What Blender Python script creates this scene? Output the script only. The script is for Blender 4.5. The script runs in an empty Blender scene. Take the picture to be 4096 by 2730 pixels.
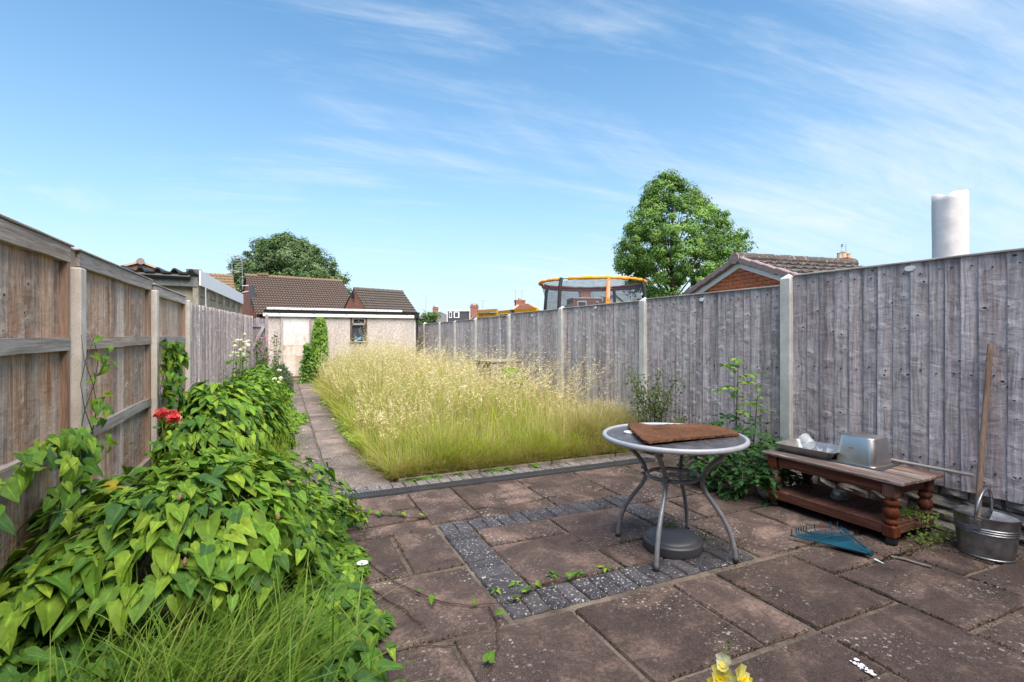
import bpy, math, random
import numpy as np
from mathutils import Vector, Matrix

SC = bpy.context.scene
COL = SC.collection
R = math.radians
rnd = random.Random(7)
rng = np.random.default_rng(11)

# ------------------------------------------------------------------ camera
cam_d = bpy.data.cameras.new('camera')
cam = bpy.data.objects.new('camera', cam_d)
COL.objects.link(cam)
cam.location = (0, 0, 1.28)
cam.rotation_euler = (R(90), 0, R(-24.3))
cam_d.sensor_width = 36.0
cam_d.lens = 17.87
cam_d.shift_y = -0.006
cam_d.clip_start = 0.05
cam_d.clip_end = 2000
SC.camera = cam

# ------------------------------------------------------------------ daylight
SUN_EL, SUN_AZ = 56.0, 181.0          # degrees; azimuth clockwise from +Y (down the garden)
world = bpy.data.worlds.new("World")
SC.world = world
world.use_nodes = True
sun_d = bpy.data.lights.new('sun', 'SUN')
sun_d.energy = 3.2
sun_d.angle = R(60)             # thin cirrus in front of the sun: soft-edged shade
sun_d.color = (1.0, 0.93, 0.82)
sun = bpy.data.objects.new('sun', sun_d)
COL.objects.link(sun)
_sd = Vector((math.sin(R(SUN_AZ)) * math.cos(R(SUN_EL)), math.cos(R(SUN_AZ)) * math.cos(R(SUN_EL)), math.sin(R(SUN_EL))))
sun.rotation_euler = _sd.to_track_quat('Z', 'Y').to_euler()
sun.location = _sd * 40
SC.view_settings.view_transform = 'Standard'
SC.view_settings.look = 'None'
SC.view_settings.gamma = 1.0
SC.view_settings.use_curve_mapping = False
SC.view_settings.exposure = 1.25
SC.cycles.max_bounces = 8
SC.cycles.transparent_max_bounces = 16
SKY_STRENGTH = 0.10


# ------------------------------------------------------------------ node helpers
class NT:
    def __init__(s, name, world=None):
        if world:
            s.mat = None
            s.t = world.node_tree
        else:
            s.mat = bpy.data.materials.new(name)
            s.mat.use_nodes = True
            s.t = s.mat.node_tree
        s.t.nodes.clear()

    def n(s, typ, ins=None, **props):
        nd = s.t.nodes.new(typ)
        for k, v in props.items():
            setattr(nd, k, v)
        for k, v in (ins or {}).items():
            sock = nd.inputs[k]
            if isinstance(v, bpy.types.NodeSocket):
                s.t.links.new(v, sock)
            else:
                if hasattr(sock.default_value, '__len__') and not hasattr(v, '__len__'):
                    v = (v,) * len(sock.default_value)
                if hasattr(sock.default_value, '__len__') and len(sock.default_value) == 4 and len(v) == 3:
                    v = (*v, 1)
                sock.default_value = v
        return nd

    def pos(s):
        return s.n('ShaderNodeNewGeometry').outputs['Position']

    def rand(s):
        return s.n('ShaderNodeObjectInfo').outputs['Random']

    def mul(s, v, sc, loc=(0, 0, 0)):
        return s.n('ShaderNodeMapping', {'Vector': v, 'Scale': sc, 'Location': loc}).outputs[0]

    def vadd(s, a, b):
        return s.n('ShaderNodeVectorMath', {0: a, 1: b}, operation='ADD').outputs[0]

    def m(s, op, a, b=0.0, c=0.0, clamp=False):
        return s.n('ShaderNodeMath', {0: a, 1: b, 2: c}, operation=op, use_clamp=clamp).outputs[0]

    def noise(s, v, scale, detail=3, rough=0.55, dist=0.0, color=False):
        nd = s.n('ShaderNodeTexNoise', {'Vector': v, 'Scale': scale, 'Detail': detail, 'Roughness': rough, 'Distortion': dist})
        return nd.outputs[1 if color else 0]

    def vor(s, v, scale, out=0, dims='3D', feature='F1', dist='EUCLIDEAN', rn=1.0):
        nd = s.n('ShaderNodeTexVoronoi', voronoi_dimensions=dims, feature=feature, distance=dist)
        s.t.links.new(v, nd.inputs['Vector'])
        nd.inputs['Scale'].default_value = scale
        nd.inputs['Randomness'].default_value = rn
        return nd.outputs[out]

    def ramp(s, f, stops, interp='LINEAR'):
        nd = s.n('ShaderNodeValToRGB', {0: f})
        cr = nd.color_ramp
        cr.interpolation = interp
        while len(cr.elements) < len(stops):
            cr.elements.new(0.5)
        for e, (p, c) in zip(cr.elements, stops):
            e.position = p
            e.color = (*c, 1) if hasattr(c, '__len__') else (c, c, c, 1)
        return nd.outputs[0]

    def mix(s, f, a, b, blend='MIX'):
        nd = s.n('ShaderNodeMix', data_type='RGBA', blend_type=blend)
        for i, v in ((0, f), (6, a), (7, b)):
            if isinstance(v, bpy.types.NodeSocket):
                s.t.links.new(v, nd.inputs[i])
            else:
                nd.inputs[i].default_value = v if i == 0 else ((*v, 1) if len(v) == 3 else v)
        return nd.outputs[2]

    def bump(s, h, strength=0.3, dist=0.01):
        return s.n('ShaderNodeBump', {'Height': h, 'Strength': strength, 'Distance': dist}).outputs[0]

    def out(s, color, rough=0.8, normal=None, metal=0.0, spec=0.3, **kw):
        ins = {'Base Color': color, 'Roughness': rough, 'Metallic': metal, 'Specular IOR Level': spec}
        if normal is not None:
            ins['Normal'] = normal
        ins.update(kw)
        b = s.n('ShaderNodeBsdfPrincipled', ins)
        s.n('ShaderNodeOutputMaterial', {'Surface': b.outputs[0]})
        return s.mat


# ------------------------------------------------------------------ sky
w = NT('', world)
tc = w.n('ShaderNodeTexCoord').outputs['Generated']
sky = w.n('ShaderNodeTexSky', sky_type='NISHITA', sun_disc=False, sun_elevation=R(SUN_EL), sun_rotation=R(SUN_AZ),
          altitude=0.0, air_density=1.0, dust_density=0.6, ozone_density=1.6).outputs[0]
hsv = w.n('ShaderNodeHueSaturation', {'Hue': 0.489, 'Saturation': 1.16, 'Value': 1.06, 'Color': sky}).outputs[0]
sep = w.n('ShaderNodeSeparateXYZ', {0: tc}).outputs
el = w.m('MAXIMUM', sep[2], 0.0)
den = w.m('ADD', el, 0.22)
px = w.m('DIVIDE', sep[0], den)
py = w.m('DIVIDE', sep[1], den)
pl = w.n('ShaderNodeCombineXYZ', {0: px, 1: py, 2: 0.0}).outputs[0]
rotp = w.n('ShaderNodeMapping', {'Vector': pl, 'Rotation': (0, 0, R(28)), 'Scale': (0.5, 1.6, 1), 'Location': (5.3, 1.4, 0)}).outputs[0]
c1 = w.noise(rotp, 1.0, 8, 0.66, 1.1)
c2 = w.noise(w.mul(pl, (0.5, 0.5, 1), (0.2, 1.7, 0)), 1.1, 2, 0.5)
c3 = w.noise(w.mul(rotp, (1.0, 3.2, 1.0)), 2.4, 6, 0.65, 0.6)
azr = w.m('MULTIPLY', sep[0], 0.55)                                    # thicker veil towards the east (right)
cov = w.m('ADD', w.m('MULTIPLY', c1, 0.75), w.m('MULTIPLY', c3, 0.35))
cov = w.m('ADD', cov, w.m('MULTIPLY', w.m('SUBTRACT', c2, 0.5), 0.75))
cov = w.m('ADD', cov, w.m('MULTIPLY', azr, 0.36))
mask = w.ramp(cov, [(0.56, 0.0), (0.98, 0.74)], 'EASE')
# a few small puffs low over the roofs
puffv = w.mul(tc, (1.0, 1.0, 2.6), (0.9, 0.3, 0.0))
pf = w.noise(puffv, 5.5, 6, 0.6)
pband = w.ramp(sep[2], [(0.03, 0.0), (0.13, 1.0), (0.2, 1.0), (0.3, 0.0)])
pmask = w.m('MULTIPLY', w.ramp(pf, [(0.58, 0.0), (0.68, 0.85)]), pband)
mask = w.m('MAXIMUM', mask, w.m('MULTIPLY', pmask, w.ramp(w.m('MULTIPLY', sep[0], -1.0), [(0.2, 0.0), (0.5, 1.0)])))
hz = w.ramp(el, [(0.0, 0.80), (0.10, 0.60), (0.24, 0.24), (0.5, 0.0)])
haze_c = (2.35, 2.90, 3.55)
base = w.mix(hz, hsv, haze_c)
cloud_c = (4.0, 4.35, 4.75)
skyc = w.mix(mask, base, cloud_c)
bg = w.n('ShaderNodeBackground', {'Color': skyc, 'Strength': SKY_STRENGTH})
w.n('ShaderNodeOutputWorld', {'Surface': bg.outputs[0]})


# ------------------------------------------------------------------ object helpers
def link(o, parent=None):
    COL.objects.link(o)
    if parent is not None:
        o.parent = parent
    return o


def thing(name, label, cat, loc=(0, 0, 0), rz=0.0, group=None):
    o = bpy.data.objects.new(name, None)
    o.empty_display_size = 0.1
    o.location = loc
    o.rotation_euler = (0, 0, rz)
    o['label'] = label
    o['category'] = cat
    if group:
        o['group'] = group
    return link(o)


def tag(o, label, cat, group=None):
    o['label'] = label
    o['category'] = cat
    if group:
        o['group'] = group
    return o


def kind(o, k):
    o['kind'] = k
    return o


class MB:
    """Collects shapes into one mesh."""
    def __init__(s):
        s.v, s.f = [], []

    def add(s, vs, fs):
        b = len(s.v)
        s.v += [tuple(x) for x in vs]
        s.f += [tuple(i + b for i in f) for f in fs]
        return s

    def box(s, c, d, rz=0.0, rot=None, bev=0.0):
        hx, hy, hz_ = d[0] / 2, d[1] / 2, d[2] / 2
        m = rot if rot is not None else Matrix.Rotation(rz, 3, 'Z')
        c = Vector(c)
        if bev <= 0:
            vs = [(x, y, z) for z in (-hz_, hz_) for y in (-hy, hy) for x in (-hx, hx)]
            fs = [(0, 2, 3, 1), (4, 5, 7, 6), (0, 1, 5, 4), (2, 6, 7, 3), (0, 4, 6, 2), (1, 3, 7, 5)]
            return s.add([c + m @ Vector(p) for p in vs], fs)
        b = min(bev, hx * .9, hy * .9, hz_ * .9)
        rings = []
        for z, ins in ((-hz_, b), (-hz_ + b, 0), (hz_ - b, 0), (hz_, b)):
            x1, y1 = hx - ins, hy - ins
            ch = b * 0.7 if ins == 0 else 0.0
            if ins == 0:
                rings.append([(-x1 + ch, -y1, z), (x1 - ch, -y1, z), (x1, -y1 + ch, z), (x1, y1 - ch, z), (x1 - ch, y1, z), (-x1 + ch, y1, z), (-x1, y1 - ch, z), (-x1, -y1 + ch, z)])
            else:
                q = b * 0.3
                rings.append([(-x1 + q, -y1, z), (x1 - q, -y1, z), (x1, -y1 + q, z), (x1, y1 - q, z), (x1 - q, y1, z), (-x1 + q, y1, z), (-x1, y1 - q, z), (-x1, -y1 + q, z)])
        vs = [c + m @ Vector(p) for r in rings for p in r]
        fs = []
        for k in range(3):
            for i in range(8):
                j = (i + 1) % 8
                fs.append((k * 8 + i, k * 8 + j, k * 8 + 8 + j, k * 8 + 8 + i))
        fs.append(tuple(range(7, -1, -1)))
        fs.append(tuple(range(24, 32)))
        return s.add(vs, fs)

    def tube(s, pts, rad, seg=8, cap=True):
        pts = [Vector(p) for p in pts]
        n = len(pts)
        rs = rad if hasattr(rad, '__len__') else [rad] * n
        prev = None
        vs = []
        for i, p in enumerate(pts):
            t = (pts[min(i + 1, n - 1)] - pts[max(i - 1, 0)])
            t = t.normalized() if t.length > 1e-9 else Vector((0, 0, 1))
            if prev is None:
                a = Vector((0, 0, 1)) if abs(t.z) < 0.9 else Vector((1, 0, 0))
                u = t.cross(a).normalized()
            else:
                u = (prev - t * prev.dot(t))
                u = u.normalized() if u.length > 1e-6 else t.orthogonal().normalized()
            prev = u
            v_ = t.cross(u)
            for k in range(seg):
                an = 2 * math.pi * k / seg
                vs.append(p + (u * math.cos(an) + v_ * math.sin(an)) * rs[i])
        fs = []
        for i in range(n - 1):
            for k in range(seg):
                j = (k + 1) % seg
                fs.append((i * seg + k, i * seg + j, (i + 1) * seg + j, (i + 1) * seg + k))
        if cap:
            fs.append(tuple(range(seg - 1, -1, -1)))
            fs.append(tuple(range((n - 1) * seg, n * seg)))
        return s.add(vs, fs)

    def lathe(s, prof, c=(0, 0, 0), seg=20, sx=1.0, sy=1.0, rz=0.0, capb=True, capt=True):
        c = Vector(c)
        m = Matrix.Rotation(rz, 3, 'Z')
        vs = []
        for r, z in prof:
            for k in range(seg):
                a = 2 * math.pi * k / seg
                vs.append(c + m @ Vector((r * math.cos(a) * sx, r * math.sin(a) * sy, z)))
        fs = []
        for i in range(len(prof) - 1):
            for k in range(seg):
                j = (k + 1) % seg
                fs.append((i * seg + k, i * seg + j, (i + 1) * seg + j, (i + 1) * seg + k))
        if capb:
            fs.append(tuple(range(seg - 1, -1, -1)))
        if capt:
            fs.append(tuple(range((len(prof) - 1) * seg, len(prof) * seg)))
        return s.add(vs, fs)

    def prism(s, poly, vec):
        n = len(poly)
        v = Vector(vec)
        vs = [Vector(p) for p in poly] + [Vector(p) + v for p in poly]
        fs = [tuple(range(n - 1, -1, -1)), tuple(range(n, 2 * n))]
        for i in range(n):
            j = (i + 1) % n
            fs.append((i, j, n + j, n + i))
        return s.add(vs, fs)

    def quad(s, a, b, c, d):
        return s.add([a, b, c, d], [(0, 1, 2, 3)])

    def mesh(s, name, mat, smooth=False):
        me = bpy.data.meshes.new(name)
        me.from_pydata([tuple(v) for v in s.v], [], s.f)
        if mat is not None:
            me.materials.append(mat)
        if smooth:
            me.polygons.foreach_set('use_smooth', [True] * len(me.polygons))
        me.update()
        return me

    def obj(s, name, mat, parent=None, smooth=False, loc=None):
        o = bpy.data.objects.new(name, s.mesh(name, mat, smooth))
        if loc is not None:
            o.location = loc
        return link(o, parent)


def autosmooth(o, ang=35):
    me = o.data
    me.polygons.foreach_set('use_smooth', [True] * len(me.polygons))
    me.set_sharp_from_angle(angle=R(ang))
    return o


def npmesh(name, V, F, mat, col=None, smooth=False):
    """V (n,3); F list of (m,k) arrays of equal-sided faces; col (n,3) colour per vertex."""
    me = bpy.data.meshes.new(name)
    V = np.asarray(V, dtype=np.float32)
    me.vertices.add(len(V))
    me.vertices.foreach_set('co', V.ravel())
    if not isinstance(F, list):
        F = [F]
    F = [f for f in F if len(f)]
    nl = sum(f.size for f in F)
    npoly = sum(len(f) for f in F)
    me.loops.add(nl)
    me.loops.foreach_set('vertex_index', np.concatenate([f.ravel() for f in F]).astype(np.int32))
    me.polygons.add(npoly)
    sizes = np.concatenate([np.full(len(f), f.shape[1]) for f in F])
    st = np.zeros(npoly, dtype=np.int32)
    st[1:] = np.cumsum(sizes)[:-1]
    me.polygons.foreach_set('loop_start', st)
    if smooth:
        me.polygons.foreach_set('use_smooth', np.ones(npoly, dtype=bool))
    if mat is not None:
        me.materials.append(mat)
    if col is not None:
        a = me.attributes.new('col', 'FLOAT_COLOR', 'POINT')
        c4 = np.ones((len(V), 4), dtype=np.float32)
        c4[:, :3] = col
        a.data.foreach_set('color', c4.ravel())
    me.update(calc_edges=True)
    me.validate()
    return me


def npobj(name, V, F, mat, col=None, parent=None, smooth=False):
    return link(bpy.data.objects.new(name, npmesh(name, V, F, mat, col, smooth)), parent)


# ------------------------------------------------------------------ materials
def plain(name, c, rough=0.6, metal=0.0, var=0.0, bumpy=0.0, scale=30.0, spec=0.4):
    t = NT(name)
    p = t.pos()
    colr = c
    nrm = None
    if var:
        f = t.noise(p, scale, 4, 0.6)
        colr = t.mix(t.ramp(f, [(0.3, 0.0), (0.7, 1.0)]), tuple(x * (1 - var) for x in c), tuple(min(1, x * (1 + var)) for x in c))
    if bumpy:
        nrm = t.bump(t.noise(p, scale * 2, 5, 0.6), bumpy, 0.01)
    return t.out(colr, rough, nrm, metal, spec)


def wood(name, axis, dark, mid, light, knots=0.0, grain=1.0, tintvar=0.35, rough=0.85, moss=0.0, horiz='Y'):
    """Weathered sawn timber; axis is the direction the grain runs in."""
    t = NT(name)
    p = t.pos()
    rv = t.rand()
    off = t.n('ShaderNodeCombineXYZ', {0: t.m('MULTIPLY', rv, 37.0), 1: t.m('MULTIPLY', rv, 61.0), 2: t.m('MULTIPLY', rv, 53.0)}).outputs[0]
    q = t.vadd(p, off)
    fine = [70, 70, 70]
    broad = [14, 14, 14]
    ax = 'XYZ'.index(axis)
    fine[ax] = 2.2
    broad[ax] = 0.9
    wob = t.n('ShaderNodeVectorMath', {0: t.noise(q, 5.0, 2, 0.5, color=True), 1: (0.03, 0.03, 0.03)}, operation='MULTIPLY').outputs[0]
    q2 = t.vadd(q, wob)
    f = t.noise(t.mul(q2, tuple(fine)), 1.0, 4, 0.65)
    b = t.noise(t.mul(q2, tuple(broad)), 1.0, 4, 0.6)
    s_ = t.m('ADD', t.m('MULTIPLY', f, 0.55), t.m('MULTIPLY', b, 0.45))
    c = t.ramp(s_, [(0.34, dark), (0.5, mid), (0.64, light)])
    hsv_ = t.n('ShaderNodeHueSaturation', {'Color': c, 'Value': t.m('ADD', t.m('MULTIPLY', rv, tintvar * 2), 1.0 - tintvar),
                                           'Saturation': t.m('ADD', t.m('MULTIPLY', t.m('FRACT', t.m('MULTIPLY', rv, 17.3)), 0.6), 0.7)}).outputs[0]
    h = t.m('ADD', t.m('MULTIPLY', f, 0.7), t.m('MULTIPLY', b, 0.9))
    if knots:
        sp = t.n('ShaderNodeSeparateXYZ', {0: q}).outputs
        kv = t.n('ShaderNodeCombineXYZ', {0: sp['XYZ'.index(horiz)], 1: t.m('MULTIPLY', sp[2], 1.25), 2: 0.0}).outputs[0]
        kd = t.n('ShaderNodeTexVoronoi', voronoi_dimensions='2D')
        t.t.links.new(kv, kd.inputs['Vector'])
        kd.inputs['Scale'].default_value = 6.0
        cr = t.n('ShaderNodeSeparateColor', {0: kd.outputs['Color']}).outputs[0]
        keep = t.m('LESS_THAN', cr, knots)
        kd_n = t.m('ADD', kd.outputs['Distance'], t.m('MULTIPLY', t.m('SUBTRACT', t.noise(q, 60, 2), 0.5), 0.09))
        kd_n = t.m('ADD', kd_n, t.m('MULTIPLY', t.m('FRACT', t.m('MULTIPLY', cr, 13.7)), 0.045))
        core = t.m('MULTIPLY', t.ramp(kd_n, [(0.035, 1.0), (0.075, 0.0)]), keep)
        halo = t.m('MULTIPLY', t.ramp(kd_n, [(0.05, 1.0), (0.3, 0.0)]), keep)
        hsv_ = t.mix(t.m('MULTIPLY', halo, 0.45), hsv_, light)
        hsv_ = t.mix(t.m('MULTIPLY', core, 0.9), hsv_, tuple(x * 0.22 for x in dark))
        h = t.m('ADD', h, t.m('MULTIPLY', t.m('SUBTRACT', halo, t.m('MULTIPLY', core, 1.5)), 1.0))
        rip = t.noise(t.mul(q, (9, 9, 17) if axis == 'Z' else (8, 8, 8)), 1.0, 3, 0.55, 0.6)
        h = t.m('ADD', h, t.m('MULTIPLY', rip, 1.6))
        pal = t.noise(t.mul(q, (7, 7, 5)), 1.0, 3, 0.6, 0.8)
        hsv_ = t.mix(t.m('MULTIPLY', t.ramp(pal, [(0.50, 0.0), (0.68, 1.0)]), 0.45), hsv_, light)
        hsv_ = t.mix(t.m('MULTIPLY', t.ramp(rip, [(0.28, 1.0), (0.42, 0.0)]), 0.35), hsv_, dark)
    if moss:
        mm = t.ramp(t.noise(p, 3.0, 4, 0.6), [(0.52, 0.0), (0.7, moss)])
        hsv_ = t.mix(mm, hsv_, (0.10, 0.12, 0.05))
    return t.out(hsv_, rough, t.bump(h, 0.55 * grain, 0.008), spec=0.15)


M = {}
M['fence_grey'] = wood('weathered_grey_board', 'Z', (0.205, 0.168, 0.168), (0.405, 0.348, 0.348), (0.66, 0.585, 0.585), knots=0.6, grain=1.6, tintvar=0.2)
M['fence_grey_rail'] = wood('weathered_grey_rail', 'Y', (0.18, 0.155, 0.15), (0.37, 0.335, 0.325), (0.57, 0.525, 0.515), knots=0.0, grain=0.9, tintvar=0.1, moss=0.35)
M['fence_brown'] = wood('brown_board', 'Z', (0.25, 0.14, 0.095), (0.47, 0.32, 0.24), (0.68, 0.55, 0.46), knots=0.35, grain=1.3, tintvar=0.26)
M['batten_brown'] = wood('brown_batten', 'Z', (0.2, 0.11, 0.07), (0.36, 0.23, 0.16), (0.46, 0.34, 0.26), grain=0.8, tintvar=0.15)
M['end_grey'] = wood('weathered_grey_end_board', 'Z', (0.13, 0.11, 0.12), (0.25, 0.22, 0.24), (0.40, 0.37, 0.39), knots=0.3, horiz='X', tintvar=0.2)
M['rail_left'] = wood('weathered_left_rail', 'Y', (0.21, 0.16, 0.135), (0.40, 0.325, 0.28), (0.60, 0.515, 0.46), knots=0.0, grain=0.9, tintvar=0.12)
M['orange_timber'] = wood('orange_stained_timber', 'Z', (0.40, 0.17, 0.02), (0.55, 0.26, 0.035), (0.68, 0.36, 0.07), grain=0.4, tintvar=0.1)
M['pallet'] = wood('old_pallet_timber', 'X', (0.16, 0.13, 0.09), (0.34, 0.28, 0.2), (0.5, 0.42, 0.32), tintvar=0.15)
M['bench_red'] = wood('worn_red_stained_timber', 'Y', (0.07, 0.022, 0.014), (0.15, 0.05, 0.03), (0.24, 0.10, 0.065), grain=0.5, tintvar=0.12, rough=0.55)
M['bench_leg'] = wood('worn_red_turned_timber', 'Z', (0.06, 0.022, 0.016), (0.125, 0.047, 0.032), (0.20, 0.095, 0.07), grain=0.4, tintvar=0.1, rough=0.5)
M['bench_top'] = wood('peeling_bench_top', 'Y', (0.07, 0.035, 0.028), (0.17, 0.105, 0.085), (0.50, 0.42, 0.38), grain=0.9, tintvar=0.1)
M['handle_wood'] = wood('brown_pole_timber', 'Z', (0.13, 0.075, 0.052), (0.25, 0.16, 0.115), (0.35, 0.25, 0.19), grain=0.3, tintvar=0.05, rough=0.6)
M['broom_wood'] = wood('pale_pole_timber', 'Y', (0.20, 0.15, 0.12), (0.38, 0.32, 0.28), (0.55, 0.49, 0.45), grain=0.3, tintvar=0.05, rough=0.6)
M['stick'] = wood('dead_stick_bark', 'Y', (0.12, 0.09, 0.08), (0.25, 0.2, 0.18), (0.36, 0.31, 0.28), tintvar=0.1)


def concrete(name, a, b, pit=0.5):
    t = NT(name)
    p = t.pos()
    f = t.noise(p, 6, 5, 0.65)
    f2 = t.noise(p, 180, 2, 0.6)
    c = t.mix(t.ramp(f, [(0.35, 0.0), (0.65, 1.0)]), a, b)
    c = t.mix(t.m('MULTIPLY', t.ramp(f2, [(0.5, 0.0), (0.68, 1.0)]), 0.35), c, tuple(x * 0.45 for x in a))
    pits = t.m('MULTIPLY', t.ramp(t.vor(p, 55), [(0.1, 1.0), (0.2, 0.0)]), t.m('LESS_THAN', t.noise(p, 23, 1), 0.52))
    c = t.mix(t.m('MULTIPLY', pits, pit), c, tuple(x * 0.25 for x in a))
    h = t.m('SUBTRACT', t.m('ADD', f, t.m('MULTIPLY', f2, 0.4)), pits)
    return t.out(c, 0.9, t.bump(h, 0.5, 0.006), spec=0.15)


M['post'] = concrete('concrete_post', (0.50, 0.475, 0.44), (0.68, 0.655, 0.615))
M['post_warm'] = concrete('cream_concrete_post', (0.60, 0.52, 0.45), (0.76, 0.69, 0.62), 0.3)
M['kerb'] = concrete('pale_concrete_edging', (0.24, 0.20, 0.16), (0.36, 0.315, 0.26))
M['panel_conc'] = concrete('buff_concrete_panel', (0.22, 0.19, 0.14), (0.36, 0.32, 0.25), 0.3)
M['stone'] = concrete('pale_stone', (0.20, 0.17, 0.145), (0.40, 0.36, 0.32), 0.5)


def slab_mat(name, dark, mid, pink, lichen, lamount, ldens=34.0):
    t = NT(name)
    p = t.pos()
    rv = t.rand()
    q = t.vadd(p, t.n('ShaderNodeCombineXYZ', {0: t.m('MULTIPLY', rv, 19.0), 1: t.m('MULTIPLY', rv, 43.0), 2: 0.0}).outputs[0])
    f = t.noise(q, 3.4, 4, 0.62, 0.7)
    g_ = t.noise(q, 45, 4, 0.75)
    gr = t.noise(p, 260, 2, 0.7)
    c = t.ramp(t.m('ADD', t.m('MULTIPLY', f, 0.62), t.m('MULTIPLY', g_, 0.38)), [(0.36, dark), (0.52, mid), (0.66, tuple(0.45 * a + 0.55 * b for a, b in zip(mid, pink)))])
    worn = t.m('MULTIPLY', t.ramp(t.noise(t.mul(q, (1.0, 1.35, 1)), 2.3, 3, 0.5, 0.4), [(0.56, 0.0), (0.66, 1.0)]), t.ramp(g_, [(0.34, 0.1), (0.56, 0.95)]))
    c = t.mix(t.m('MULTIPLY', worn, t.m('ADD', t.m('MULTIPLY', t.m('FRACT', t.m('MULTIPLY', rv, 7.7)), 0.85), 0.15)), c, pink)
    c = t.mix(t.m('MULTIPLY', t.ramp(gr, [(0.5, 0.0), (0.75, 1.0)]), 0.5), c, pink)
    c = t.mix(t.m('MULTIPLY', t.ramp(gr, [(0.25, 1.0), (0.46, 0.0)]), 0.45), c, tuple(x * 0.35 for x in dark))
    c = t.n('ShaderNodeHueSaturation', {'Color': c, 'Value': t.m('ADD', t.m('MULTIPLY', t.m('FRACT', t.m('MULTIPLY', rv, 3.3)), 0.4), 0.82)}).outputs[0]
    lv = t.n('ShaderNodeVectorMath', {0: t.noise(p, 70, 2, 0.6, color=True), 1: (0.02, 0.02, 0.02)}, operation='MULTIPLY').outputs[0]
    lp = t.vadd(p, lv)
    l1 = t.ramp(t.vor(lp, ldens), [(0.16, 1.0), (0.26, 0.0)])
    l2 = t.ramp(t.vor(lp, ldens * 2.3), [(0.14, 1.0), (0.22, 0.0)])
    lm = t.ramp(t.noise(p, 2.1, 4, 0.7), [(0.60 - lamount * 0.3, 0.0), (0.78 - lamount * 0.25, 1.0)])
    l = t.m('MULTIPLY', t.m('MAXIMUM', l1, l2), lm)
    c = t.mix(t.m('MULTIPLY', l, 0.85), c, lichen)
    h = t.m('ADD', t.m('ADD', t.m('MULTIPLY', f, 1.6), t.m('MULTIPLY', g_, 0.8)), t.m('MULTIPLY', gr, 0.35))
    return t.out(c, t.ramp(f, [(0.3, 0.72), (0.7, 0.92)]), t.bump(h, 0.55, 0.006), spec=0.25)


M['slab'] = slab_mat('riven_brown_slab', (0.030, 0.021, 0.019), (0.074, 0.052, 0.045), (0.33, 0.22, 0.175), (0.52, 0.47, 0.43), 0.42, 32)
M['slab_path'] = slab_mat('riven_path_slab', (0.07, 0.055, 0.051), (0.150, 0.118, 0.108), (0.33, 0.25, 0.21), (0.60, 0.56, 0.52), 0.75, 38)
M['paver'] = slab_mat('charcoal_paver', (0.028, 0.027, 0.033), (0.062, 0.058, 0.066), (0.12, 0.105, 0.105), (0.58, 0.56, 0.55), 0.75, 42)
M['sett'] = slab_mat('grey_lichened_sett', (0.07, 0.065, 0.07), (0.14, 0.125, 0.125), (0.24, 0.21, 0.2), (0.60, 0.56, 0.52), 1.0, 45)
M['mortar'] = slab_mat('sandy_joint', (0.06, 0.046, 0.035), (0.145, 0.113, 0.09), (0.30, 0.24, 0.19), (0.34, 0.29, 0.24), 0.3)
M['shelf_tile'] = slab_mat('red_shelf_board', (0.06, 0.022, 0.016), (0.125, 0.048, 0.034), (0.22, 0.13, 0.10), (0.3, 0.2, 0.17), 0.1)


def soil(name, a, b):
    t = NT(name)
    p = t.pos()
    f = t.noise(p, 9, 6, 0.7)
    return t.out(t.ramp(f, [(0.35, a), (0.65, b)]), 0.95, t.bump(f, 0.8, 0.03), spec=0.1)


M['soil'] = soil('dark_soil', (0.02, 0.016, 0.01), (0.06, 0.045, 0.03))
M['thatch'] = soil('dry_thatch', (0.09, 0.075, 0.03), (0.22, 0.17, 0.075))
M['ground'] = soil('far_ground', (0.05, 0.07, 0.025), (0.10, 0.11, 0.05))


def foliage_mat(name, trans=0.35, rough=0.5, spec=0.3):
    t = NT(name)
    a = t.n('ShaderNodeAttribute', attribute_name='col').outputs['Color']
    p = t.pos()
    f = t.noise(p, 35, 3, 0.6)
    c = t.mix(1.0, a, t.ramp(f, [(0.3, 0.78), (0.7, 1.18)]), 'MULTIPLY')
    nb_ = t.bump(t.noise(p, 90, 3, 0.6), 0.35, 0.006)
    b = t.n('ShaderNodeBsdfPrincipled', {'Base Color': c, 'Roughness': rough, 'Specular IOR Level': spec, 'Normal': nb_})
    tc_ = t.mix(1.0, c, (1.0, 1.05, 0.5), 'MULTIPLY')
    tr = t.n('ShaderNodeBsdfTranslucent', {'Color': tc_})
    ms = t.n('ShaderNodeMixShader', {0: trans, 1: b.outputs[0], 2: tr.outputs[0]})
    t.n('ShaderNodeOutputMaterial', {'Surface': ms.outputs[0]})
    return t.mat


M['leaf'] = foliage_mat('leaf', 0.28, 0.6, 0.2)
M['grass'] = foliage_mat('grass_blade', 0.42, 0.6, 0.15)
M['treeleaf'] = foliage_mat('tree_leaf', 0.25, 0.55, 0.25)
M['petal'] = foliage_mat('petal', 0.3, 0.6, 0.2)
M['stem'] = plain('plant_stem', (0.10, 0.13, 0.035), 0.7, var=0.4)
M['stem_brown'] = plain('dry_vine_stem', (0.085, 0.048, 0.035), 0.75, var=0.4)
M['bark'] = plain('tree_bark', (0.09, 0.07, 0.05), 0.9, var=0.4, bumpy=0.5, scale=12)


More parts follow.
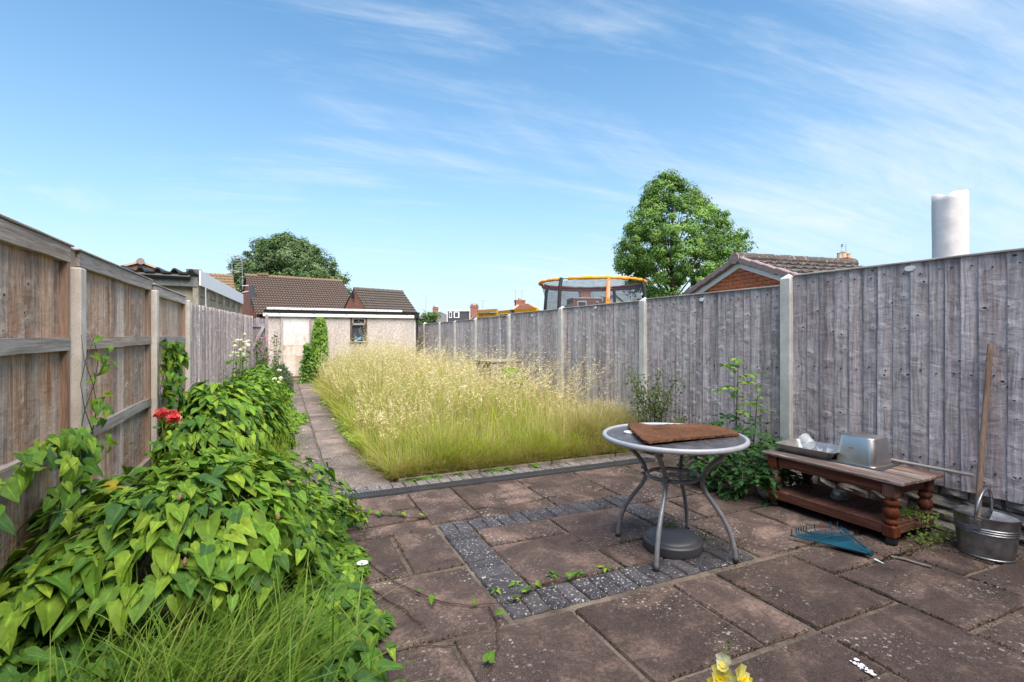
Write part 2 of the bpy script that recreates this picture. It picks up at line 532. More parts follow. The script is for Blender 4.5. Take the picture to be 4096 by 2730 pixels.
def brick_mat(name, c1, c2, mortar, sc=1.0, plane='Y'):
    t = NT(name)
    p = t.pos()
    sp = t.n('ShaderNodeSeparateXYZ', {0: p}).outputs
    v = t.n('ShaderNodeCombineXYZ', {0: t.m('ADD', sp[0], sp[1]), 1: sp[2], 2: 0.0}).outputs[0]
    b = t.n('ShaderNodeTexBrick', {'Vector': v, 'Color1': c1, 'Color2': c2, 'Mortar': mortar, 'Scale': 1.0, 'Mortar Size': 0.008, 'Brick Width': 0.225 * sc, 'Row Height': 0.075 * sc, 'Bias': 0.0})
    f = t.noise(p, 20, 4, 0.7)
    c = t.mix(1.0, b.outputs[0], t.ramp(f, [(0.3, 0.7), (0.7, 1.2)]), 'MULTIPLY')
    return t.out(c, 0.9, t.bump(t.m('SUBTRACT', f, b.outputs[1]), 0.4, 0.01), spec=0.15)


M['brick'] = brick_mat('red_brickwork', (0.36, 0.105, 0.06), (0.26, 0.07, 0.045), (0.40, 0.34, 0.29))
M['brick_unit'] = plain('red_brick_face', (0.55, 0.15, 0.065), 0.85, var=0.28, bumpy=0.4, scale=18)
M['mortar_red'] = plain('pinkish_mortar', (0.42, 0.31, 0.25), 0.95, var=0.2)
M['tile_brown'] = None


def tile_mat(name, a, b, lich, amt):
    t = NT(name)
    p = t.pos()
    f = t.noise(p, 4, 5, 0.7)
    g_ = t.noise(p, 22, 3, 0.6)
    c = t.mix(t.ramp(g_, [(0.35, 0.0), (0.65, 1.0)]), a, b)
    c = t.mix(t.m('MULTIPLY', t.ramp(t.noise(p, 14, 5, 0.75), [(0.56, 0.0), (0.7, 1.0)]), amt), c, lich)
    return t.out(c, 0.85, t.bump(t.m('ADD', f, g_), 0.3, 0.02), spec=0.2)


M['tile_brown'] = tile_mat('brown_pantile', (0.115, 0.082, 0.068), (0.185, 0.14, 0.12), (0.33, 0.24, 0.14), 0.35)
M['tile_grey'] = tile_mat('grey_brown_pantile', (0.085, 0.068, 0.058), (0.15, 0.125, 0.11), (0.38, 0.34, 0.3), 0.5)
M['tile_orange'] = tile_mat('mossy_orange_tile', (0.17, 0.11, 0.07), (0.26, 0.18, 0.11), (0.45, 0.24, 0.05), 0.9)
M['tile_right'] = tile_mat('speckled_roof_tile', (0.07, 0.055, 0.05), (0.12, 0.1, 0.09), (0.50, 0.46, 0.42), 0.85)
M['tile_red'] = tile_mat('dull_red_tile', (0.15, 0.065, 0.05), (0.22, 0.105, 0.085), (0.3, 0.2, 0.15), 0.3)
M['slate'] = tile_mat('grey_slate', (0.13, 0.13, 0.13), (0.2, 0.195, 0.19), (0.33, 0.32, 0.29), 0.3)
M['verge'] = tile_mat('mauve_verge_tile', (0.25, 0.175, 0.17), (0.33, 0.24, 0.235), (0.4, 0.3, 0.28), 0.2)
M['clay'] = plain('buff_clay', (0.48, 0.36, 0.26), 0.85, var=0.25)
M['clay_red'] = plain('red_clay', (0.36, 0.12, 0.07), 0.85, var=0.25)
M['white_paint'] = plain('white_paint', (0.80, 0.80, 0.80), 0.5, var=0.04)
M['white_plastic'] = plain('white_plastic', (0.82, 0.82, 0.82), 0.35)
M['black_plastic'] = plain('black_plastic', (0.018, 0.018, 0.02), 0.4)
M['charcoal_plastic'] = plain('charcoal_plastic', (0.055, 0.055, 0.065), 0.42, var=0.15, scale=8)
M['dark_foam'] = plain('black_foam', (0.025, 0.023, 0.025), 0.7)
M['orange_cloth'] = plain('orange_padding', (0.85, 0.30, 0.015), 0.6, var=0.12, bumpy=0.6, scale=9)
M['maroon_cloth'] = plain('dark_red_padding', (0.16, 0.045, 0.045), 0.7)
M['grey_metal'] = plain('grey_painted_tube', (0.27, 0.275, 0.30), 0.36, 0.3, var=0.2, scale=25)
M['rim_metal'] = plain('pale_grey_rim', (0.40, 0.41, 0.45), 0.38, 0.15, var=0.12, scale=14)
M['cloth_white'] = plain('off_white_cloth', (0.70, 0.66, 0.66), 0.85, var=0.06, bumpy=0.4, scale=5)
M['cladding'] = plain('dark_grey_cladding', (0.06, 0.06, 0.075), 0.7, var=0.1)
M['render_white'] = plain('white_render', (0.72, 0.70, 0.66), 0.85)
M['pane'] = plain('window_pane', (0.05, 0.06, 0.075), 0.08, spec=0.8)
M['aerial'] = plain('aerial_metal', (0.32, 0.32, 0.33), 0.4, 0.6)
M['brown_frame'] = wood('dark_brown_frame', 'Z', (0.05, 0.025, 0.018), (0.11, 0.06, 0.045), (0.2, 0.14, 0.11), grain=0.3, tintvar=0.1)
M['grey_frame'] = plain('faded_grey_frame', (0.30, 0.26, 0.24), 0.7, var=0.2)
M['door_frame'] = wood('bare_door_frame', 'Z', (0.15, 0.12, 0.1), (0.32, 0.27, 0.24), (0.48, 0.43, 0.4), grain=0.5)
M['blue_plastic'] = plain('blue_plastic', (0.02, 0.34, 0.62), 0.35)
M['teal_plastic'] = plain('teal_plastic', (0.010, 0.075, 0.115), 0.38, var=0.25, scale=9)
M['tin'] = plain('dull_tin', (0.42, 0.41, 0.40), 0.42, 0.75, var=0.25, scale=12, bumpy=0.15)
M['paper'] = plain('white_scrap', (0.8, 0.79, 0.84), 0.7)


def galv(name, a, b, rough, metal=0.85, scale=14):
    t = NT(name)
    p = t.pos()
    f = t.noise(p, scale, 4, 0.65)
    c = t.mix(t.ramp(f, [(0.35, 0.0), (0.65, 1.0)]), a, b)
    r = t.ramp(f, [(0.3, rough), (0.7, rough + 0.18)])
    return t.out(c, r, t.bump(t.noise(p, scale * 0.6, 3), 0.12, 0.01), metal, 0.5)


M['galv'] = galv('galvanised_steel', (0.20, 0.205, 0.22), (0.42, 0.425, 0.44), 0.32)
M['galv_pale'] = galv('pale_galvanised_steel', (0.5, 0.5, 0.53), (0.72, 0.72, 0.75), 0.35)
M['steel'] = galv('brushed_stainless', (0.60, 0.585, 0.56), (0.72, 0.70, 0.67), 0.24, 1.0, 5)


def clear_plastic():
    t = NT('cloudy_plastic')
    b = t.n('ShaderNodeBsdfPrincipled', {'Base Color': (0.85, 0.87, 0.88), 'Roughness': 0.25})
    tr = t.n('ShaderNodeBsdfTransparent')
    ms = t.n('ShaderNodeMixShader', {0: 0.28, 1: tr.outputs[0], 2: b.outputs[0]})
    t.n('ShaderNodeOutputMaterial', {'Surface': ms.outputs[0]})
    return t.mat


M['cloudy'] = clear_plastic()


def net_mat():
    t = NT('black_safety_net')
    b = t.n('ShaderNodeBsdfPrincipled', {'Base Color': (0.035, 0.04, 0.055), 'Roughness': 0.7})
    tr = t.n('ShaderNodeBsdfTransparent')
    u = t.n('ShaderNodeTexCoord').outputs['Object']
    f = t.noise(t.mul(u, (1, 1, 5)), 6.0, 3, 0.6)
    ms = t.n('ShaderNodeMixShader', {0: t.ramp(f, [(0.3, 0.34), (0.7, 0.55)]), 1: tr.outputs[0], 2: b.outputs[0]})
    t.n('ShaderNodeOutputMaterial', {'Surface': ms.outputs[0]})
    return t.mat


M['net'] = net_mat()


def pebbledash():
    t = NT('pebbledash')
    p = t.pos()
    cell = t.n('ShaderNodeTexVoronoi')
    t.t.links.new(p, cell.inputs['Vector'])
    cell.inputs['Scale'].default_value = 74.0
    r0 = t.n('ShaderNodeSeparateColor', {0: cell.outputs['Color']}).outputs[0]
    c = t.ramp(r0, [(0.0, (0.42, 0.32, 0.285)), (0.35, (0.62, 0.52, 0.47)), (0.7, (0.73, 0.65, 0.605)), (1.0, (0.80, 0.75, 0.71))])
    c = t.mix(t.ramp(cell.outputs['Distance'], [(0.45, 0.0), (0.8, 0.6)]), c, (0.26, 0.20, 0.17))
    st = t.noise(t.mul(p, (3, 3, 0.8)), 1.0, 4, 0.6)
    c = t.mix(1.0, c, t.ramp(st, [(0.3, 0.85), (0.7, 1.08)]), 'MULTIPLY')
    return t.out(c, 0.9, t.bump(t.m('SUBTRACT', 1.0, cell.outputs['Distance']), 0.8, 0.012), spec=0.2)


M['pebble'] = pebbledash()


def ply_door():
    t = NT('peeling_plywood')
    p = t.pos()
    sp = t.n('ShaderNodeSeparateXYZ', {0: p}).outputs
    v = t.n('ShaderNodeCombineXYZ', {0: t.m('MULTIPLY', sp[0], 2.2), 1: t.m('MULTIPLY', sp[2], 3.6), 2: 0.0}).outputs[0]
    wv = t.n('ShaderNodeVectorMath', {0: t.noise(p, 14, 4, 0.7, color=True), 1: (0.16, 0.16, 0.0)}, operation='MULTIPLY').outputs[0]
    v = t.vadd(v, wv)
    cell = t.n('ShaderNodeTexVoronoi', distance='CHEBYCHEV')
    t.t.links.new(v, cell.inputs['Vector'])
    cell.inputs['Scale'].default_value = 1.0
    r0 = t.n('ShaderNodeSeparateColor', {0: cell.outputs['Color']}).outputs[0]
    band = t.ramp(sp[2], [(0.55, 0.35), (0.80, 0.9), (1.05, 1.0), (1.15, 0.0)])
    grain = t.noise(t.mul(p, (4, 1, 60)), 1.0, 4, 0.6)
    blot = t.noise(p, 7, 5, 0.7)
    pick = t.m('ADD', t.m('SUBTRACT', t.m('ADD', t.m('MULTIPLY', r0, 0.5), 0.42), t.m('MULTIPLY', band, 0.42)), t.m('MULTIPLY', t.m('SUBTRACT', blot, 0.5), 0.5))
    c = t.ramp(pick, [(0.1, (0.50, 0.33, 0.19)), (0.3, (0.62, 0.49, 0.37)), (0.45, (0.68, 0.60, 0.55)), (0.8, (0.74, 0.69, 0.68))])
    c = t.mix(t.m('MULTIPLY', t.ramp(grain, [(0.5, 0.0), (0.7, 1.0)]), 0.35), c, (0.36, 0.27, 0.24))
    dirt = t.m('MULTIPLY', t.ramp(t.noise(t.mul(p, (16, 1, 4)), 1.0, 5, 0.75), [(0.52, 0.0), (0.68, 1.0)]), 0.5)
    c = t.mix(dirt, c, (0.27, 0.20, 0.17))
    return t.out(c, 0.85, t.bump(t.m('ADD', t.m('MULTIPLY', r0, 1.5), grain), 0.5, 0.01), spec=0.2)


M['ply'] = ply_door()


def coir():
    t = NT('coir_mat')
    p = t.pos()
    f = t.noise(p, 230, 4, 0.7)
    b = t.noise(p, 7, 4, 0.6)
    c = t.ramp(f, [(0.3, (0.065, 0.029, 0.017)), (0.5, (0.165, 0.078, 0.046)), (0.7, (0.30, 0.16, 0.098))])
    c = t.mix(1.0, c, t.ramp(b, [(0.3, 0.62), (0.7, 1.25)]), 'MULTIPLY')
    return t.out(c, 0.95, t.bump(f, 1.0, 0.008), spec=0.05)


M['coir'] = coir()


def glass_top():
    t = NT('dusty_glass_top')
    p = t.pos()
    f = t.noise(p, 12, 5, 0.7)
    c = t.ramp(f, [(0.3, (0.045, 0.045, 0.055)), (0.7, (0.12, 0.115, 0.125))])
    return t.out(c, t.ramp(f, [(0.3, 0.12), (0.7, 0.35)]), None, 0.0, 0.6)


M['glass_top'] = glass_top()


# ================================================================== SETTING
g_ = MB()
g_.quad((-500, -500, -0.12), (500, -500, -0.12), (500, 700, -0.12), (-500, 700, -0.12))
kind(g_.obj('ground', M['ground']), 'structure')
s_ = MB()
s_.box((-0.5, 6.5, -0.06), (1.15, 13.6, 0.06))
kind(s_.obj('flower_bed_soil', M['soil']), 'structure')
s_ = MB()
s_.box((2.38, 9.72, -0.02), (3.1, 10.36, 0.06))
kind(s_.obj('lawn_soil', M['thatch']), 'structure')


def slab_mesh(name, w_, l_, th, mat, seed, n=4, rough=0.003):
    """A riven slab: chamfered, with an uneven top."""
    r = random.Random(seed)
    ch = 0.007
    xs = [-w_ / 2, -w_ / 2 + ch] + [-w_ / 2 + w_ * (i + 1) / n for i in range(n - 1)] + [w_ / 2 - ch, w_ / 2]
    ys = [-l_ / 2, -l_ / 2 + ch] + [-l_ / 2 + l_ * (i + 1) / n for i in range(n - 1)] + [l_ / 2 - ch, l_ / 2]
    V, F = [], []
    k = len(xs)
    for j, y in enumerate(ys):
        for i, x in enumerate(xs):
            edge = i in (0, k - 1) or j in (0, k - 1)
            xx, yy = x, y
            if edge:
                if i in (0, k - 1):
                    xx += r.uniform(-.0035, .0035)
                if j in (0, k - 1):
                    yy += r.uniform(-.0035, .0035)
            V.append((xx, yy, (-0.008 if edge else r.uniform(-rough, rough))))
    for j in range(k - 1):
        for i in range(k - 1):
            F.append((j * k + i, j * k + i + 1, (j + 1) * k + i + 1, (j + 1) * k + i))
    per = [i for i in range(k)] + [j * k + k - 1 for j in range(1, k)] + [(k - 1) * k + i for i in range(k - 2, -1, -1)] + [j * k for j in range(k - 2, 0, -1)]
    b = len(V)
    V += [(V[i][0], V[i][1], -th) for i in per]
    m_ = len(per)
    for a in range(m_):
        c = (a + 1) % m_
        F.append((per[c], per[a], b + a, b + c))
    mb = MB()
    mb.v, mb.f = V, F
    return mb.mesh(name, mat)


def lay(parent, name, x0, x1, y0, y1, mat, seed, gap=0.012, z=0.0, th=0.05, n=4):
    r = random.Random(seed * 7 + 1)
    me = slab_mesh(name, x1 - x0 - gap, y1 - y0 - gap, th, mat, seed, n)
    o = bpy.data.objects.new(name, me)
    o.location = ((x0 + x1) / 2, (y0 + y1) / 2, z + r.uniform(-.002, .003))
    o.rotation_euler = (r.uniform(-.004, .004), r.uniform(-.004, .004), r.uniform(-.003, .003))
    return link(o, parent)


pb = MB()
pb.box((1.65, 1.74, -0.062), (4.75, 5.52, 0.1))           # mortar bed, just below the slab faces
patio = kind(pb.obj('patio', M['mortar']), 'structure')
SL = [
    # north of the charcoal square
    (.33, .90, 3.72, 4.10), (.33, .92, 3.48, 3.71), (.91, 1.272, 3.36, 4.10), (1.28, 1.87, 3.52, 4.10), (1.28, 1.87, 3.34, 3.51),
    (1.88, 2.45, 3.53, 4.10), (1.88, 2.45, 3.34, 3.52), (2.46, 3.05, 3.60, 4.10), (2.46, 3.05, 3.13, 3.59), (3.06, 3.92, 3.53, 4.10), (3.06, 3.92, 3.11, 3.52),
    # left of it
    (.33, .93, 3.28, 3.47), (.06, .625, 2.70, 3.27), (.64, .93, 2.70, 3.27), (-.27, .32, 3.28, 4.10), (.34, .93, 2.07, 2.68), (-.27, .33, 2.07, 2.68), (-.27, .05, 2.69, 3.27),
    # inside it
    (1.15, 1.68, 2.865, 3.14), (1.15, 1.71, 2.295, 2.855), (1.69, 2.285, 2.58, 3.14), (1.72, 2.285, 2.295, 2.57),
    # right of it
    (2.51, 2.71, 2.69, 3.12), (2.72, 3.30, 2.69, 3.10), (3.31, 3.92, 2.69, 3.10), (2.51, 3.10, 2.08, 2.68), (3.11, 3.92, 2.08, 2.68),
    # south of it
    (.07, .64, 1.47, 2.05), (.65, 1.23, 1.50, 2.05), (1.24, 1.81, 1.48, 2.05), (1.82, 2.10, 1.48, 2.05), (2.12, 2.69, 1.47, 2.05),
    (2.70, 3.17, 1.77, 2.06), (3.18, 3.92, 1.77, 2.06), (2.70, 3.295, 1.19, 1.76), (3.305, 3.60, 1.48, 1.76), (3.61, 3.92, 1.48, 1.76), (3.305, 3.92, .89, 1.47),
    (2.12, 2.70, .88, 1.46), (1.53, 2.11, 1.18, 1.46), (1.53, 2.11, .60, 1.17), (.95, 1.52, .88, 1.47), (.36, .94, .88, 1.48), (-.23, .35, .88, 1.46),
    (2.71, 3.295, .60, 1.18), (3.305, 3.92, .30, .88), (2.12, 2.70, .30, .87), (.95, 1.52, .29, .87), (.36, .94, .29, .87), (1.53, 2.11, 0, .59), (2.71, 3.295, 0, .59),
    (-.23, .35, .29, .87), (-.23, .35, -.6, .28), (.36, .94, -.6, .28), (.95, 1.52, -.6, .28), (1.53, 2.11, -.6, -.01), (2.12, 2.70, -.6, .29), (2.71, 3.295, -.6, -.01), (3.305, 3.92, -.6, .29),
]
for i, (a, b, c, d) in enumerate(SL):
    lay(patio, 'paving_slab', a, b, c, d, M['slab'], i + 1, z=0.0, n=5)
# charcoal soldier course
pave_me = [slab_mesh('paver', 0.0945, 0.196, 0.05, M['paver'], 900 + k, 2, 0.0015) for k in range(6)]


def paver(x, y, turn, parent, meshes, name, z=0.001):
    o = bpy.data.objects.new(name, rnd.choice(meshes))
    o.location = (x + rnd.uniform(-.0015, .0015), y + rnd.uniform(-.0015, .0015), z + rnd.uniform(-.002, .003))
    o.rotation_euler = (rnd.uniform(-.01, .01), rnd.uniform(-.006, .006), (math.pi / 2 if turn else 0) + rnd.uniform(-.012, .012) + rnd.choice((0, math.pi)))
    return link(o, parent)


for k in range(15):
    paver(1.0 + 0.1025 * k, 3.238, False, patio, pave_me, 'paver')
    paver(1.0 + 0.1025 * k, 2.192, False, patio, pave_me, 'paver')
for k in range(8):
    paver(1.043, 2.345 + 0.1055 * k, True, patio, pave_me, 'paver')
    paver(2.393, 2.345 + 0.1055 * k, True, patio, pave_me, 'paver')
# setts behind the drain
sett_me = [slab_mesh('sett', 0.0965, 0.17, 0.05, M['sett'], 950 + k, 2, 0.0015) for k in range(6)]
for k in range(41):
    paver(-.22 + 0.1015 * k, 4.345, False, patio, sett_me, 'sett', 0.004)
# edging kerb of the lawn
eb = MB()
for k in range(4):
    eb.box((0.92 + 0.765 * k + .38, 4.475, 0.0), (0.755, 0.05, 0.045), bev=0.008)
kind(eb.obj('lawn_edging', M['kerb']), 'structure')

# path down the garden
pb = MB()
pb.box((0.30, 9.46, -0.045), (1.12, 10.0, 0.06))
path = kind(pb.obj('path', M['mortar']), 'structure')
ys = [4.44, 5.05, 5.62, 6.22, 7.12, 7.40, 8.0, 8.6, 9.2, 9.8, 10.4, 11.0, 11.6, 12.2, 12.9, 13.6, 14.45]
for i in range(len(ys) - 1):
    lay(path, 'path_slab', -.24, .36, ys[i], ys[i + 1], M['slab_path'], 300 + i, z=0.004, n=3)
    lay(path, 'path_slab', .37, .86, ys[i] + (.0 if i % 3 else .01), ys[i + 1], M['slab_path'], 330 + i, z=0.004, n=3)

# ------------------------------------------------------------------ channel drain
drain = thing('channel_drain', 'long black plastic channel drain with slotted grating across the paving', 'drain', (2.2, 4.18, 0.0))


def grating(L):
    mb = MB()
    W = 0.118
    mb.box((0, -W / 2 + .006, -.006), (L, .012, .016))
    mb.box((0, W / 2 - .006, -.006), (L, .012, .016))
    for r_ in range(1, 4):
        mb.box((0, -W / 2 + W * r_ / 4, -.006), (L, .008, .0145))
    n = int(L / .024)
    for i in range(n + 1):
        x = -L / 2 + .004 + (L - .008) * i / n
        mb.box((x, 0, -.0065), (.007, W - .024, .013))
    return mb


gx = [-.05, .955, 1.96, 2.965, 3.47]
for a, b in zip(gx[:-1], gx[1:]):
    o = grating(b - a - .006).obj('grating', M['charcoal_plastic'], drain)
    o.location = ((a + b) / 2 - 2.2, 0, .006 + rnd.uniform(-.001, .002))
tb = MB()
tb.box((1.71 - 2.2, 0, -.016), (3.53, .12, .004))
tb.obj('trough', M['black_plastic'], drain)


# ================================================================== FENCES
def board_mesh(name, h, w_, mat, seed, taper=True, topcut=0.0):
    """Feather-edged board, origin at bottom centre, face towards -X, thick edge at +Y."""
    r = random.Random(seed)
    nz = 7
    V, F = [], []
    e0 = e1 = 0.0
    cup = r.uniform(.003, .008) if taper else r.uniform(.0, .002)
    for k in range(nz):
        z = h * k / (nz - 1)
        e0 += r.uniform(-.0022, .0022)
        e1 += r.uniform(-.0022, .0022)
        d = r.uniform(-.0016, .0016)
        zt = z + (topcut * (1 if k == nz - 1 else 0))
        ya, yb = -w_ / 2 + e0, w_ / 2 + e1
        ta, tb_ = (0.004, 0.021) if taper else (0.012, 0.012)
        V += [(d, ya, zt), (-ta + d, ya, zt), (-(ta + tb_) / 2 - cup + d, (ya + yb) / 2, zt), (-tb_ + d, yb, zt), (d, yb, zt)]
    for k in range(nz - 1):
        for i in range(5):
            j = (i + 1) % 5
            F.append((k * 5 + i, (k + 1) * 5 + i, (k + 1) * 5 + j, k * 5 + j))
    F.append((0, 1, 2, 3, 4))
    F.append(tuple((nz - 1) * 5 + i for i in (4, 3, 2, 1, 0)))
    mb = MB()
    mb.v, mb.f = V, F
    return mb.mesh(name, mat)


# ---- right-hand fence: grey close-board panels between concrete posts, on a low stone plinth
RX = 3.965
rf = thing('close_board_fence', 'long weathered grey close-board fence with concrete posts on the right of the garden', 'fence', (RX, 7.0, 0))
posts = [1.03, 3.0, 4.90, 6.87, 8.86, 10.70, 12.2, 13.55, 15.25, 17.1]
tops = [1.775, 1.698, 1.685, 1.675, 1.645, 1.62, 1.61, 1.605, 1.61]
bots = [0.285, 0.27, 0.16, 0.1, 0.08, 0.08, 0.08, 0.08, 0.08]
ptop = [1.80, 1.797, 1.725, 1.722, 1.685, 1.66, 1.64, 1.63, 1.66, 1.65]
rmesh = {}
for i in range(-1, 9):
    if i < 0:
        y0, y1, tp, bt = -.95, 0.98, 1.775, 0.285
    else:
        y0, y1, tp, bt = posts[i] + .05, posts[i + 1] - .05, tops[i], bots[i]
    pm = MB()
    yc = (y0 + y1) / 2
    pm.box((-.002, yc - 7, tp + .008), (.05, y1 - y0 + .01, .014), bev=.003)      # capping strip
    pan = pm.obj('fence_panel', M['fence_grey_rail'], rf)
    for zr in (bt + .16, (bt + tp) / 2, tp - .1):
        rm = MB()
        rm.box((.03, yc - 7, zr), (.035, y1 - y0, .07))
        rm.obj('rail', M['fence_grey_rail'], pan)
    n = 17 if i <= 0 else (18 if i < 5 else 13)
    wd = (y1 - y0) / n
    ee = [y0]
    for k in range(n):
        ee.append(ee[-1] + wd * rnd.uniform(.78, 1.22))
    sc_ = (y1 - y0) / (ee[-1] - y0)
    ee = [y0 + (e - y0) * sc_ for e in ee]
    for k in range(n):
        me = board_mesh('board', tp - bt, ee[k + 1] - ee[k] + .012, M['fence_grey'], i * 50 + k + 60)
        o = bpy.data.objects.new('board', me)
        o.location = (.010 + .0035 * (k % 2) - (.002 if k % 3 else 0), (ee[k] + ee[k + 1]) / 2 - 7, bt)
        o.rotation_euler = (rnd.uniform(-.004, .004), 0, R(2.5) * rnd.uniform(.3, 1))
        link(o, pan)
    if i < 4:
        nm = MB()
        for k in range(n):
            for zr in (bt + .16, (bt + tp) / 2, tp - .07):
                yy = (ee[k] * .45 + ee[k + 1] * .55) - 7 + rnd.uniform(-.012, .012)
                zz_ = zr + rnd.uniform(-.012, .012)
                nm.box((-.0145, yy, zz_), (.009, .0075, .0075))
        kind(nm.obj('nails', M['black_plastic'], pan), 'stuff')
for y, tp in zip(posts, ptop):
    mb = MB()
    mb.box((-.005, y - 7, tp / 2 - .03), (.10, .098, tp + .0), bev=.008)
    mb.add([(-.05, y - 7.045, tp - .032), (.04, y - 7.045, tp - .032), (.04, y - 6.955, tp - .032), (-.05, y - 6.955, tp - .032), (-.005, y - 7, tp + .008)],
           [(0, 1, 4), (1, 2, 4), (2, 3, 4), (3, 0, 4)])
    mb.obj('concrete_post', M['post'], rf)
# oval plates nailed near the top of the panels
for (y, z) in ((2.069, 1.738), (3.979, 1.644), (5.932, 1.659), (7.902, 1.617)):
    mb = MB()
    mb.lathe([(.0, 0), (.95, 0), (1.0, .25), (1.0, .75), (.9, 1.0)], seg=18)
    o = mb.obj('oval_plate', M['white_plastic'], rf)
    o.scale = (.019, .036, .006)
    o.rotation_euler = (0, R(-90), 0)
    o.location = (-.012 - .003, y - 7, z)
    for s in (-1, 1):
        nb = MB()
        nb.lathe([(.0022, 0), (.0022, .004)], (0, 0, 0), 6)
        q = nb.obj('screw', M['black_plastic'], o)
        q.location = (0, .8 * s, .9)
        q.scale = (1 / .019, 1 / .036, 1 / .006)

# low random stone wall under the near panels
sw = MB()
sw.box((4.02, 1.6, .115), (.06, 5.2, .33))
stone_wall = tag(sw.obj('stone_wall', M['mortar']), 'low rough stone plinth wall under the grey fence behind the bench', 'wall')
for row in range(4):
    y = -.95
    z0 = -.03 + row * .082
    while y < 4.1:
        L_ = rnd.uniform(.13, .34)
        h_ = .074
        mb = MB()
        r = random.Random(rnd.random())
        V, F = [], []
        for j in range(4):
            for i in range(4):
                e = i in (0, 3) or j in (0, 3)
                V.append((-(0 if e else r.uniform(.014, .04)), L_ * (i / 3 - .5) * .95 + r.uniform(-.006, .006), h_ * (j / 3 - .5) + r.uniform(-.006, .006)))
        for j in range(3):
            for i in range(3):
                F.append((j * 4 + i, (j + 1) * 4 + i, (j + 1) * 4 + i + 1, j * 4 + i + 1))
        mb.v, mb.f = V, F
        o = mb.obj('stone', M['stone'], stone_wall)
        o.location = (3.988, y + L_ / 2, z0 + h_ / 2 + .004)
        y += L_ + .008

# ---- left-hand fence seen from its back: rails, battens, brown boards
LX = -1.10
lf = thing('panel_fence', 'tall brown timber panel fence with cream concrete posts on the left', 'fence', (LX, 3.5, 0))
spans = [(-.32, 1.62), (1.72, 3.545), (3.68, 5.43), (5.56, 7.17)]
ltops = [1.765, 1.765, 1.76, 1.735]
for i, ((y0, y1), tp) in enumerate(zip(spans, ltops)):
    yc = (y0 + y1) / 2 - 3.5
    L_ = y1 - y0
    pm = MB()
    pm.box((.012, yc, tp + .007), (.07, L_ + .06, .012), bev=.003)
    pan = pm.obj('fence_panel', M['rail_left'], lf)
    for zr, th in ((tp - .045, .085), (1.23, .07), (.685, .07), (.16, .07)):
        pm = MB()
        nseg = 6
        pts = []
        for k in range(nseg + 1):
            yy = yc - L_ / 2 + L_ * k / nseg
            pts.append((yy, zr + rnd.uniform(-.004, .004)))
        for (ya, za), (yb, zb) in zip(pts[:-1], pts[1:]):
            vs = []
            for yy, zz in ((ya, za), (yb, zb)):
                vs += [(.002, yy, zz - th / 2), (.040, yy, zz - th / 2), (.040, yy, zz + th / 2), (.002, yy, zz + th / 2)]
            pm.add(vs, [(0, 1, 5, 4), (1, 2, 6, 5), (2, 3, 7, 6), (3, 0, 4, 7), (0, 3, 2, 1), (4, 5, 6, 7)])
        pm.obj('rail', M['rail_left'], pan)
    for s in (-1, 1):
        bm_ = MB()
        bm_.box((.019, yc + s * (L_ / 2 - .022), (tp - .09) / 2 + .02), (.036, .040, tp - .1))
        bm_.obj('batten', M['batten_brown'], pan)
    n = 12
    wd = L_ / n
    for k in range(n):
        me = board_mesh('board', tp - .03, wd + .012, M['fence_brown'], 700 + i * 20 + k, False)
        o = bpy.data.objects.new('board', me)
        o.location = (-.012 - rnd.uniform(0, .003), yc - L_ / 2 + wd * (k + .5), .02)
        o.rotation_euler = (rnd.uniform(-.004, .004), 0, R(180 - rnd.uniform(2.5, 5)))
        link(o, pan)
for y, tp in ((1.67, 1.66), (3.612, 1.655), (5.495, 1.68), (7.24, 1.70)):
    mb = MB()
    mb.box((.035, y - 3.5, tp / 2), (.085, .088, tp), bev=.006)
    o = mb.obj('concrete_post', M['post_warm'], lf)
    if y < 7:
        tb = MB()
        tb.box((.0, y - 3.5, (tp + 1.755) / 2 - .05), (.05, .085, 1.755 - tp + .1), bev=.004)
        tb.obj('timber_upright', M['batten_brown'], lf)
        tb = MB()
        tb.box((.0, y - 3.5, 1.761), (.06, .09, .012), bev=.003)
        tb.obj('post_cap', M['fence_grey_rail'], lf)

# ---- grey boards beyond, turning towards the garage
gf = thing('grey_board_fence', 'lower faded grey board fence between the brown fence and the garage door', 'fence', (-1.06, 7.3, 0))
A_, B_ = Vector((-1.07, 7.32)), Vector((-.645, 13.2))
dirv = (B_ - A_).normalized()
LL = (B_ - A_).length
ang = math.atan2(dirv.y, dirv.x) - math.pi / 2
n = 52
for k in range(n):
    tpz = 1.675 + .03 * (k / n) + rnd.uniform(-.008, .008)
    me = board_mesh('board', tpz, LL / n + .012, M['fence_grey'], 1200 + k)
    o = bpy.data.objects.new('board', me)
    p = A_ + dirv * (LL * (k + .5) / n)
    o.location = (p.x + 1.06 + .004 * (k % 2), p.y - 7.3, 0)
    o.rotation_euler = (rnd.uniform(-.006, .006), 0, math.pi + ang + R(2))
    link(o, gf)
rb = MB()
for z in (.4, 1.0, 1.45):
    rb.prism([(A_.x + 1.06 - .06, A_.y - 7.3, z - .04), (A_.x + 1.06 - .02, A_.y - 7.3, z - .04), (A_.x + 1.06 - .02, A_.y - 7.3, z + .04), (A_.x + 1.06 - .06, A_.y - 7.3, z + .04)], (B_.x - A_.x, B_.y - A_.y, 0))
rb.obj('rail', M['fence_grey_rail'], gf)
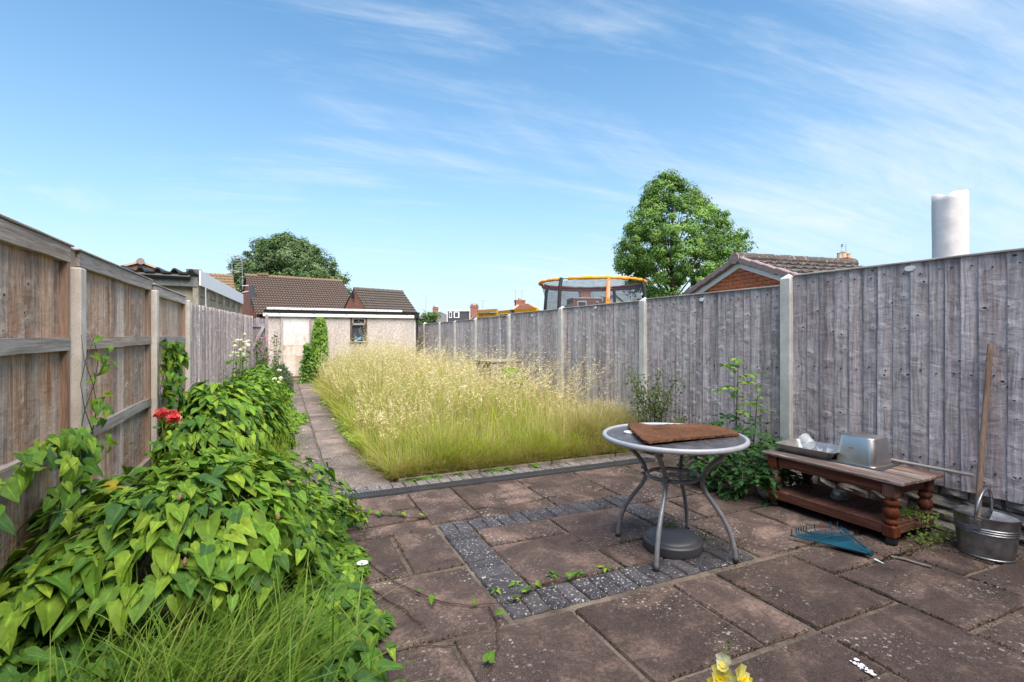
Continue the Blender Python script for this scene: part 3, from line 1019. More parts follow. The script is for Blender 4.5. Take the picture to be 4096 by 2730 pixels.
# end return facing the garden
ef = thing('fence_return', 'short dark grey board return fence with a leaning pale brace beside the garage', 'fence', (-.5, 13.25, 0))
for k in range(4):
    mb = MB()
    mb.box((-.105 + .082 * k, 0, .83 + (.02 if k == 1 else 0)), (.078, .018, 1.66))
    mb.obj('board', M['end_grey'], ef)
mb = MB()
mb.box((0.0, -.03, 1.50), (.34, .035, .075))
mb.obj('rail', M['end_grey'], ef)
mb = MB()
mb.box((-.16, -.03, .86), (.07, .07, 1.72))
mb.box((.165, -.03, .88), (.06, .06, 1.76))
mb.obj('gate_post', M['end_grey'], ef)
mb = MB()
mb.prism([(-.18, -.07, .95), (-.11, -.07, .95), (-.11, -.05, .95), (-.18, -.05, .95)], (.24, 0, .52))
mb.obj('brace', M['fence_grey_rail'], ef)


# ================================================================== GARAGE AT THE END OF THE GARDEN
GY = 14.9
ga = thing('garage', 'pebbledashed single garage with boarded door, brown window and black gutter at the garden end', 'garage', (1.6, GY, 0))
gx0, gx1 = -.375, 3.63
T_ = lambda x: x - 1.6


def wall_panel(mb, x0, x1, z0, z1, y=0.0, th=.12):
    mb.box(((x0 + x1) / 2 - 1.6, y + th / 2, (z0 + z1) / 2), (x1 - x0, th, z1 - z0))


wb = MB()
wall_panel(wb, gx0, -.03, -.1, 1.79)
wall_panel(wb, .70, 1.735, -.1, 1.79)
wall_panel(wb, 1.735, 2.20, -.1, 1.085)
wall_panel(wb, 2.20, gx1, -.1, 1.79)
wb.box((gx0 + .06 - 1.6, 2.6, .9), (.12, 4.9, 1.9))
wb.box((gx1 - .06 - 1.6, 2.6, .9), (.12, 4.9, 1.9))
wb.box((T_(1.63), 5.1, .9), (gx1 - gx0, .12, 1.9))
wb.obj('wall', M['pebble'], ga)
# corner pier on the right
cp = MB()
cp.box((T_(3.575), -.012, .85), (.09, .025, 1.86))
cp.obj('corner_pier', M['post'], ga)
fb = MB()
fb.box((T_((gx0 + gx1) / 2 - .03), -.045, 1.812), (gx1 - gx0 + .12, .08, .085), bev=.004)
fb.obj('fascia', M['white_paint'], ga)
gb = MB()
prof = [(.03, .035), (.02, -.01), (-.01, -.035), (-.045, -.01), (-.055, .035), (-.045, .035), (-.01, -.02), (.02, .035)]
gb.prism([(gx0 - .07 - 1.6, -.04 + a, 1.905 + b) for a, b in prof], (gx1 - gx0 + .13, 0, 0))
for k in range(5):
    gb.box((gx0 + .3 + .85 * k - 1.6, -.065, 1.90), (.03, .08, .08))
gb.obj('gutter', M['black_plastic'], ga)
fl = MB()
fl.prism([(gx0 - .0 - 1.6, -.10, 1.955), (gx0 - .0 - 1.6, -.10, 2.0), (gx0 - .0 - 1.6, .05, 2.015), (gx0 - .0 - 1.6, .05, 1.955)], (3.55, 0, -.008))
flash = fl.obj('roof_edge', M['white_paint'], ga)
for k in range(11):
    sb = MB()
    sb.lathe([(.010, 0), (.010, .012)], seg=6)
    o = sb.obj('bolt', M['black_plastic'], flash)
    o.rotation_euler = (R(90), 0, 0)
    o.location = (gx0 + .18 + .33 * k - 1.6, -.098, 1.978)
# shallow corrugated roof behind the edge
cr_ = MB()
nx = 60
for j in range(2):
    for i in range(nx + 1):
        x = gx0 - .05 + (gx1 - gx0 + .1) * i / nx
        cr_.v.append((x - 1.6, .02 + j * 5.3, 1.94 - .02 * j + .018 * math.sin(i * math.pi / 2)))
for i in range(nx):
    cr_.f.append((i, i + 1, nx + 1 + i + 1, nx + 1 + i))
cr_.obj('roof', M['slate'], ga)
# door
ob = MB()
ob.box((T_(.335), .01, .97), (.665, .03, 1.60))
door = ob.obj('door', M['ply'], ga)
ob = MB()
for k, (x, wl) in enumerate(((.07, .05), (.13, .03), (.18, .04), (.25, .02))):
    ob.box((T_(x), -.006, .19 + .01 * k), (wl * .6, .004, .03 + .02 * (k % 2)))
ob.obj('rotten_patch', M['black_plastic'], door)
ob = MB()
ob.box((T_(.335), .0, .145), (.665, .05, .03))
ob.obj('door_sill', M['clay_red'], door)
ob = MB()
ob.box((T_(-.015), -.015, .90), (.05, .06, 1.78))
ob.box((T_(.685), -.012, .90), (.035, .05, 1.78))
ob.obj('door_frame', M['door_frame'], ga)
ob = MB()
ob.box((T_(.33), -.16, .05), (.80, .35, .13), bev=.01)
ob.obj('doorstep', M['kerb'], ga)
# window
wf = MB()
wx0, wx1, wz0, wz1 = 1.74, 2.195, 1.10, 1.775
for x in (wx0 + .02, wx1 - .02):
    wf.box((T_(x), .02, (wz0 + wz1) / 2), (.045, .07, wz1 - wz0))
wf.box((T_(1.967), .02, wz1 - .015), (wx1 - wx0 - .09, .065, .04))
wf.box((T_(1.967), .02, 1.545), (wx1 - wx0 - .09, .065, .035))
win = wf.obj('window', M['brown_frame'], ga)
sf = MB()
for (x, z, dx, dz) in ((1.967, 1.735, .34, .03), (1.967, 1.585, .34, .05), (1.805, 1.66, .035, .13), (2.13, 1.66, .035, .13)):
    sf.box((T_(x), -.005, z), (dx, .05, dz))
sf.obj('sash', M['grey_frame'], win)
for z0, z1, x0, x1 in ((1.61, 1.72, 1.82, 2.11), (1.13, 1.53, 1.785, 2.15)):
    pn = MB()
    pn.box((T_((x0 + x1) / 2), .035, (z0 + z1) / 2), (x1 - x0, .006, z1 - z0))
    pn.obj('pane', M['pane'], win)
sb = MB()
sb.box((T_(1.967), -.03, 1.085), (.50, .10, .03), bev=.005)
sb.obj('sill', M['grey_frame'], win)
sp_ = MB()
sp_.box((T_(1.967), .045, 1.3), (.42, .004, .5))
# downpipe with hopper at the right corner
dp = MB()
dp.tube([(T_(3.60), -.07, 1.9), (T_(3.60), -.07, 1.78), (T_(3.625), -.05, 1.68), (T_(3.625), -.05, .0)], .032, 8)
dp.box((T_(3.60), -.075, 1.84), (.13, .12, .14))
dp.tube([(T_(3.60), -.07, 1.74), (T_(3.82), -.06, 1.76)], .03, 8)
dp.obj('downpipe', M['black_plastic'], ga)
# something blue left on the inside ledge, behind the pane
bl = thing('plastic_toy', 'bright blue plastic toy lying behind the garage window', 'toy', (1.93, GY + .028, 1.135))
mb = MB()
mb.add([(-.11, 0, 0), (-.02, 0, .02), (.10, 0, .10), (.085, 0, .03), (.12, 0, .0), (-.02, 0, -.004), (-.11, -.006, 0), (-.02, -.02, .02), (.10, -.006, .10), (.085, -.02, .03), (.12, -.006, .0), (-.02, -.02, -.004)],
       [(0, 1, 5), (1, 2, 3), (1, 3, 4, 5), (6, 11, 7), (7, 9, 8), (7, 11, 10, 9), (0, 6, 7, 1), (1, 7, 8, 2), (2, 8, 9, 3), (3, 9, 10, 4), (4, 10, 11, 5), (5, 11, 6, 0)])
mb.obj('body', M['blue_plastic'], bl)


# ================================================================== BUILDINGS BEYOND
def pantiles(name, P, ex, es, W, L, nw, nr, mat, parent, amp=.03, step=.03):
    """Pantile slope as one mesh: P top-left corner, ex unit along the ridge, es unit down the slope."""
    P, ex, es = Vector(P), Vector(ex), Vector(es)
    nrm = ex.cross(es)
    if nrm.z < 0:
        nrm = -nrm
    q = 5
    prof = [0, .55, 1.0, .75, .2]
    V, F = [], []
    cols = nw * q + 1
    r = random.Random(nw * 31 + nr)
    for j in range(nr):
        for e in (0, 1):
            t = L * (j + e * 1.0) / nr
            lift = step if e else 0.0
            for i in range(cols):
                hgt = amp * prof[i % q] + lift + r.uniform(-.003, .003)
                V.append(P + ex * (W * i / (cols - 1)) + es * (t + (.012 * r.random() if e else 0)) + nrm * hgt)
    for j in range(nr):
        b = j * 2 * cols
        for i in range(cols - 1):
            F.append((b + i, b + i + 1, b + cols + i + 1, b + cols + i))
            if j < nr - 1:
                F.append((b + cols + i, b + cols + i + 1, b + 2 * cols + i + 1, b + 2 * cols + i))
    mb = MB()
    mb.v, mb.f = V, F
    o = mb.obj(name, mat, parent)
    o.data.polygons.foreach_set('use_smooth', [False] * len(o.data.polygons))
    return kind(o, 'stuff')


def chimney(parent, c, w_, d_, z0, z1, pots, rz=0.0, mat=None, potmat=None, corbel=True):
    c = Vector(c)
    mb = MB()
    mb.box((c.x, c.y, (z0 + z1) / 2), (w_, d_, z1 - z0), rz)
    h = z1 - z0
    if corbel:
        mb.box((c.x, c.y, z1 - h * .10), (w_ * 1.12, d_ * 1.12, h * .12), rz)
        mb.box((c.x, c.y, z1 + h * .03), (w_ * 1.04, d_ * 1.04, h * .06), rz)
    ch = mb.obj('chimney', mat or M['brick'], parent)
    for k in range(pots):
        u = (k + .5) / pots - .5
        px_, py_ = u * w_ * .9 * math.cos(rz), u * w_ * .9 * math.sin(rz)
        r0 = w_ / pots * .30
        pb_ = MB()
        hh = r0 * (2.6 if k % 2 else 2.0)
        pb_.lathe([(r0 * 1.05, 0), (r0 * .9, hh * .8), (r0 * 1.05, hh * .82), (r0 * 1.05, hh), (r0 * .7, hh), (r0 * .7, hh * .6)], (c.x + px_, c.y + py_, z1 + h * .05), 10)
        pb_.obj('chimney_pot', (potmat or [M['clay']])[k % len(potmat or [1])], ch)
    return ch


def aerial(parent, base, h, boom, rz, n=6, el=.5, rad=.016):
    b = Vector(base)
    mb = MB()
    mb.tube([b, b + Vector((0, 0, h))], rad, 5)
    d = Vector((math.cos(rz), math.sin(rz), 0))
    e = Vector((-d.y, d.x, 0)) * .5 + Vector((0, 0, .35))
    t = b + Vector((0, 0, h - .05))
    mb.tube([t - d * boom * .5, t + d * boom * .5], rad * .8, 5)
    for k in range(n):
        p = t + d * boom * (k / (n - 1) - .5)
        mb.tube([p - e * el * .5, p + e * el * .5], rad * .5, 4)
    return mb.obj('aerial', M['aerial'], parent)


# ---- bungalow with brown pantiles straight behind the garage
RL, RR = Vector((-2.436, 40.600, 5.496)), Vector((4.292, 42.060, 5.503))
RR.z = RL.z
ex = (RR - RL).normalized()
Wr = (RR - RL).length
out = Vector((ex.y, -ex.x, 0))
es = (out * math.cos(R(35)) + Vector((0, 0, -math.sin(R(35))))).normalized()
bung = thing('bungalow', 'red brick bungalow with long brown pantiled roof rising behind the garage', 'house', (RL.x, RL.y, 0))
bo = Vector((RL.x, RL.y, 0))
LS = 5.2
pantiles('roof_tiles', RL - bo, ex, es, Wr, LS, 38, 17, M['tile_brown'], bung, .085, .085)
es2 = (-out * math.cos(R(35)) + Vector((0, 0, -math.sin(R(35))))).normalized()
mb = MB()
a0 = RL - bo
mb.quad(a0, a0 + es2 * LS, a0 + es2 * LS + ex * Wr, a0 + ex * Wr)
mb.obj('rear_roof', M['tile_brown'], bung)
mb = MB()
e0, e1 = a0 + es * LS, a0 + es2 * LS
for off in (ex * .15, ex * (Wr - .15)):
    A = [a0 + off - Vector((0, 0, .12)), e0 + off + Vector((0, 0, -.08)) - out * .25, Vector((e0.x + off.x - out.x * .25, e0.y + off.y - out.y * .25, -.1)), Vector((e1.x + off.x + out.x * .25, e1.y + off.y + out.y * .25, -.1)), e1 + off + out * .25 - Vector((0, 0, .08))]
    mb.prism(A, ex * .12)
f0, f1 = e0 - out * .3, e0 - out * .3 + ex * Wr
mb.prism([Vector((f0.x, f0.y, -.1)), Vector((f1.x, f1.y, -.1)), f1 - Vector((0, 0, .05)), f0 - Vector((0, 0, .05))], out * -.2)
mb.obj('wall', M['brick'], bung)
mb = MB()
for k in range(23):
    p0 = a0 + ex * (Wr * k / 23)
    p1 = a0 + ex * (Wr * (k + 1.06) / 23)
    mb.tube([p0 + Vector((0, 0, .0)), p1 + Vector((0, 0, .03))], .12, 8)
kind(mb.obj('ridge_tiles', M['tile_orange'], bung), 'stuff')
mb = MB()
mb.box(a0 + ex * 1.15 + Vector((0, 0, .16)), (.75, .35, .13), math.atan2(ex.y, ex.x))
mb.obj('ridge_vent', M['tile_orange'], bung)
mb = MB()
p = a0 + es * 2.0 - ex * .12
mb.tube([p + Vector((-.25, 0, 0)), p + Vector((-.3, 0, 2.2))], .03, 6)
mb.tube([p + Vector((-.3, 0, .25)), p + Vector((.1, 0, .3))], .03, 6)
mb.tube([p + Vector((-.3, 0, -.2)), p + Vector((.1, 0, -.1))], .03, 6)
for k in range(7):
    mb.tube([p + Vector((-.75, -.15, 1.1 + .16 * k)), p + Vector((-.3, 0, 1.2 + .15 * k))], .018, 4)
mb.obj('aerial', M['aerial'], bung)
mb = MB()
p = a0 + es * 2.9 - ex * .02
mb.box(p + Vector((.1, -.1, .1)), (.35, .25, 1.3), 0.1)
mb.obj('flood_lamp', M['charcoal_plastic'], bung)

# ---- smaller tiled roof with a brick gable, nearer
SLp, SRp = Vector((3.695, 30.151, 3.929)), Vector((6.716, 31.200, 3.983))
SRp.z = SLp.z
ex = (SRp - SLp).normalized()
Wr = (SRp - SLp).length
out = Vector((ex.y, -ex.x, 0))
pit = R(40)
es = (out * math.cos(pit) + Vector((0, 0, -math.sin(pit)))).normalized()
es2 = (-out * math.cos(pit) + Vector((0, 0, -math.sin(pit)))).normalized()
outh = thing('outbuilding', 'small outbuilding with dark pantiled roof and red brick gable behind the garage window', 'outbuilding', (SLp.x, SLp.y, 0))
a0 = SLp - Vector((SLp.x, SLp.y, 0))
LS = 2.6
pantiles('roof_tiles', a0, ex, es, Wr, LS, 24, 11, M['tile_grey'], outh, .06, .06)
mb = MB()
mb.quad(a0, a0 + es2 * LS, a0 + es2 * LS + ex * Wr, a0 + ex * Wr)
mb.obj('rear_roof', M['tile_grey'], outh)
e0, e1 = a0 + es * LS, a0 + es2 * LS
mb = MB()
for off in (ex * .05, ex * (Wr - .15)):
    A = [a0 + off - Vector((0, 0, .05)), e0 + off - Vector((0, 0, .06)), Vector((e0.x + off.x, e0.y + off.y, -.1)), Vector((e1.x + off.x, e1.y + off.y, -.1)), e1 + off - Vector((0, 0, .06))]
    mb.prism(A, ex * .1)
f0 = e0 - out * .12
f1 = f0 + ex * Wr
mb.prism([Vector((f0.x, f0.y, -.1)), Vector((f1.x, f1.y, -.1)), f1 - Vector((0, 0, .08)), f0 - Vector((0, 0, .08))], out * -.1)
mb.obj('wall', M['brick'], outh)
mb = MB()
for k in range(10):
    mb.tube([a0 + ex * (Wr * k / 10), a0 + ex * (Wr * (k + 1.06) / 10) + Vector((0, 0, .02))], .075, 8)
kind(mb.obj('ridge_tiles', M['tile_grey'], outh), 'stuff')
mb = MB()
mb.box(a0 - ex * .06 + Vector((0, 0, -.42)), (.1, .13, .34), math.atan2(ex.y, ex.x))
mb.obj('wall_lamp', M['black_plastic'], outh)

# ---- neighbour's concrete panel garage, left
NA, NB = Vector((-1.60, 12.4, 0)), Vector((-1.19, 18.26, 0))
dv = (NB - NA).normalized()
nv = Vector((dv.y, -dv.x, 0))                      # outward, towards our garden
ng = thing('panel_garage', 'neighbouring concrete panel garage with white fascia and corrugated roof over the left fence', 'garage', (-1.6, 12.4, 0))
Ln = (NB - NA).length
Wn = 3.2
mb = MB()
for k in range(6):
    t0 = Ln * (k + .04) / 6
    mb.prism([tuple(dv * t0 - nv * .10), tuple(dv * (t0 + Ln / 6 * .92) - nv * .10), tuple(dv * (t0 + Ln / 6 * .92) - nv * .05), tuple(dv * t0 - nv * .05)], (0, 0, 2.35))
mb.prism([tuple(-nv * .08 + dv * .02), tuple(-nv * Wn + dv * .02), tuple(-nv * Wn + dv * .1), tuple(-nv * .08 + dv * .1)], (0, 0, 2.3))
mb.obj('wall', M['panel_conc'], ng)
for k in range(7):
    t0 = Ln * k / 6
    pb_ = MB()
    pb_.box(dv * t0 - nv * .04 + Vector((0, 0, 1.2)), (.10, .16, 2.4), math.atan2(dv.y, dv.x) - math.pi / 2)
    pb_.obj('concrete_post', M['panel_conc'], ng)
# split-stone faces of the panels
for k in range(6):
    st = MB()
    for r_ in range(8):
        z0 = .15 + r_ * .28
        t0 = Ln * (k + .09) / 6
        st.prism([tuple(dv * t0 - nv * .05 + Vector((0, 0, z0))), tuple(dv * (t0 + Ln / 6 * .82) - nv * .05 + Vector((0, 0, z0 + rnd.uniform(-.02, .02)))),
                  tuple(dv * (t0 + Ln / 6 * .82) - nv * .05 + Vector((0, 0, z0 + .25))), tuple(dv * t0 - nv * .05 + Vector((0, 0, z0 + .25)))], nv * rnd.uniform(.012, .03))
    st.obj('stone_facing', M['panel_conc'], ng)
mb = MB()
mb.prism([tuple(nv * .02 + Vector((0, 0, 2.31)) - dv * .06), tuple(nv * .05 + Vector((0, 0, 2.31)) - dv * .06), tuple(nv * .05 + Vector((0, 0, 2.625)) - dv * .06), tuple(nv * .02 + Vector((0, 0, 2.625)) - dv * .06)], dv * (Ln + .1) + Vector((0, 0, -.05)))
mb.obj('white_fascia', M['white_paint'], ng)
mb = MB()
c0 = -dv * .10
mb.prism([tuple(c0 + nv * .0 + Vector((0, 0, 2.28))), tuple(c0 - nv * Wn + Vector((0, 0, 2.34))), tuple(c0 - nv * Wn + Vector((0, 0, 2.52))), tuple(c0 + nv * .0 + Vector((0, 0, 2.48)))], dv * .05)
mb.obj('front_board', M['slate'], ng)
mb = MB()
mb.tube([c0 - dv * .05 - nv * .12 + Vector((0, 0, 2.47)), c0 - dv * .05 - nv * Wn + Vector((0, 0, 2.54))], .055, 8)
mb.obj('gutter', M['black_plastic'], ng)
mb = MB()
nx = 66
for j in range(2):
    for i in range(nx + 1):
        u = i / nx
        hgt = max(0, math.sin(i * math.pi / 3)) * .085
        p = -nv * (.02 + Wn * u) + dv * (-.22 + j * (Ln + .3)) + Vector((0, 0, 2.555 + .05 * u - .1 * j + hgt))
        mb.v.append(tuple(p))
        mb.v.append(tuple(p - Vector((0, 0, .035))))
for i in range(nx):
    a, b, c, d = 2 * i, 2 * i + 2, 2 * (nx + 1) + 2 * i + 2, 2 * (nx + 1) + 2 * i
    mb.f += [(a, b, c, d), (a, a + 1, b + 1, b)]
mb.obj('corrugated_roof', M['black_plastic'], ng)
mb = MB()
mb.tube([dv * .35 + nv * .06 + Vector((0, 0, 2.3)), dv * .4 + nv * .06 + Vector((0, 0, 1.5))], .012, 6)
mb.obj('cable', M['white_plastic'], ng)


def gable_house(name, label, apex, half, rise, length, rz, wallmat, roofmat, cat='house', ztop=None, over=.2, group=None):
    """Gable end at the apex facing local -Y, ridge running back along +Y."""
    t = thing(name, label, cat, (apex[0], apex[1], 0), rz, group)
    z = apex[2]
    ze = z - rise
    mb = MB()
    mb.prism([(0, 0, z - .05), (-half, 0, ze), (-half, 0, -.1), (half, 0, -.1), (half, 0, ze)], (0, length, 0))
    mb.obj('wall', wallmat, t)
    mb = MB()
    for s in (-1, 1):
        dx, dz = half * s, -rise
        k = 1 + over / half
        mb.prism([(0, -over, z), (dx * k, -over, z + dz * k), (dx * k, -over, z + dz * k + .09), (0, -over, z + .09)], (0, length + over, 0))
    mb.obj('roof', roofmat, t)
    return t, z, ze


t, z, ze = gable_house('brick_gable_house', 'distant red brick gable end with pale verge peeping over the left fence', (-6.374, 30.308, 4.822), 1.45, .55, 6.0, R(16), M['brick'], M['clay'], over=.15)
mb = MB()
mb.tube([(0, -.22, z + .06), (0, 5.5, z + .06)], .16, 10)
mb.obj('ridge_tile', M['verge'], t)
# mossy orange roof behind the white fascia
ma = Vector((-4.100, 34.767, 4.914))
mo = thing('mossy_roof_house', 'far house with orange mossy pantiled roof between the white fascia and the tall aerial', 'house', (ma.x, ma.y, 0))
ex = Vector((.985, .17, 0)).normalized()
out = Vector((ex.y, -ex.x, 0))
es = (out * math.cos(R(38)) + Vector((0, 0, -math.sin(R(38)))))
es2 = (-out * math.cos(R(38)) + Vector((0, 0, -math.sin(R(38)))))
z = ma.z
pantiles('roof_tiles', (-1.5, -.25, z), ex, es, 2.9, 3.2, 14, 11, M['tile_orange'], mo, .05, .04)
mb = MB()
o0 = Vector((-1.5, -.25, z))
mb.quad(o0, o0 + es2 * 3.2, o0 + es2 * 3.2 + ex * 2.9, o0 + ex * 2.9)
mb.obj('rear_roof', M['tile_orange'], mo)
mb = MB()
e0, e1 = o0 + es * 3.2, o0 + es2 * 3.2
for off in (ex * .05, ex * 2.72):
    mb.prism([o0 + off - Vector((0, 0, .05)), e0 + off - Vector((0, 0, .06)), Vector((e0.x + off.x, e0.y + off.y, -.1)), Vector((e1.x + off.x, e1.y + off.y, -.1)), e1 + off - Vector((0, 0, .06))], ex * .12)
f0 = e0 - out * .2
f1 = f0 + ex * 2.9
mb.prism([Vector((f0.x, f0.y, -.1)), Vector((f1.x, f1.y, -.1)), f1 - Vector((0, 0, .1)), f0 - Vector((0, 0, .1))], out * -.1)
mb.obj('wall', M['brick'], mo)
mb = MB()
mb.box(o0 + ex * .9 + Vector((0, 0, .1)), (.75, .3, .16), .17)
mb.obj('ridge_vent', M['tile_grey'], mo)
# tall aerial at its right end
b = o0 + ex * 2.85
mb = MB()
mb.tube([b + Vector((0, 0, -1.6)), b + Vector((0, 0, 1.15))], .022, 6)
top = b + Vector((0, 0, 1.15))
mb.tube([top + Vector((-.75, 0, .2)), top + Vector((.75, 0, .02))], .014, 5)
mb.tube([top + Vector((-.2, 0, .0)), top + Vector((-.2, 0, .14))], .012, 5)
mb.tube([top + Vector((.14, 0, .0)), top + Vector((.14, 0, .1))], .012, 5)
mb.tube([top + Vector((-.2, 0, .0)), top + Vector((.14, 0, 0))], .012, 5)
for k in range(6):
    p = top + Vector((.35 + .08 * k, 0, .07 - .01 * k))
    mb.tube([p + Vector((0, -.1, -.12)), p + Vector((.02, .1, .12))], .008, 4)
mid = b + Vector((0, 0, .25))
mb.tube([mid + Vector((-.55, 0, .07)), mid + Vector((.4, 0, -.05))], .012, 5)
mb.obj('aerial', M['aerial'], mo)


# ---- far houses over the right fence
def hip_house(name, label, c, hw, hd, z_eave, z_ridge, ridge, rz, roofmat, wallmat):
    t = thing(name, label, 'house', (c[0], c[1], 0), rz)
    mb = MB()
    o = .3
    V = [(-hw - o, -hd - o, z_eave), (hw + o, -hd - o, z_eave), (hw + o, hd + o, z_eave), (-hw - o, hd + o, z_eave), (-ridge, 0, z_ridge), (ridge, 0, z_ridge)]
    mb.add(V, [(0, 1, 5, 4), (1, 2, 5), (2, 3, 4, 5), (3, 0, 4), (3, 2, 1, 0)])
    rf_ = mb.obj('roof', roofmat, t)
    hp = MB()
    for a, b in ((0, 4), (1, 5), (2, 5), (3, 4), (4, 5)):
        hp.tube([V[a], V[b]], .11, 6)
    hp.obj('hip_tiles', M['clay'] if roofmat is M['tile_red'] else M['slate'], rf_)
    rw = MB()
    n_ = 12
    for j in range(1, n_):
        q = j / n_
        A = Vector(V[0]).lerp(Vector(V[4]), q)
        B = Vector(V[1]).lerp(Vector(V[5]), q)
        C_ = Vector(V[3]).lerp(Vector(V[4]), q)
        D_ = Vector(V[2]).lerp(Vector(V[5]), q)
        up = Vector((0, 0, .05))
        for P_, Q_ in ((A, B), (B, D_), (C_, A)):
            nn = (Q_ - P_).normalized().cross(Vector((0, 0, 1))) * .02
            rw.add([P_ + nn - up * .3, Q_ + nn - up * .3, Q_ + nn + up, P_ + nn + up, P_ - nn * 4 + up, Q_ - nn * 4 + up], [(0, 1, 2, 3), (3, 2, 5, 4)])
    kind(rw.obj('tile_courses', roofmat, rf_), 'stuff')
    mb = MB()
    mb.box((0, 0, z_eave / 2 - .05), (2 * hw, 2 * hd, z_eave + .1))
    mb.obj('wall', wallmat, t)
    return t


def hw_(name, label, u_l, u_r, v_ap, v_e, k, ridge, rz, roofmat):
    pass


p = Vector((19.384, 68.053, 4.307))
t = hip_house('hipped_house', 'farthest grey hipped roof with a skylight and brick chimney right of the garage', (p.x, p.y), 2.6, 2.8, 2.9, p.z, .6, R(-8), M['slate'], M['render_white'])
chimney(t, (-.15, .3, 0), .66, .5, p.z - .8, p.z + .75, 2, 0, None, [M['clay'], M['white_paint']])
aerial(t, (-1.5, 0, p.z - .2), 2.6, 1.3, .2, 3, .3, .02)
mb = MB()
mb.box((-1.1, -1.9, 3.75), (.35, .9, .05), R(0), Matrix.Rotation(R(22), 3, 'X') @ Matrix.Rotation(R(-28), 3, 'Z'))
mb.obj('skylight', M['white_paint'], t)

# dark dormer house
p = Vector((15.562, 47.834, 3.677))
dh = thing('dormer_house', 'house with a dark grey clad flat dormer and slate roof beyond the right fence', 'house', (p.x, p.y, 0), R(-22))
mb = MB()
mb.box((.15, 1.5, p.z - .9), (2.0, 3.0, 1.7))
mb.obj('dormer', M['cladding'], dh)
mb = MB()
mb.box((.15, 1.5, p.z - .02), (2.15, 3.15, .1))
mb.obj('white_trim', M['white_paint'], dh)
mb = MB()
mb.box((-.86, -.02, p.z - .8), (.07, .07, 1.6))
mb.obj('downpipe', M['white_paint'], dh)
for x, wdt in ((-.55, .28), (.05, .55)):
    mb = MB()
    mb.box((x, -.03, p.z - .42), (wdt, .06, .62))
    w0 = mb.obj('window', M['white_paint'], dh)
    mb = MB()
    mb.box((x, -.065, p.z - .42), (wdt * .62, .01, .46))
    mb.obj('pane', M['pane'], w0)
mb = MB()
zr = p.z + .12
mb.prism([(3.1, 1.4, zr), (3.75, -1.9, zr - 2.1), (.5, -1.9, zr - 2.1), (.9, -.4, zr - 1.45), (2.3, 1.3, zr - .02)], (0, .1, .0))
mb.prism([(3.1, 1.4, zr), (5.0, 1.2, zr - 1.6), (5.3, -1.5, zr - 2.1), (3.75, -1.9, zr - 2.1)], (0, .1, 0))
mb.obj('roof', M['slate'], dh)
mb = MB()
mb.tube([(3.1, 1.35, zr + .03), (3.75, -1.95, zr - 2.05)], .08, 6)
mb.tube([(2.3, 1.25, zr + .0), (.5, -1.95, zr - 2.05)], .06, 6)
mb.obj('hip_tiles', M['clay_red'], dh)
mb = MB()
mb.box((2.2, 1.6, 1.2), (5.6, 5.6, 2.6))
mb.obj('wall', M['brick'], dh)
chimney(dh, (1.75, 1.2, 0), .78, .55, p.z - .7, p.z + .52, 3, 0, None, [M['slate'], M['clay']])
aerial(dh, (2.6, 1.6, p.z), 1.15, .7, .4, 3, .2, .016)

# orange fence panels next door
for i, (a, b) in enumerate((((5.623, 15.017, 2.057), (5.881, 14.022, 1.993)), ((5.845, 13.819, 1.986), (6.045, 11.754, 1.822)))):
    a, b = Vector(a), Vector(b)
    ht = a.z
    d = Vector((b.x - a.x, b.y - a.y, 0))
    L_ = d.length
    t = thing('orange_fence_panel', ('orange stained timber fence panel standing upright left of the black floodlight',
                                     'orange stained fence panel partly hidden behind the black floodlight')[i], 'fence', (a.x, a.y, 0), math.atan2(d.y, d.x), 'orange fence panels next door')
    n = 8 if i == 0 else 14
    for k in range(n):
        mb = MB()
        mb.box((L_ * (k + .5) / n, .01 * (k % 2), ht / 2 - .05), (L_ / n * 1.03, .015, ht - .1))
        mb.obj('board', M['orange_timber'], t)
    mb = MB()
    mb.box((L_ / 2, -.03, ht - .045), (L_, .05, .09))
    mb.obj('top_rail', M['orange_timber'], t)
    mb = MB()
    mb.box((L_ - .04, -.03, ht / 2 - .05), (.07, .045, ht - .1))
    mb.box((.04, -.03, ht / 2 - .05), (.07, .045, ht - .1))
    mb.obj('frame_post', M['orange_timber'], t)

# small black floodlight on the fence
p = Vector((4.030, 8.855, 1.713))
fl_ = thing('floodlight', 'small black box floodlight on a fence post below the red hipped roof', 'floodlight', (4.0, p.y, p.z - .045))
mb = MB()
mb.box((0, 0, .05), (.05, .12, .09), bev=.006)
mb.obj('housing', M['black_plastic'], fl_)
mb = MB()
mb.box((-.028, 0, .05), (.006, .09, .06))
mb.obj('lens', M['pane'], fl_)
mb = MB()
mb.box((.01, 0, -.02), (.02, .03, .07))
mb.obj('bracket', M['black_plastic'], fl_)

# red hipped house
p = Vector((19.519, 40.561, 4.035))
t = hip_house('hipped_house', 'red tiled hipped roof with a wide brick chimney and pots left of the trampoline', (p.x, p.y), 2.2, 2.6, 2.45, p.z, .35, R(-20), M['tile_red'], M['brick'])
chimney(t, (-.42, -.1, 0), .82, .55, p.z - .55, p.z + .28, 4, R(8), None, [M['white_paint'], M['clay_red'], M['clay']])
aerial(t, (-.8, 0, p.z - .3), 1.5, .5, .2, 3, .15, .014)
aerial(t, (-.2, .1, p.z), 1.2, .4, .3, 3, .15, .014)

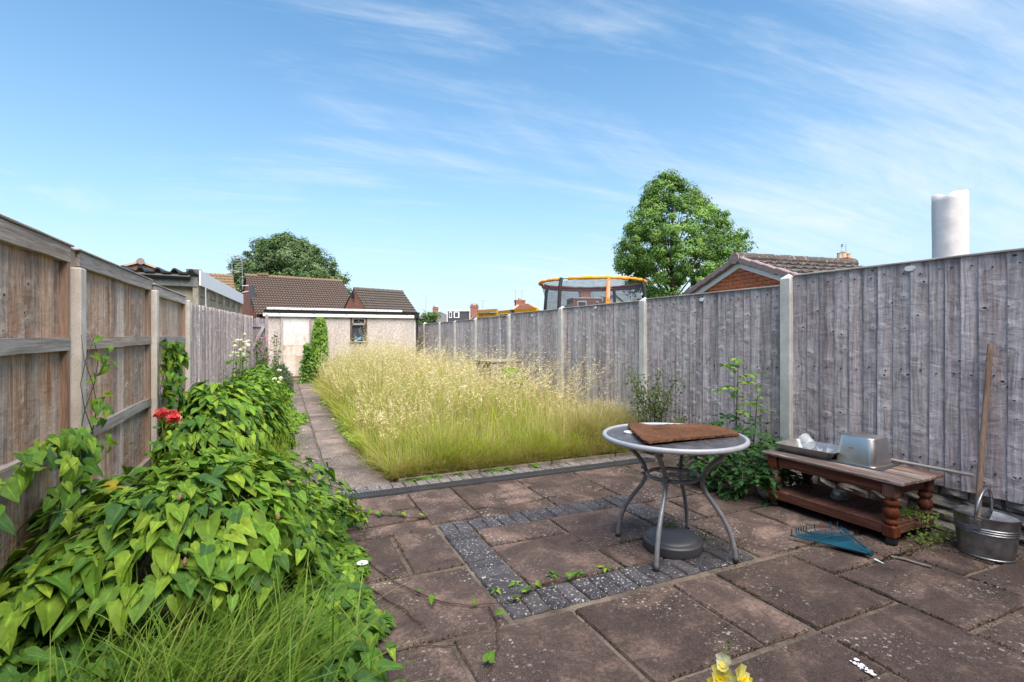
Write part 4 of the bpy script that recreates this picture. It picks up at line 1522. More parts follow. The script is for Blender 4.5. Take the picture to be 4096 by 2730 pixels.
# brick house seen through the trampoline net
p = Vector((30.637, 46.513, 5.047))
bh = thing('brick_house', 'dark brick house with flat-topped rear wall seen through the trampoline net', 'house', (p.x, p.y, 0), R(-18))
zt = 1.28 + 84 / 1168 * 55
mb = MB()
mb.box((-.6, 1.6, zt / 2), (3.2, 3.2, zt))
mb.box((1.9, 1.6, zt / 2 + .1), (1.8, 3.2, zt + .2))
mb.obj('wall', M['brick'], bh)
mb = MB()
mb.box((-.6, 1.6, zt + .04), (3.3, 3.3, .1))
mb.box((1.9, 1.6, zt + .24), (1.9, 3.3, .1))
mb.obj('coping', M['white_paint'], bh)
mb = MB()
mb.prism([(-2.2, 0, zt - .5), (-5.0, 0, zt - 2.1), (-2.2, 0, zt - 2.1)], (0, 3, 0))
mb.obj('roof', M['slate'], bh)
for x, wdt, hh in ((-1.25, 1.0, .9), (.45, .28, .85)):
    mb = MB()
    mb.box((x, -.03, zt - .75), (wdt, .06, hh))
    w0 = mb.obj('window', M['white_paint'], bh)
    mb = MB()
    mb.box((x, -.065, zt - .75), (wdt * .8, .01, hh * .78))
    mb.obj('pane', M['pane'], w0)
mb = MB()
mb.box((1.02, -.05, zt / 2), (.07, .07, zt))
mb.obj('downpipe', M['white_paint'], bh)
chimney(bh, (-.6, 1.2, 0), 1.15, .7, zt - .1, zt + .85, 5, 0, None, [M['clay']])
aerial(bh, (.35, 1.2, zt), 2.35, .9, .2, 3, .2, .016)
p = Vector((30.995, 43.060, 5.376))
t, z, ze = gable_house('gabled_house', 'white rendered gable behind the right side of the trampoline', p, 1.5, 1.25, 5.0, R(-22), M['render_white'], M['slate'], over=.15)

# ---- brick outbuilding with low gable, right
RA = Vector((8.28, 7.33, 2.765))
rb_ = thing('brick_outbuilding', 'low red brick outbuilding with white bargeboard and mauve verge tiles over the right fence', 'outbuilding', (RA.x, RA.y, 0), R(-97))
# local frame: x along the gable, y back along the ridge
GL = 1.78
rise = .64
ze = RA.z - rise
mb = MB()
zz = RA.z - .25
mb.prism([(0, .03, zz), (-GL + .12, .03, ze - .20), (-GL + .12, .03, -.1), (GL - .12, .03, -.1), (GL - .12, .03, ze - .20)], (0, 3.0, 0))
mb.obj('wall', M['mortar_red'], rb_)
bk = MB()
sl = rise / GL
row = 0
z = 1.40
while z < RA.z - .15:
    lim = (RA.z - .165 - z) / sl
    lim = min(lim, GL - .12)
    x = -lim + (.0 if row % 2 else .11)
    x = -1.8 + (.1125 if row % 2 else 0)
    while x < 1.8:
        a, b = max(x, -lim), min(x + .215, lim)
        if b - a > .03:
            bk.box(((a + b) / 2, .025, z + .0325), (b - a, .03, .065))
        x += .225
    z += .075
    row += 1
kind(bk.obj('brickwork', M['brick_unit'], rb_), 'stuff')
mb = MB()
for s in (-1, 1):
    dx = GL * 1.04
    mb.prism([(0, -.03, RA.z - .045), (s * dx, -.03, RA.z - .045 - dx * sl), (s * dx, -.03, RA.z - .155 - dx * sl), (0, -.03, RA.z - .155)], (0, .05, 0))
mb.obj('bargeboard', M['white_paint'], rb_)
vt = MB()
vt.box((0, 0, 0), (.34, .14, .115), bev=.012)
vme = vt.mesh('verge_tile', M['verge'])
for s in (-1, 1):
    for k in range(5):
        o = bpy.data.objects.new('verge_tile', vme)
        d = .27 + k * .315
        ca = math.atan(sl)
        o.location = (s * d * math.cos(ca), -.06, RA.z + .012 - d * math.sin(ca) + .006 * (k % 2))
        o.rotation_euler = (0, s * (ca + R(3)), 0)
        link(o, rb_)
mb = MB()
mb.tube([(0, -.15, RA.z + .03), (0, -.12, RA.z + .03)], .115, 16)
mb.obj('ridge_end_cap', M['verge'], rb_)
mb = MB()
for k in range(7):
    mb.tube([(0, -.1 + .44 * k, RA.z + .04), (0, -.1 + .44 * (k + 1.04), RA.z + .05)], .105, 10)
kind(mb.obj('ridge_tiles', M['tile_right'], rb_), 'stuff')
ca = math.atan(sl)
for s in (-1, 1):
    pantiles('roof_tiles', (0, 0, RA.z + .0), (0, 1, 0), (s * math.cos(ca), 0, -math.sin(ca)), 3.05, 1.95, 13, 5, M['tile_right'], rb_, .03, .045)
# camera on the gable
cc = thing('security_camera', 'white dome security camera fixed under the bargeboard of the brick gable', 'camera', (8.468, 7.368, 2.599))
mb = MB()
mb.box((.03, 0, .03), (.12, .12, .05), bev=.01)
mb.obj('bracket', M['white_plastic'], cc)
mb = MB()
mb.lathe([(.01, -.12), (.04, -.105), (.055, -.07), (.055, -.03), (.045, 0), (.03, .01)], (-.03, -.02, 0), 14)
autosmooth(mb.obj('dome', M['white_plastic'], cc))
mb = MB()
mb.lathe([(.005, -.025), (.022, -.02), (.022, 0)], (-.06, -.05, -.09), 10)
mb.obj('lens', M['black_plastic'], cc)

p = Vector((24.156, 15.426, 4.691))
ch = thing('chimney_stack', 'brick chimney stack with four buff pots and aerials above the right fence', 'chimney', (p.x, p.y, 0))
mb = MB()
for z0, z1, wd in ((0, p.z - .06, .70), (p.z - .06, p.z + .02, .80), (p.z + .02, p.z + .1, .88), (p.z + .1, p.z + .18, .84)):
    mb.box((0, 0, (z0 + z1) / 2), (wd, wd * .8, z1 - z0), .2)
mb.obj('stack', M['brick'], ch)
for k in range(4):
    r0 = .10 if k != 1 else .13
    mb = MB()
    hh = .26 if k != 1 else .32
    mb.lathe([(r0 * 1.05, 0), (r0 * .92, hh * .85), (r0 * 1.08, hh * .87), (r0 * 1.08, hh), (r0 * .7, hh), (r0 * .7, hh * .5)], (-.28 + .19 * k, .03 * (-1) ** k, p.z + .18), 12)
    autosmooth(mb.obj('chimney_pot', M['clay'] if k != 2 else M['clay_red'], ch))
mb = MB()
mb.tube([(-.15, 0, p.z + .2), (-.15, 0, p.z + .75)], .008, 5)
mb.box((-.13, 0, p.z + .8), (.07, .05, .13), 0, Matrix.Rotation(R(20), 3, 'Y'))
mb.tube([(.16, 0, p.z - .1), (.16, 0, p.z + .85)], .010, 5)
for k in range(4):
    mb.tube([(.08 - .02 * k, 0, p.z + .55 + .1 * k), (.24, 0.03, p.z + .58 + .1 * k)], .006, 4)
mb.obj('aerial', M['aerial'], ch)

# ---- tall cloth-wrapped column beyond the near fence
p = Vector((7.301, 3.396, 2.956))
wc = thing('wrapped_column', 'tall white cloth-wrapped column standing beyond the near fence panel', 'column', (p.x, p.y, 0))
V, F = [], []
sg, nzz = 22, 26
r = random.Random(4)
ph = [r.uniform(0, 6.3) for _ in range(5)]
for j in range(nzz):
    z = 1.0 + (p.z - 1.0) * j / (nzz - 1)
    for i in range(sg):
        a = 2 * math.pi * i / sg
        q = .172 + .004 * math.sin(3 * a + z * 2 + ph[0]) + .006 * math.sin(2 * a - z * 5 + ph[1]) * (.5 + .5 * math.sin(z * 3 + ph[2]))
        if math.cos(a - 3.6) > .96:
            q += .012 + .008 * math.sin(z * 22)
        zz_ = z + (.02 * math.sin(3 * a + 1) + .012 * math.sin(7 * a) if j == nzz - 1 else 0)
        if j == nzz - 2:
            q *= .99
        V.append((q * math.cos(a), q * math.sin(a), zz_))
for j in range(nzz - 1):
    for i in range(sg):
        k = (i + 1) % sg
        F.append((j * sg + i, j * sg + k, (j + 1) * sg + k, (j + 1) * sg + i))
V.append((.02, 0, p.z - .005))
for i in range(sg):
    F.append(((nzz - 1) * sg + i, (nzz - 1) * sg + (i + 1) % sg, len(V) - 1))
mb = MB()
mb.v, mb.f = V, F
mb.obj('cloth_wrap', M['cloth_white'], wc, smooth=True)
mb = MB()
mb.lathe([(.05, 0), (.05, 1.05)], seg=12)
mb.obj('pole', M['grey_metal'], wc)

# ---- trampoline next door
TC = Vector((8.32, 12.70, 0))
tr = thing('trampoline', 'trampoline with orange padded top ring and black safety net over the right fence', 'trampoline', TC)
vd = Vector((.555, .832, 0)).normalized()
rd = Vector((vd.y, -vd.x, 0))
ZR, RR_ = 2.80, 1.53


def tp(phi, r_, z):
    return rd * math.cos(phi) * r_ + vd * math.sin(phi) * r_ + Vector((0, 0, z))


pphi = [R(-26), R(64), R(153), R(-122)]
for k, (a0_, a1_) in enumerate(((R(-114), R(-28)), (R(-24), R(14)), (R(67), R(151)), (R(168), R(236)), (R(14.5), R(62)), (R(155), R(167.5)))):
    mb = MB()
    n = 22
    r = random.Random(k)
    pts = [tp(a0_ + (a1_ - a0_) * i / n, RR_, ZR + r.uniform(-.008, .008)) for i in range(n + 1)]
    mb.tube(pts, [.042 + r.uniform(-.008, .01) for _ in pts], 10)
    autosmooth(mb.obj('padded_ring', M['maroon_cloth'] if k in (2, 4, 5) else M['orange_cloth'], tr), 60)
mb = MB()
mb.tube([tp(R(5 * i), RR_, ZR) for i in range(73)], .014, 6)
mb.obj('top_hoop', M['dark_foam'], tr)
mb = MB()
n = 72
for zz_, rr0 in ((ZR - .03, RR_ - .03), (ZR - .16, RR_ - .05)):
    mb.v += [tuple(tp(2 * math.pi * i / n, rr0, zz_)) for i in range(n)]
for i in range(n):
    mb.f.append((i, (i + 1) % n, n + (i + 1) % n, n + i))
mb2 = MB()
idx = [i for i in range(n) if 8 < i * 5 < 200]
for i in idx:
    a, b = 2 * math.pi * i / n, 2 * math.pi * (i + 1) / n
    mb2.quad(tp(a, RR_ - .045, ZR - .035), tp(b, RR_ - .045, ZR - .035), tp(b, RR_ - .05, ZR - .12), tp(a, RR_ - .05, ZR - .12))
mb2.obj('inner_band', M['maroon_cloth'], tr)
mb = MB()
prof = [(RR_ - .05, ZR - .04), (RR_ - .13, ZR - .35), (RR_ - .19, ZR - .8), (RR_ - .2, 1.6), (RR_ - .16, 1.2), (RR_ - .12, .92)]
for j, (r0, z0) in enumerate(prof):
    mb.v += [tuple(tp(2 * math.pi * i / n, r0 * (1 + .006 * math.sin(i * 1.7)), z0)) for i in range(n)]
for j in range(len(prof) - 1):
    for i in range(n):
        mb.f.append((j * n + i, j * n + (i + 1) % n, (j + 1) * n + (i + 1) % n, (j + 1) * n + i))
mb.obj('safety_net', M['net'], tr)
for a in pphi:
    mb = MB()
    mb.tube([tp(a, RR_ + .0, ZR + .03), tp(a, RR_ + .06, ZR - .2), tp(a, RR_ + .16, 1.5), tp(a, RR_ + .2, .0)], .05, 10)
    mb.obj('foam_pole', M['dark_foam'], tr)
mb = MB()
mb.tube([tp(R(5 * i), RR_ + .12, .88) for i in range(73)], .04, 8)
mb.obj('frame_ring', M['grey_metal'], tr)
mb = MB()
mb.lathe([(.0, .86), (RR_ - .1, .88)], seg=36, capb=False, capt=False)
mb.obj('jumping_mat', M['dark_foam'], tr)
# orange strap with lettering on the near side
sa = math.atan2(-1, .29)
sa = -math.acos(.29)
strap = MB()
pts = [(ZR - .05, RR_ + .02), (2.3, RR_ - .04), (1.95, RR_ - .08), (1.3, RR_ - .08)]
tan = (tp(sa + .01, 1, 0) - tp(sa - .01, 1, 0)).normalized()
vs = []
for z0, r0 in pts:
    c = tp(sa, r0, z0)
    o_ = tp(sa, 1, 0) * .012
    vs += [c - tan * .055, c + tan * .055, c + tan * .055 + o_, c - tan * .055 + o_]
fs = []
for j in range(3):
    for i in range(4):
        fs.append((j * 4 + i, j * 4 + (i + 1) % 4, j * 4 + 4 + (i + 1) % 4, j * 4 + 4 + i))
strap.add(vs, fs + [(0, 3, 2, 1), (12, 13, 14, 15)])
so = strap.obj('strap', M['orange_cloth'], tr)
outd = tp(sa, 1, 0)
slope = ((tp(sa, RR_ - .04, 2.3)) - tp(sa, RR_ + .02, ZR - .05)).normalized()
yax = -slope
fx = yax
fz = (outd - yax * outd.dot(yax)).normalized()
fy = fz.cross(fx)
bg_ = MB()
cpos = tp(sa, RR_ - .008, 2.50) + fz * .016
L_ = .58
poly = []
for i in range(20):
    a = 2 * math.pi * i / 20
    ox = (L_ / 2 - .035) * (1 if math.cos(a) > 0 else -1)
    poly.append(cpos + fx * (ox + .036 * math.cos(a)) + fy * (.036 * math.sin(a)))
bg_.prism(poly, fz * .003)
lo = bg_.obj('label', M['white_plastic'], so)
bg_ = MB()
poly = []
for i in range(20):
    a = 2 * math.pi * i / 20
    ox = (L_ / 2 - .035) * (1 if math.cos(a) > 0 else -1)
    poly.append(cpos + fz * .0032 + fx * (ox + .028 * math.cos(a)) + fy * (.028 * math.sin(a)))
bg_.prism(poly, fz * .002)
bg_.obj('label_fill', M['orange_cloth'], so)
mm = Matrix((fx, fy, fz)).transposed()
fc = bpy.data.curves.new('lettering', 'FONT')
fc.body = 'sportspower'
fc.size = .088
fc.align_x = 'CENTER'
fc.align_y = 'CENTER'
fc.extrude = .001
fc.materials.append(M['white_plastic'])
_ft = bpy.data.objects.new('lettering_curve', fc)
link(_ft)
bpy.context.view_layer.update()
_lm = bpy.data.meshes.new_from_object(_ft.evaluated_get(bpy.context.evaluated_depsgraph_get()))
bpy.data.objects.remove(_ft)
fo = bpy.data.objects.new('lettering', _lm)
fo.matrix_basis = Matrix.Translation(cpos + fz * .0065) @ mm.to_4x4()
link(fo, so)

# ---- terraced house behind the camera: it throws the shade over the patio
hs = thing('terraced_house', 'red brick terraced house whose rear wall faces the patio', 'house', (0.6, -2.8, 0))
mb = MB()
mb.box((0, -4.4, 2.6), (17, 8.0, 5.4))
mb.obj('wall', M['brick'], hs)
mb = MB()
mb.prism([(-8.6, -.25, 5.28), (-8.6, -4.4, 7.6), (-8.6, -8.6, 5.28)], (17.2, 0, 0))
mb.obj('roof', M['slate'], hs)
for x in (-3.2, 1.6, 4.6):
    mb = MB()
    mb.box((x, -.38, 3.8), (1.2, .06, 1.3))
    w0 = mb.obj('window', M['white_paint'], hs)
    mb = MB()
    mb.box((x, -.345, 3.8), (1.02, .02, 1.1))
    mb.obj('pane', M['pane'], w0)


# ================================================================== THINGS ON THE PATIO
# ---- round table
TX, TY = 2.14, 2.385
tb_ = thing('round_table', 'round grey metal garden table with dark glass top and four curved legs', 'table', (TX, TY, 0))
mb = MB()
mb.lathe([(.0, .668), (.396, .668), (.396, .675), (.0, .675)], seg=56, capb=False, capt=False)
mb.obj('glass_top', M['glass_top'], tb_)
mb = MB()
mb.lathe([(.395, .656), (.407, .652), (.416, .655), (.420, .665), (.419, .677), (.412, .683), (.402, .683), (.395, .678), (.395, .656)], seg=72, capb=False, capt=False)
autosmooth(mb.obj('rim', M['rim_metal'], tb_), 60)
mb = MB()
prof = [(.345, .652), (.318, .625), (.27, .575), (.215, .525), (.178, .478), (.166, .44), (.170, .40), (.192, .355), (.23, .305), (.27, .25), (.304, .19), (.328, .125), (.342, .06), (.348, .004)]
pts = []
for (a, b) in zip(prof[:-1], prof[1:]):
    pts.append(a)
    pts.append(((a[0] + b[0]) / 2, (a[1] + b[1]) / 2))
pts.append(prof[-1])
mb.tube([(r_, 0, z) for r_, z in pts], .0135, 10)
leg_me = mb.mesh('leg', M['grey_metal'], True)
fb = MB()
fb.lathe([(.016, 0), (.017, .006), (.0155, .012)], (.348, 0, 0), 10)
foot_me = fb.mesh('foot_cap', M['black_plastic'])
bb = MB()
for z in (.458, .425):
    bb.tube([(.176, -.022, z), (.176, .022, z)], .007, 8)
    bb.tube([(.186, 0, z), (.196, 0, z)], .008, 8)
bolt_me = bb.mesh('bolt', M['grey_metal'])
for k in range(4):
    a = R(33.5 + 90 * k)
    o = link(bpy.data.objects.new('leg', leg_me), tb_)
    o.rotation_euler = (0, 0, a)
    link(bpy.data.objects.new('foot_cap', foot_me), o)
    link(bpy.data.objects.new('bolt', bolt_me), o)
mb = MB()
mb.tube([(.150 * math.cos(R(10 * i)), .150 * math.sin(R(10 * i)), .438) for i in range(37)], .0115, 10, cap=False)
autosmooth(mb.obj('brace_ring', M['grey_metal'], tb_), 60)
mb = MB()
for s in (R(20), R(110)):
    d = Vector((math.cos(s), math.sin(s), 0)) * .135
    mb.tube([-d + Vector((0, 0, .436)), d + Vector((0, 0, .442))], .004, 6)
mb.tube([(.035 * math.cos(R(20 * i)), .035 * math.sin(R(20 * i)), .44) for i in range(19)], .004, 6, cap=False)
mb.obj('wire_brace', M['grey_metal'], tb_)

# ---- coir doormat thrown over the table
CN = [Vector(p[:2]) for p in ((2.054, 2.743, 0.690), (1.786, 2.206, 0.690), (2.504, 2.200, 0.690), (2.587, 2.503, 0.690))]   # far-left, near-left, near-right, far-right
mat_t = thing('doormat', 'worn brown coir doormat thrown over the round table, one corner curling off the rim', 'doormat', (TX, TY, .69))
n, mm_ = 40, 30
V = []
r = random.Random(3)
for top in (1, 0):
    for j in range(mm_ + 1):
        for i in range(n + 1):
            u, v = i / n, j / mm_              # u from left to right edge, v from near to far
            p = CN[1].lerp(CN[2], u).lerp(CN[0].lerp(CN[3], u), v)
            e = Vector((r.uniform(-.004, .004), r.uniform(-.004, .004))) if (i in (0, n) or j in (0, mm_)) else Vector((0, 0))
            if v > .8:                          # bite out of the far edge
                p += (CN[1] - CN[0]) * .09 * math.exp(-((u - .30) / .12) ** 2) * (v - .8) / .2
            p = p.lerp((CN[0] + CN[1] + CN[2] + CN[3]) / 4, .07 * abs(2 * u - 1) ** 7 * abs(2 * v - 1) ** 5) + e
            rr = math.hypot(p.x - TX, p.y - TY)
            z = .6815 - .69
            z += .005 * math.exp(-((u - .12) / .12) ** 2) * (.4 + .6 * v)            # curled left edge
            z += .004 * (1 + math.sin(u * 5 + v * 2))
            z += .0
            if rr > .40:
                z -= (rr - .40) * .55
            z += (.012 + r.uniform(-.002, .0025)) * top
            V.append((p.x - TX, p.y - TY, z))
F = []
st = (n + 1) * (mm_ + 1)
for j in range(mm_):
    for i in range(n):
        a = j * (n + 1) + i
        F.append((a, a + 1, a + n + 2, a + n + 1))
        F.append((st + a + n + 1, st + a + n + 2, st + a + 1, st + a))
per = [i for i in range(n + 1)] + [j * (n + 1) + n for j in range(1, mm_ + 1)] + [mm_ * (n + 1) + i for i in range(n - 1, -1, -1)] + [j * (n + 1) for j in range(mm_ - 1, 0, -1)]
for a, b in zip(per, per[1:] + per[:1]):
    F.append((b, a, st + a, st + b))
mb = MB()
mb.v, mb.f = V, F
mb.obj('pile', M['coir'], mat_t)
# frayed fibres round its edge
fbm = MB()
for a in per:
    for q in range(5):
        p = Vector(V[a])
        c = Vector((p.x, p.y, 0)).normalized()
        d = Vector((r.uniform(-1, 1), r.uniform(-1, 1), r.uniform(-.6, .5))).normalized() * r.uniform(.006, .016)
        s = Vector((r.uniform(-1, 1), r.uniform(-1, 1), 0)).normalized() * .0012
        p = p + Vector((r.uniform(-.008, .008), r.uniform(-.008, .008), r.uniform(-.012, .0)))
        fbm.add([p - s, p + s, p + d], [(0, 1, 2)])
kind(fbm.obj('fringe', M['coir'], mat_t), 'stuff')

co = thing('saucer_lid', 'small round white lid lying on the glass beside the doormat', 'lid', (*(1.950, 2.556, 0.678)[:2], .676))
mb = MB()
mb.lathe([(.0, .0), (.032, .0), (.036, .003), (.036, .008), (.031, .008), (.028, .004), (.0, .004)], seg=24, capb=False, capt=False)
mb.obj('disc', M['white_plastic'], co)

# ---- parasol base under the table
pbs = thing('parasol_base', 'round charcoal plastic parasol base lying on the paving under the table', 'parasol base', (2.135, 2.385, 0))
mb = MB()
mb.lathe([(.157, .0), (.169, .006), (.173, .026), (.173, .055), (.166, .064), (.158, .066), (.1545, .074), (.146, .083), (.11, .096), (.065, .101), (.03, .102), (.0, .102)], seg=48, capt=False)
autosmooth(mb.obj('body', M['charcoal_plastic'], pbs), 28)

# ---- red coffee-table bench against the fence
bx0, bx1, by0, by1 = 3.345, 3.795, 1.835, 2.72
BX, BY = (bx0 + bx1) / 2, (by0 + by1) / 2
be = thing('low_table', 'low red stained wooden table with turned legs, peeling top and a slatted shelf', 'table', (BX, BY, 0), R(1.5))
npl = 3
for k in range(npl):
    w_ = (bx1 - bx0 + .02) / npl
    mb = MB()
    mb.box((bx0 - .01 + w_ * (k + .5) - BX, .0, .3875), (w_ - .002, by1 - by0 + .07 + .006 * (k % 2), .022), bev=.004)
    mb.obj('top_board', M['bench_top'], be)
for s in (-1, 1):
    mb = MB()
    mb.box((s * .196, 0, .338), (.02, .70, .066))
    mb.box((s * .2075, 0, .328), (.006, .70, .008))
    mb.box((s * .2075, 0, .345), (.006, .70, .008))
    mb.obj('apron', M['bench_red'], be)
    mb = MB()
    mb.box((0, s * .40, .338), (.33, .02, .066))
    mb.obj('apron', M['bench_red'], be)
    mb = MB()
    mb.box((s * .205, 0, .085), (.022, .72, .045))
    mb.obj('shelf_rail', M['bench_red'], be)
    mb = MB()
    mb.box((0, s * .405, .085), (.34, .022, .045))
    mb.obj('shelf_rail', M['bench_red'], be)
for k in range(6):
    mb = MB()
    mb.box((0, -.405 + .135 * (k + .5), .115), (.425, .1315, .016), bev=.004)
    mb.obj('shelf_board', M['shelf_tile'], be)
lm = MB()
lm.lathe([(.0315, .125), (.038, .132), (.038, .145), (.029, .153), (.026, .160), (.034, .168), (.041, .185), (.043, .200), (.039, .216), (.029, .228), (.026, .234), (.037, .242), (.040, .254), (.037, .266), (.028, .275), (.033, .282), (.036, .290)], seg=18)
tl_me = lm.mesh('turning', M['bench_leg'], True)
lm = MB()
lm.box((0, 0, .0835), (.073, .073, .083), bev=.012)
lb_me = lm.mesh('leg_block', M['bench_leg'])
lm = MB()
lm.box((0, 0, .333), (.073, .073, .087), bev=.006)
lu_me = lm.mesh('leg', M['bench_leg'])
lm = MB()
lm.lathe([(.024, 0), (.033, .006), (.034, .022), (.028, .036), (.026, .045)], seg=14)
ft_me = lm.mesh('bun_foot', M['black_plastic'], True)
for sx in (-1, 1):
    for sy in (-1, 1):
        o = link(bpy.data.objects.new('leg', lu_me), be)
        link(bpy.data.objects.new('leg_block', lb_me), o)
        o.location = (sx * .188, sy * .395, 0)
        link(bpy.data.objects.new('turning', tl_me), o)
        link(bpy.data.objects.new('bun_foot', ft_me), o)

ZB = .3995


def frustum_tray(name, w0, l0, w1, l1, h, th, mat, parent, lip=.012, seg=5, cr=.03, up=False):
    """Open rounded-rectangle tray, (w0,l0) at the base, (w1,l1) at the mouth."""
    def ring(w_, l_, z, c):
        pts = []
        for qx, qy, a0_ in ((1, 1, 0), (-1, 1, 90), (-1, -1, 180), (1, -1, 270)):
            for k in range(seg + 1):
                a = R(a0_ + 90 * k / seg)
                pts.append((qx * (w_ / 2 - c) + c * math.cos(a), qy * (l_ / 2 - c) + c * math.sin(a), z))
        return pts
    e = .008
    rings = [ring(w0 - 2 * e, l0 - 2 * e, 0, cr), ring(w0 - e * .5, l0 - e * .5, e * .4, cr), ring(w0, l0, e, cr), ring(w1, l1, h - .004, cr), ring(w1 + 2 * lip, l1 + 2 * lip, h - .002, cr + lip), ring(w1 + 2 * lip, l1 + 2 * lip, h, cr + lip), ring(w1 - .003, l1 - .003, h, cr), ring(w0 - .004, l0 - .004, e + .002, cr), ring(w0 - 2 * e, l0 - 2 * e, .003, cr)]
    m_ = len(rings[0])
    mb = MB()
    for r_ in rings:
        mb.v += r_
    for j in range(len(rings) - 1):
        for i in range(m_):
            k = (i + 1) % m_
            mb.f.append((j * m_ + i, j * m_ + k, (j + 1) * m_ + k, (j + 1) * m_ + i))
    mb.f.append(tuple(range(m_ - 1, -1, -1)))
    mb.f.append(tuple(range((len(rings) - 1) * m_, len(rings) * m_)))
    return mb


rt = thing('roasting_tin', 'shallow grey roasting tin on the left end of the low table', 'roasting tin', (3.585, 2.515, ZB), R(8))
autosmooth(frustum_tray('', .24, .33, .30, .40, .062, .002, None, None, .014).obj('pan', M['tin'], rt), 40)
tub = thing('plastic_tub', 'cloudy plastic tub lying tipped inside the roasting tin', 'tub', (3.60, 2.54, ZB + .055))
mb = MB()
mb.lathe([(.0, .0), (.036, .0), (.038, .004), (.050, .075), (.054, .078), (.054, .084), (.048, .084), (.036, .006), (.0, .004)], seg=26, capb=False, capt=False)
o = mb.obj('cup', M['cloudy'], tub)
o.rotation_euler = (R(68), R(8), R(165))
autosmooth(o, 40)
sh = thing('plastic_scrap', 'torn clear plastic film crumpled in the roasting tin', 'plastic film', (3.56, 2.43, ZB + .012))
mb = MB()
r = random.Random(8)
for k in range(9):
    p = Vector((r.uniform(-.05, .05), r.uniform(-.07, .07), 0))
    q = [p + Vector((r.uniform(-.03, .03), r.uniform(-.03, .03), r.uniform(0, .06))) for _ in range(4)]
    mb.add(q, [(0, 1, 2), (0, 2, 3)])
mb.obj('film', M['cloudy'], sh)
gn = thing('steel_container', 'upturned stainless steel catering container on the low table', 'container', (3.655, 2.20, ZB + .004), R(4))
mb = frustum_tray('', .205, .225, .245, .262, .185, .002, None, None, .010, 6, .04)
mb.v = [(x, -y, .185 - z) for x, y, z in mb.v]
autosmooth(mb.obj('shell', M['steel'], gn), 45)
mb = MB()
r0 = .0
mb.tube([(.1295 * 1, .1395, .022)] * 1 + [(.1295, -.1395, .022)], .001, 4)
mb2 = MB()
mb2.box((-.1155, .02, .105), (.0015, .03, .005), 0, Matrix.Rotation(R(-4), 3, 'Y'))
mb2.obj('red_mark', plain('red_print', (0.55, 0.05, 0.03), 0.5), gn)
tr_ = thing('baking_tray', 'flat dark baking tray under the steel container', 'tray', (3.655, 2.20, ZB), R(10))
mb = MB()
mb.box((0, 0, .002), (.325, .335, .0035), bev=.001)
mb.obj('sheet', M['charcoal_plastic'], tr_)

# broom handle lying along the back of the table
bh_ = thing('broom_pole', 'pale wooden broom handle lying along the back edge of the low table', 'pole', (3.80, 2.1, ZB + .012))
mb = MB()
mb.tube([(-.012, .55, .008), (.04, .0, .004), (.078, -.42, .002)], .0105, 10)
autosmooth(mb.obj('shaft', M['broom_wood'], bh_), 50)
mb = MB()
mb.tube([(.0115, .3, .0066), (.0300, .10, .005)], .0120, 10)
mb.obj('sleeve', M['stem_brown'], bh_)

# plastic pot and lump of concrete below
pt = thing('plastic_pot', 'grey plastic pot upside down on the shelf of the low table', 'pot', (3.60, 2.33, .123))
mb = MB()
mb.lathe([(.056, 0), (.056, .012), (.050, .014), (.050, .03), (.046, .032), (.040, .052), (.0, .052)], seg=22, capt=False)
autosmooth(mb.obj('body', M['tin'], pt), 30)
lc = thing('concrete_lump', 'pale lump of broken concrete behind the left front leg of the low table', 'lump', (3.47, 2.80, 0))
mb = MB()
r = random.Random(5)
vs = []
for j in range(7):
    for i in range(12):
        th, ph_ = math.pi * j / 6, 2 * math.pi * i / 12
        q = 1 + r.uniform(-.12, .12)
        vs.append((.075 * q * math.sin(th) * math.cos(ph_), .085 * q * math.sin(th) * math.sin(ph_), .075 + .085 * q * math.cos(th)))
fs = [(j * 12 + i, (j + 1) * 12 + i, (j + 1) * 12 + (i + 1) % 12, j * 12 + (i + 1) % 12) for j in range(6) for i in range(12)]
mb.add(vs, fs)
mb.obj('rock', M['post'], lc)

# ---- galvanised mop bucket
ba = math.atan2(.294, -.039)
bu = thing('mop_bucket', 'oval galvanised steel mop bucket with a carrying handle beside the low table', 'bucket', (3.735, 1.562, 0), ba)
sx, sy = .72, .60
mb = MB()
pr = [(.170, .0), (.176, .004), (.1765, .010), (.172, .013)]
pr += [(.176 + .02 * t, .02 + .13 * t) for t in (0, .5, .95)]
for k in range(3):
    z = .142 + .013 * k
    q = .1955 + .0012 * k
    pr += [(q, z), (q + .0045, z + .004), (q + .0045, z + .008), (q, z + .012)]
pr += [(.201, .19), (.208, .232), (.212, .236), (.212, .241), (.207, .242), (.203, .235), (.199, .19), (.188, .10), (.172, .016), (.0, .014)]
mb.lathe(pr, (0, 0, 0), 48, sx, sy, capt=False)
autosmooth(mb.obj('body', M['galv'], bu), 32)
mb = MB()
pts = [(-.0, 0.128 * math.cos(R(a)), .225 + .158 * math.sin(R(a))) for a in range(0, 181, 12)]
pts = [(x + .05 - .05 * math.sin(R(12 * i)) * 0 - .0, y, z) for i, (x, y, z) in enumerate(pts)]
mb.tube([(.012 - .012 * math.sin(math.pi * i / 15), y, z) for i, (x, y, z) in enumerate(pts)], .0085, 10)
autosmooth(mb.obj('handle', M['galv'], bu), 60)
for s in (-1, 1):
    mb = MB()
    mb.tube([(.012, s * .119, .225), (.012, s * .137, .225)], .012, 10)
    mb.box((.012, s * .1265, .2), (.05, .004, .06), bev=.0015)
    for dx in (-.017, .017):
        mb.tube([(.012 + dx, s * .12, .185), (.012 + dx, s * .131, .185)], .005, 8)
    mb.obj('handle_lug', M['galv'], bu)
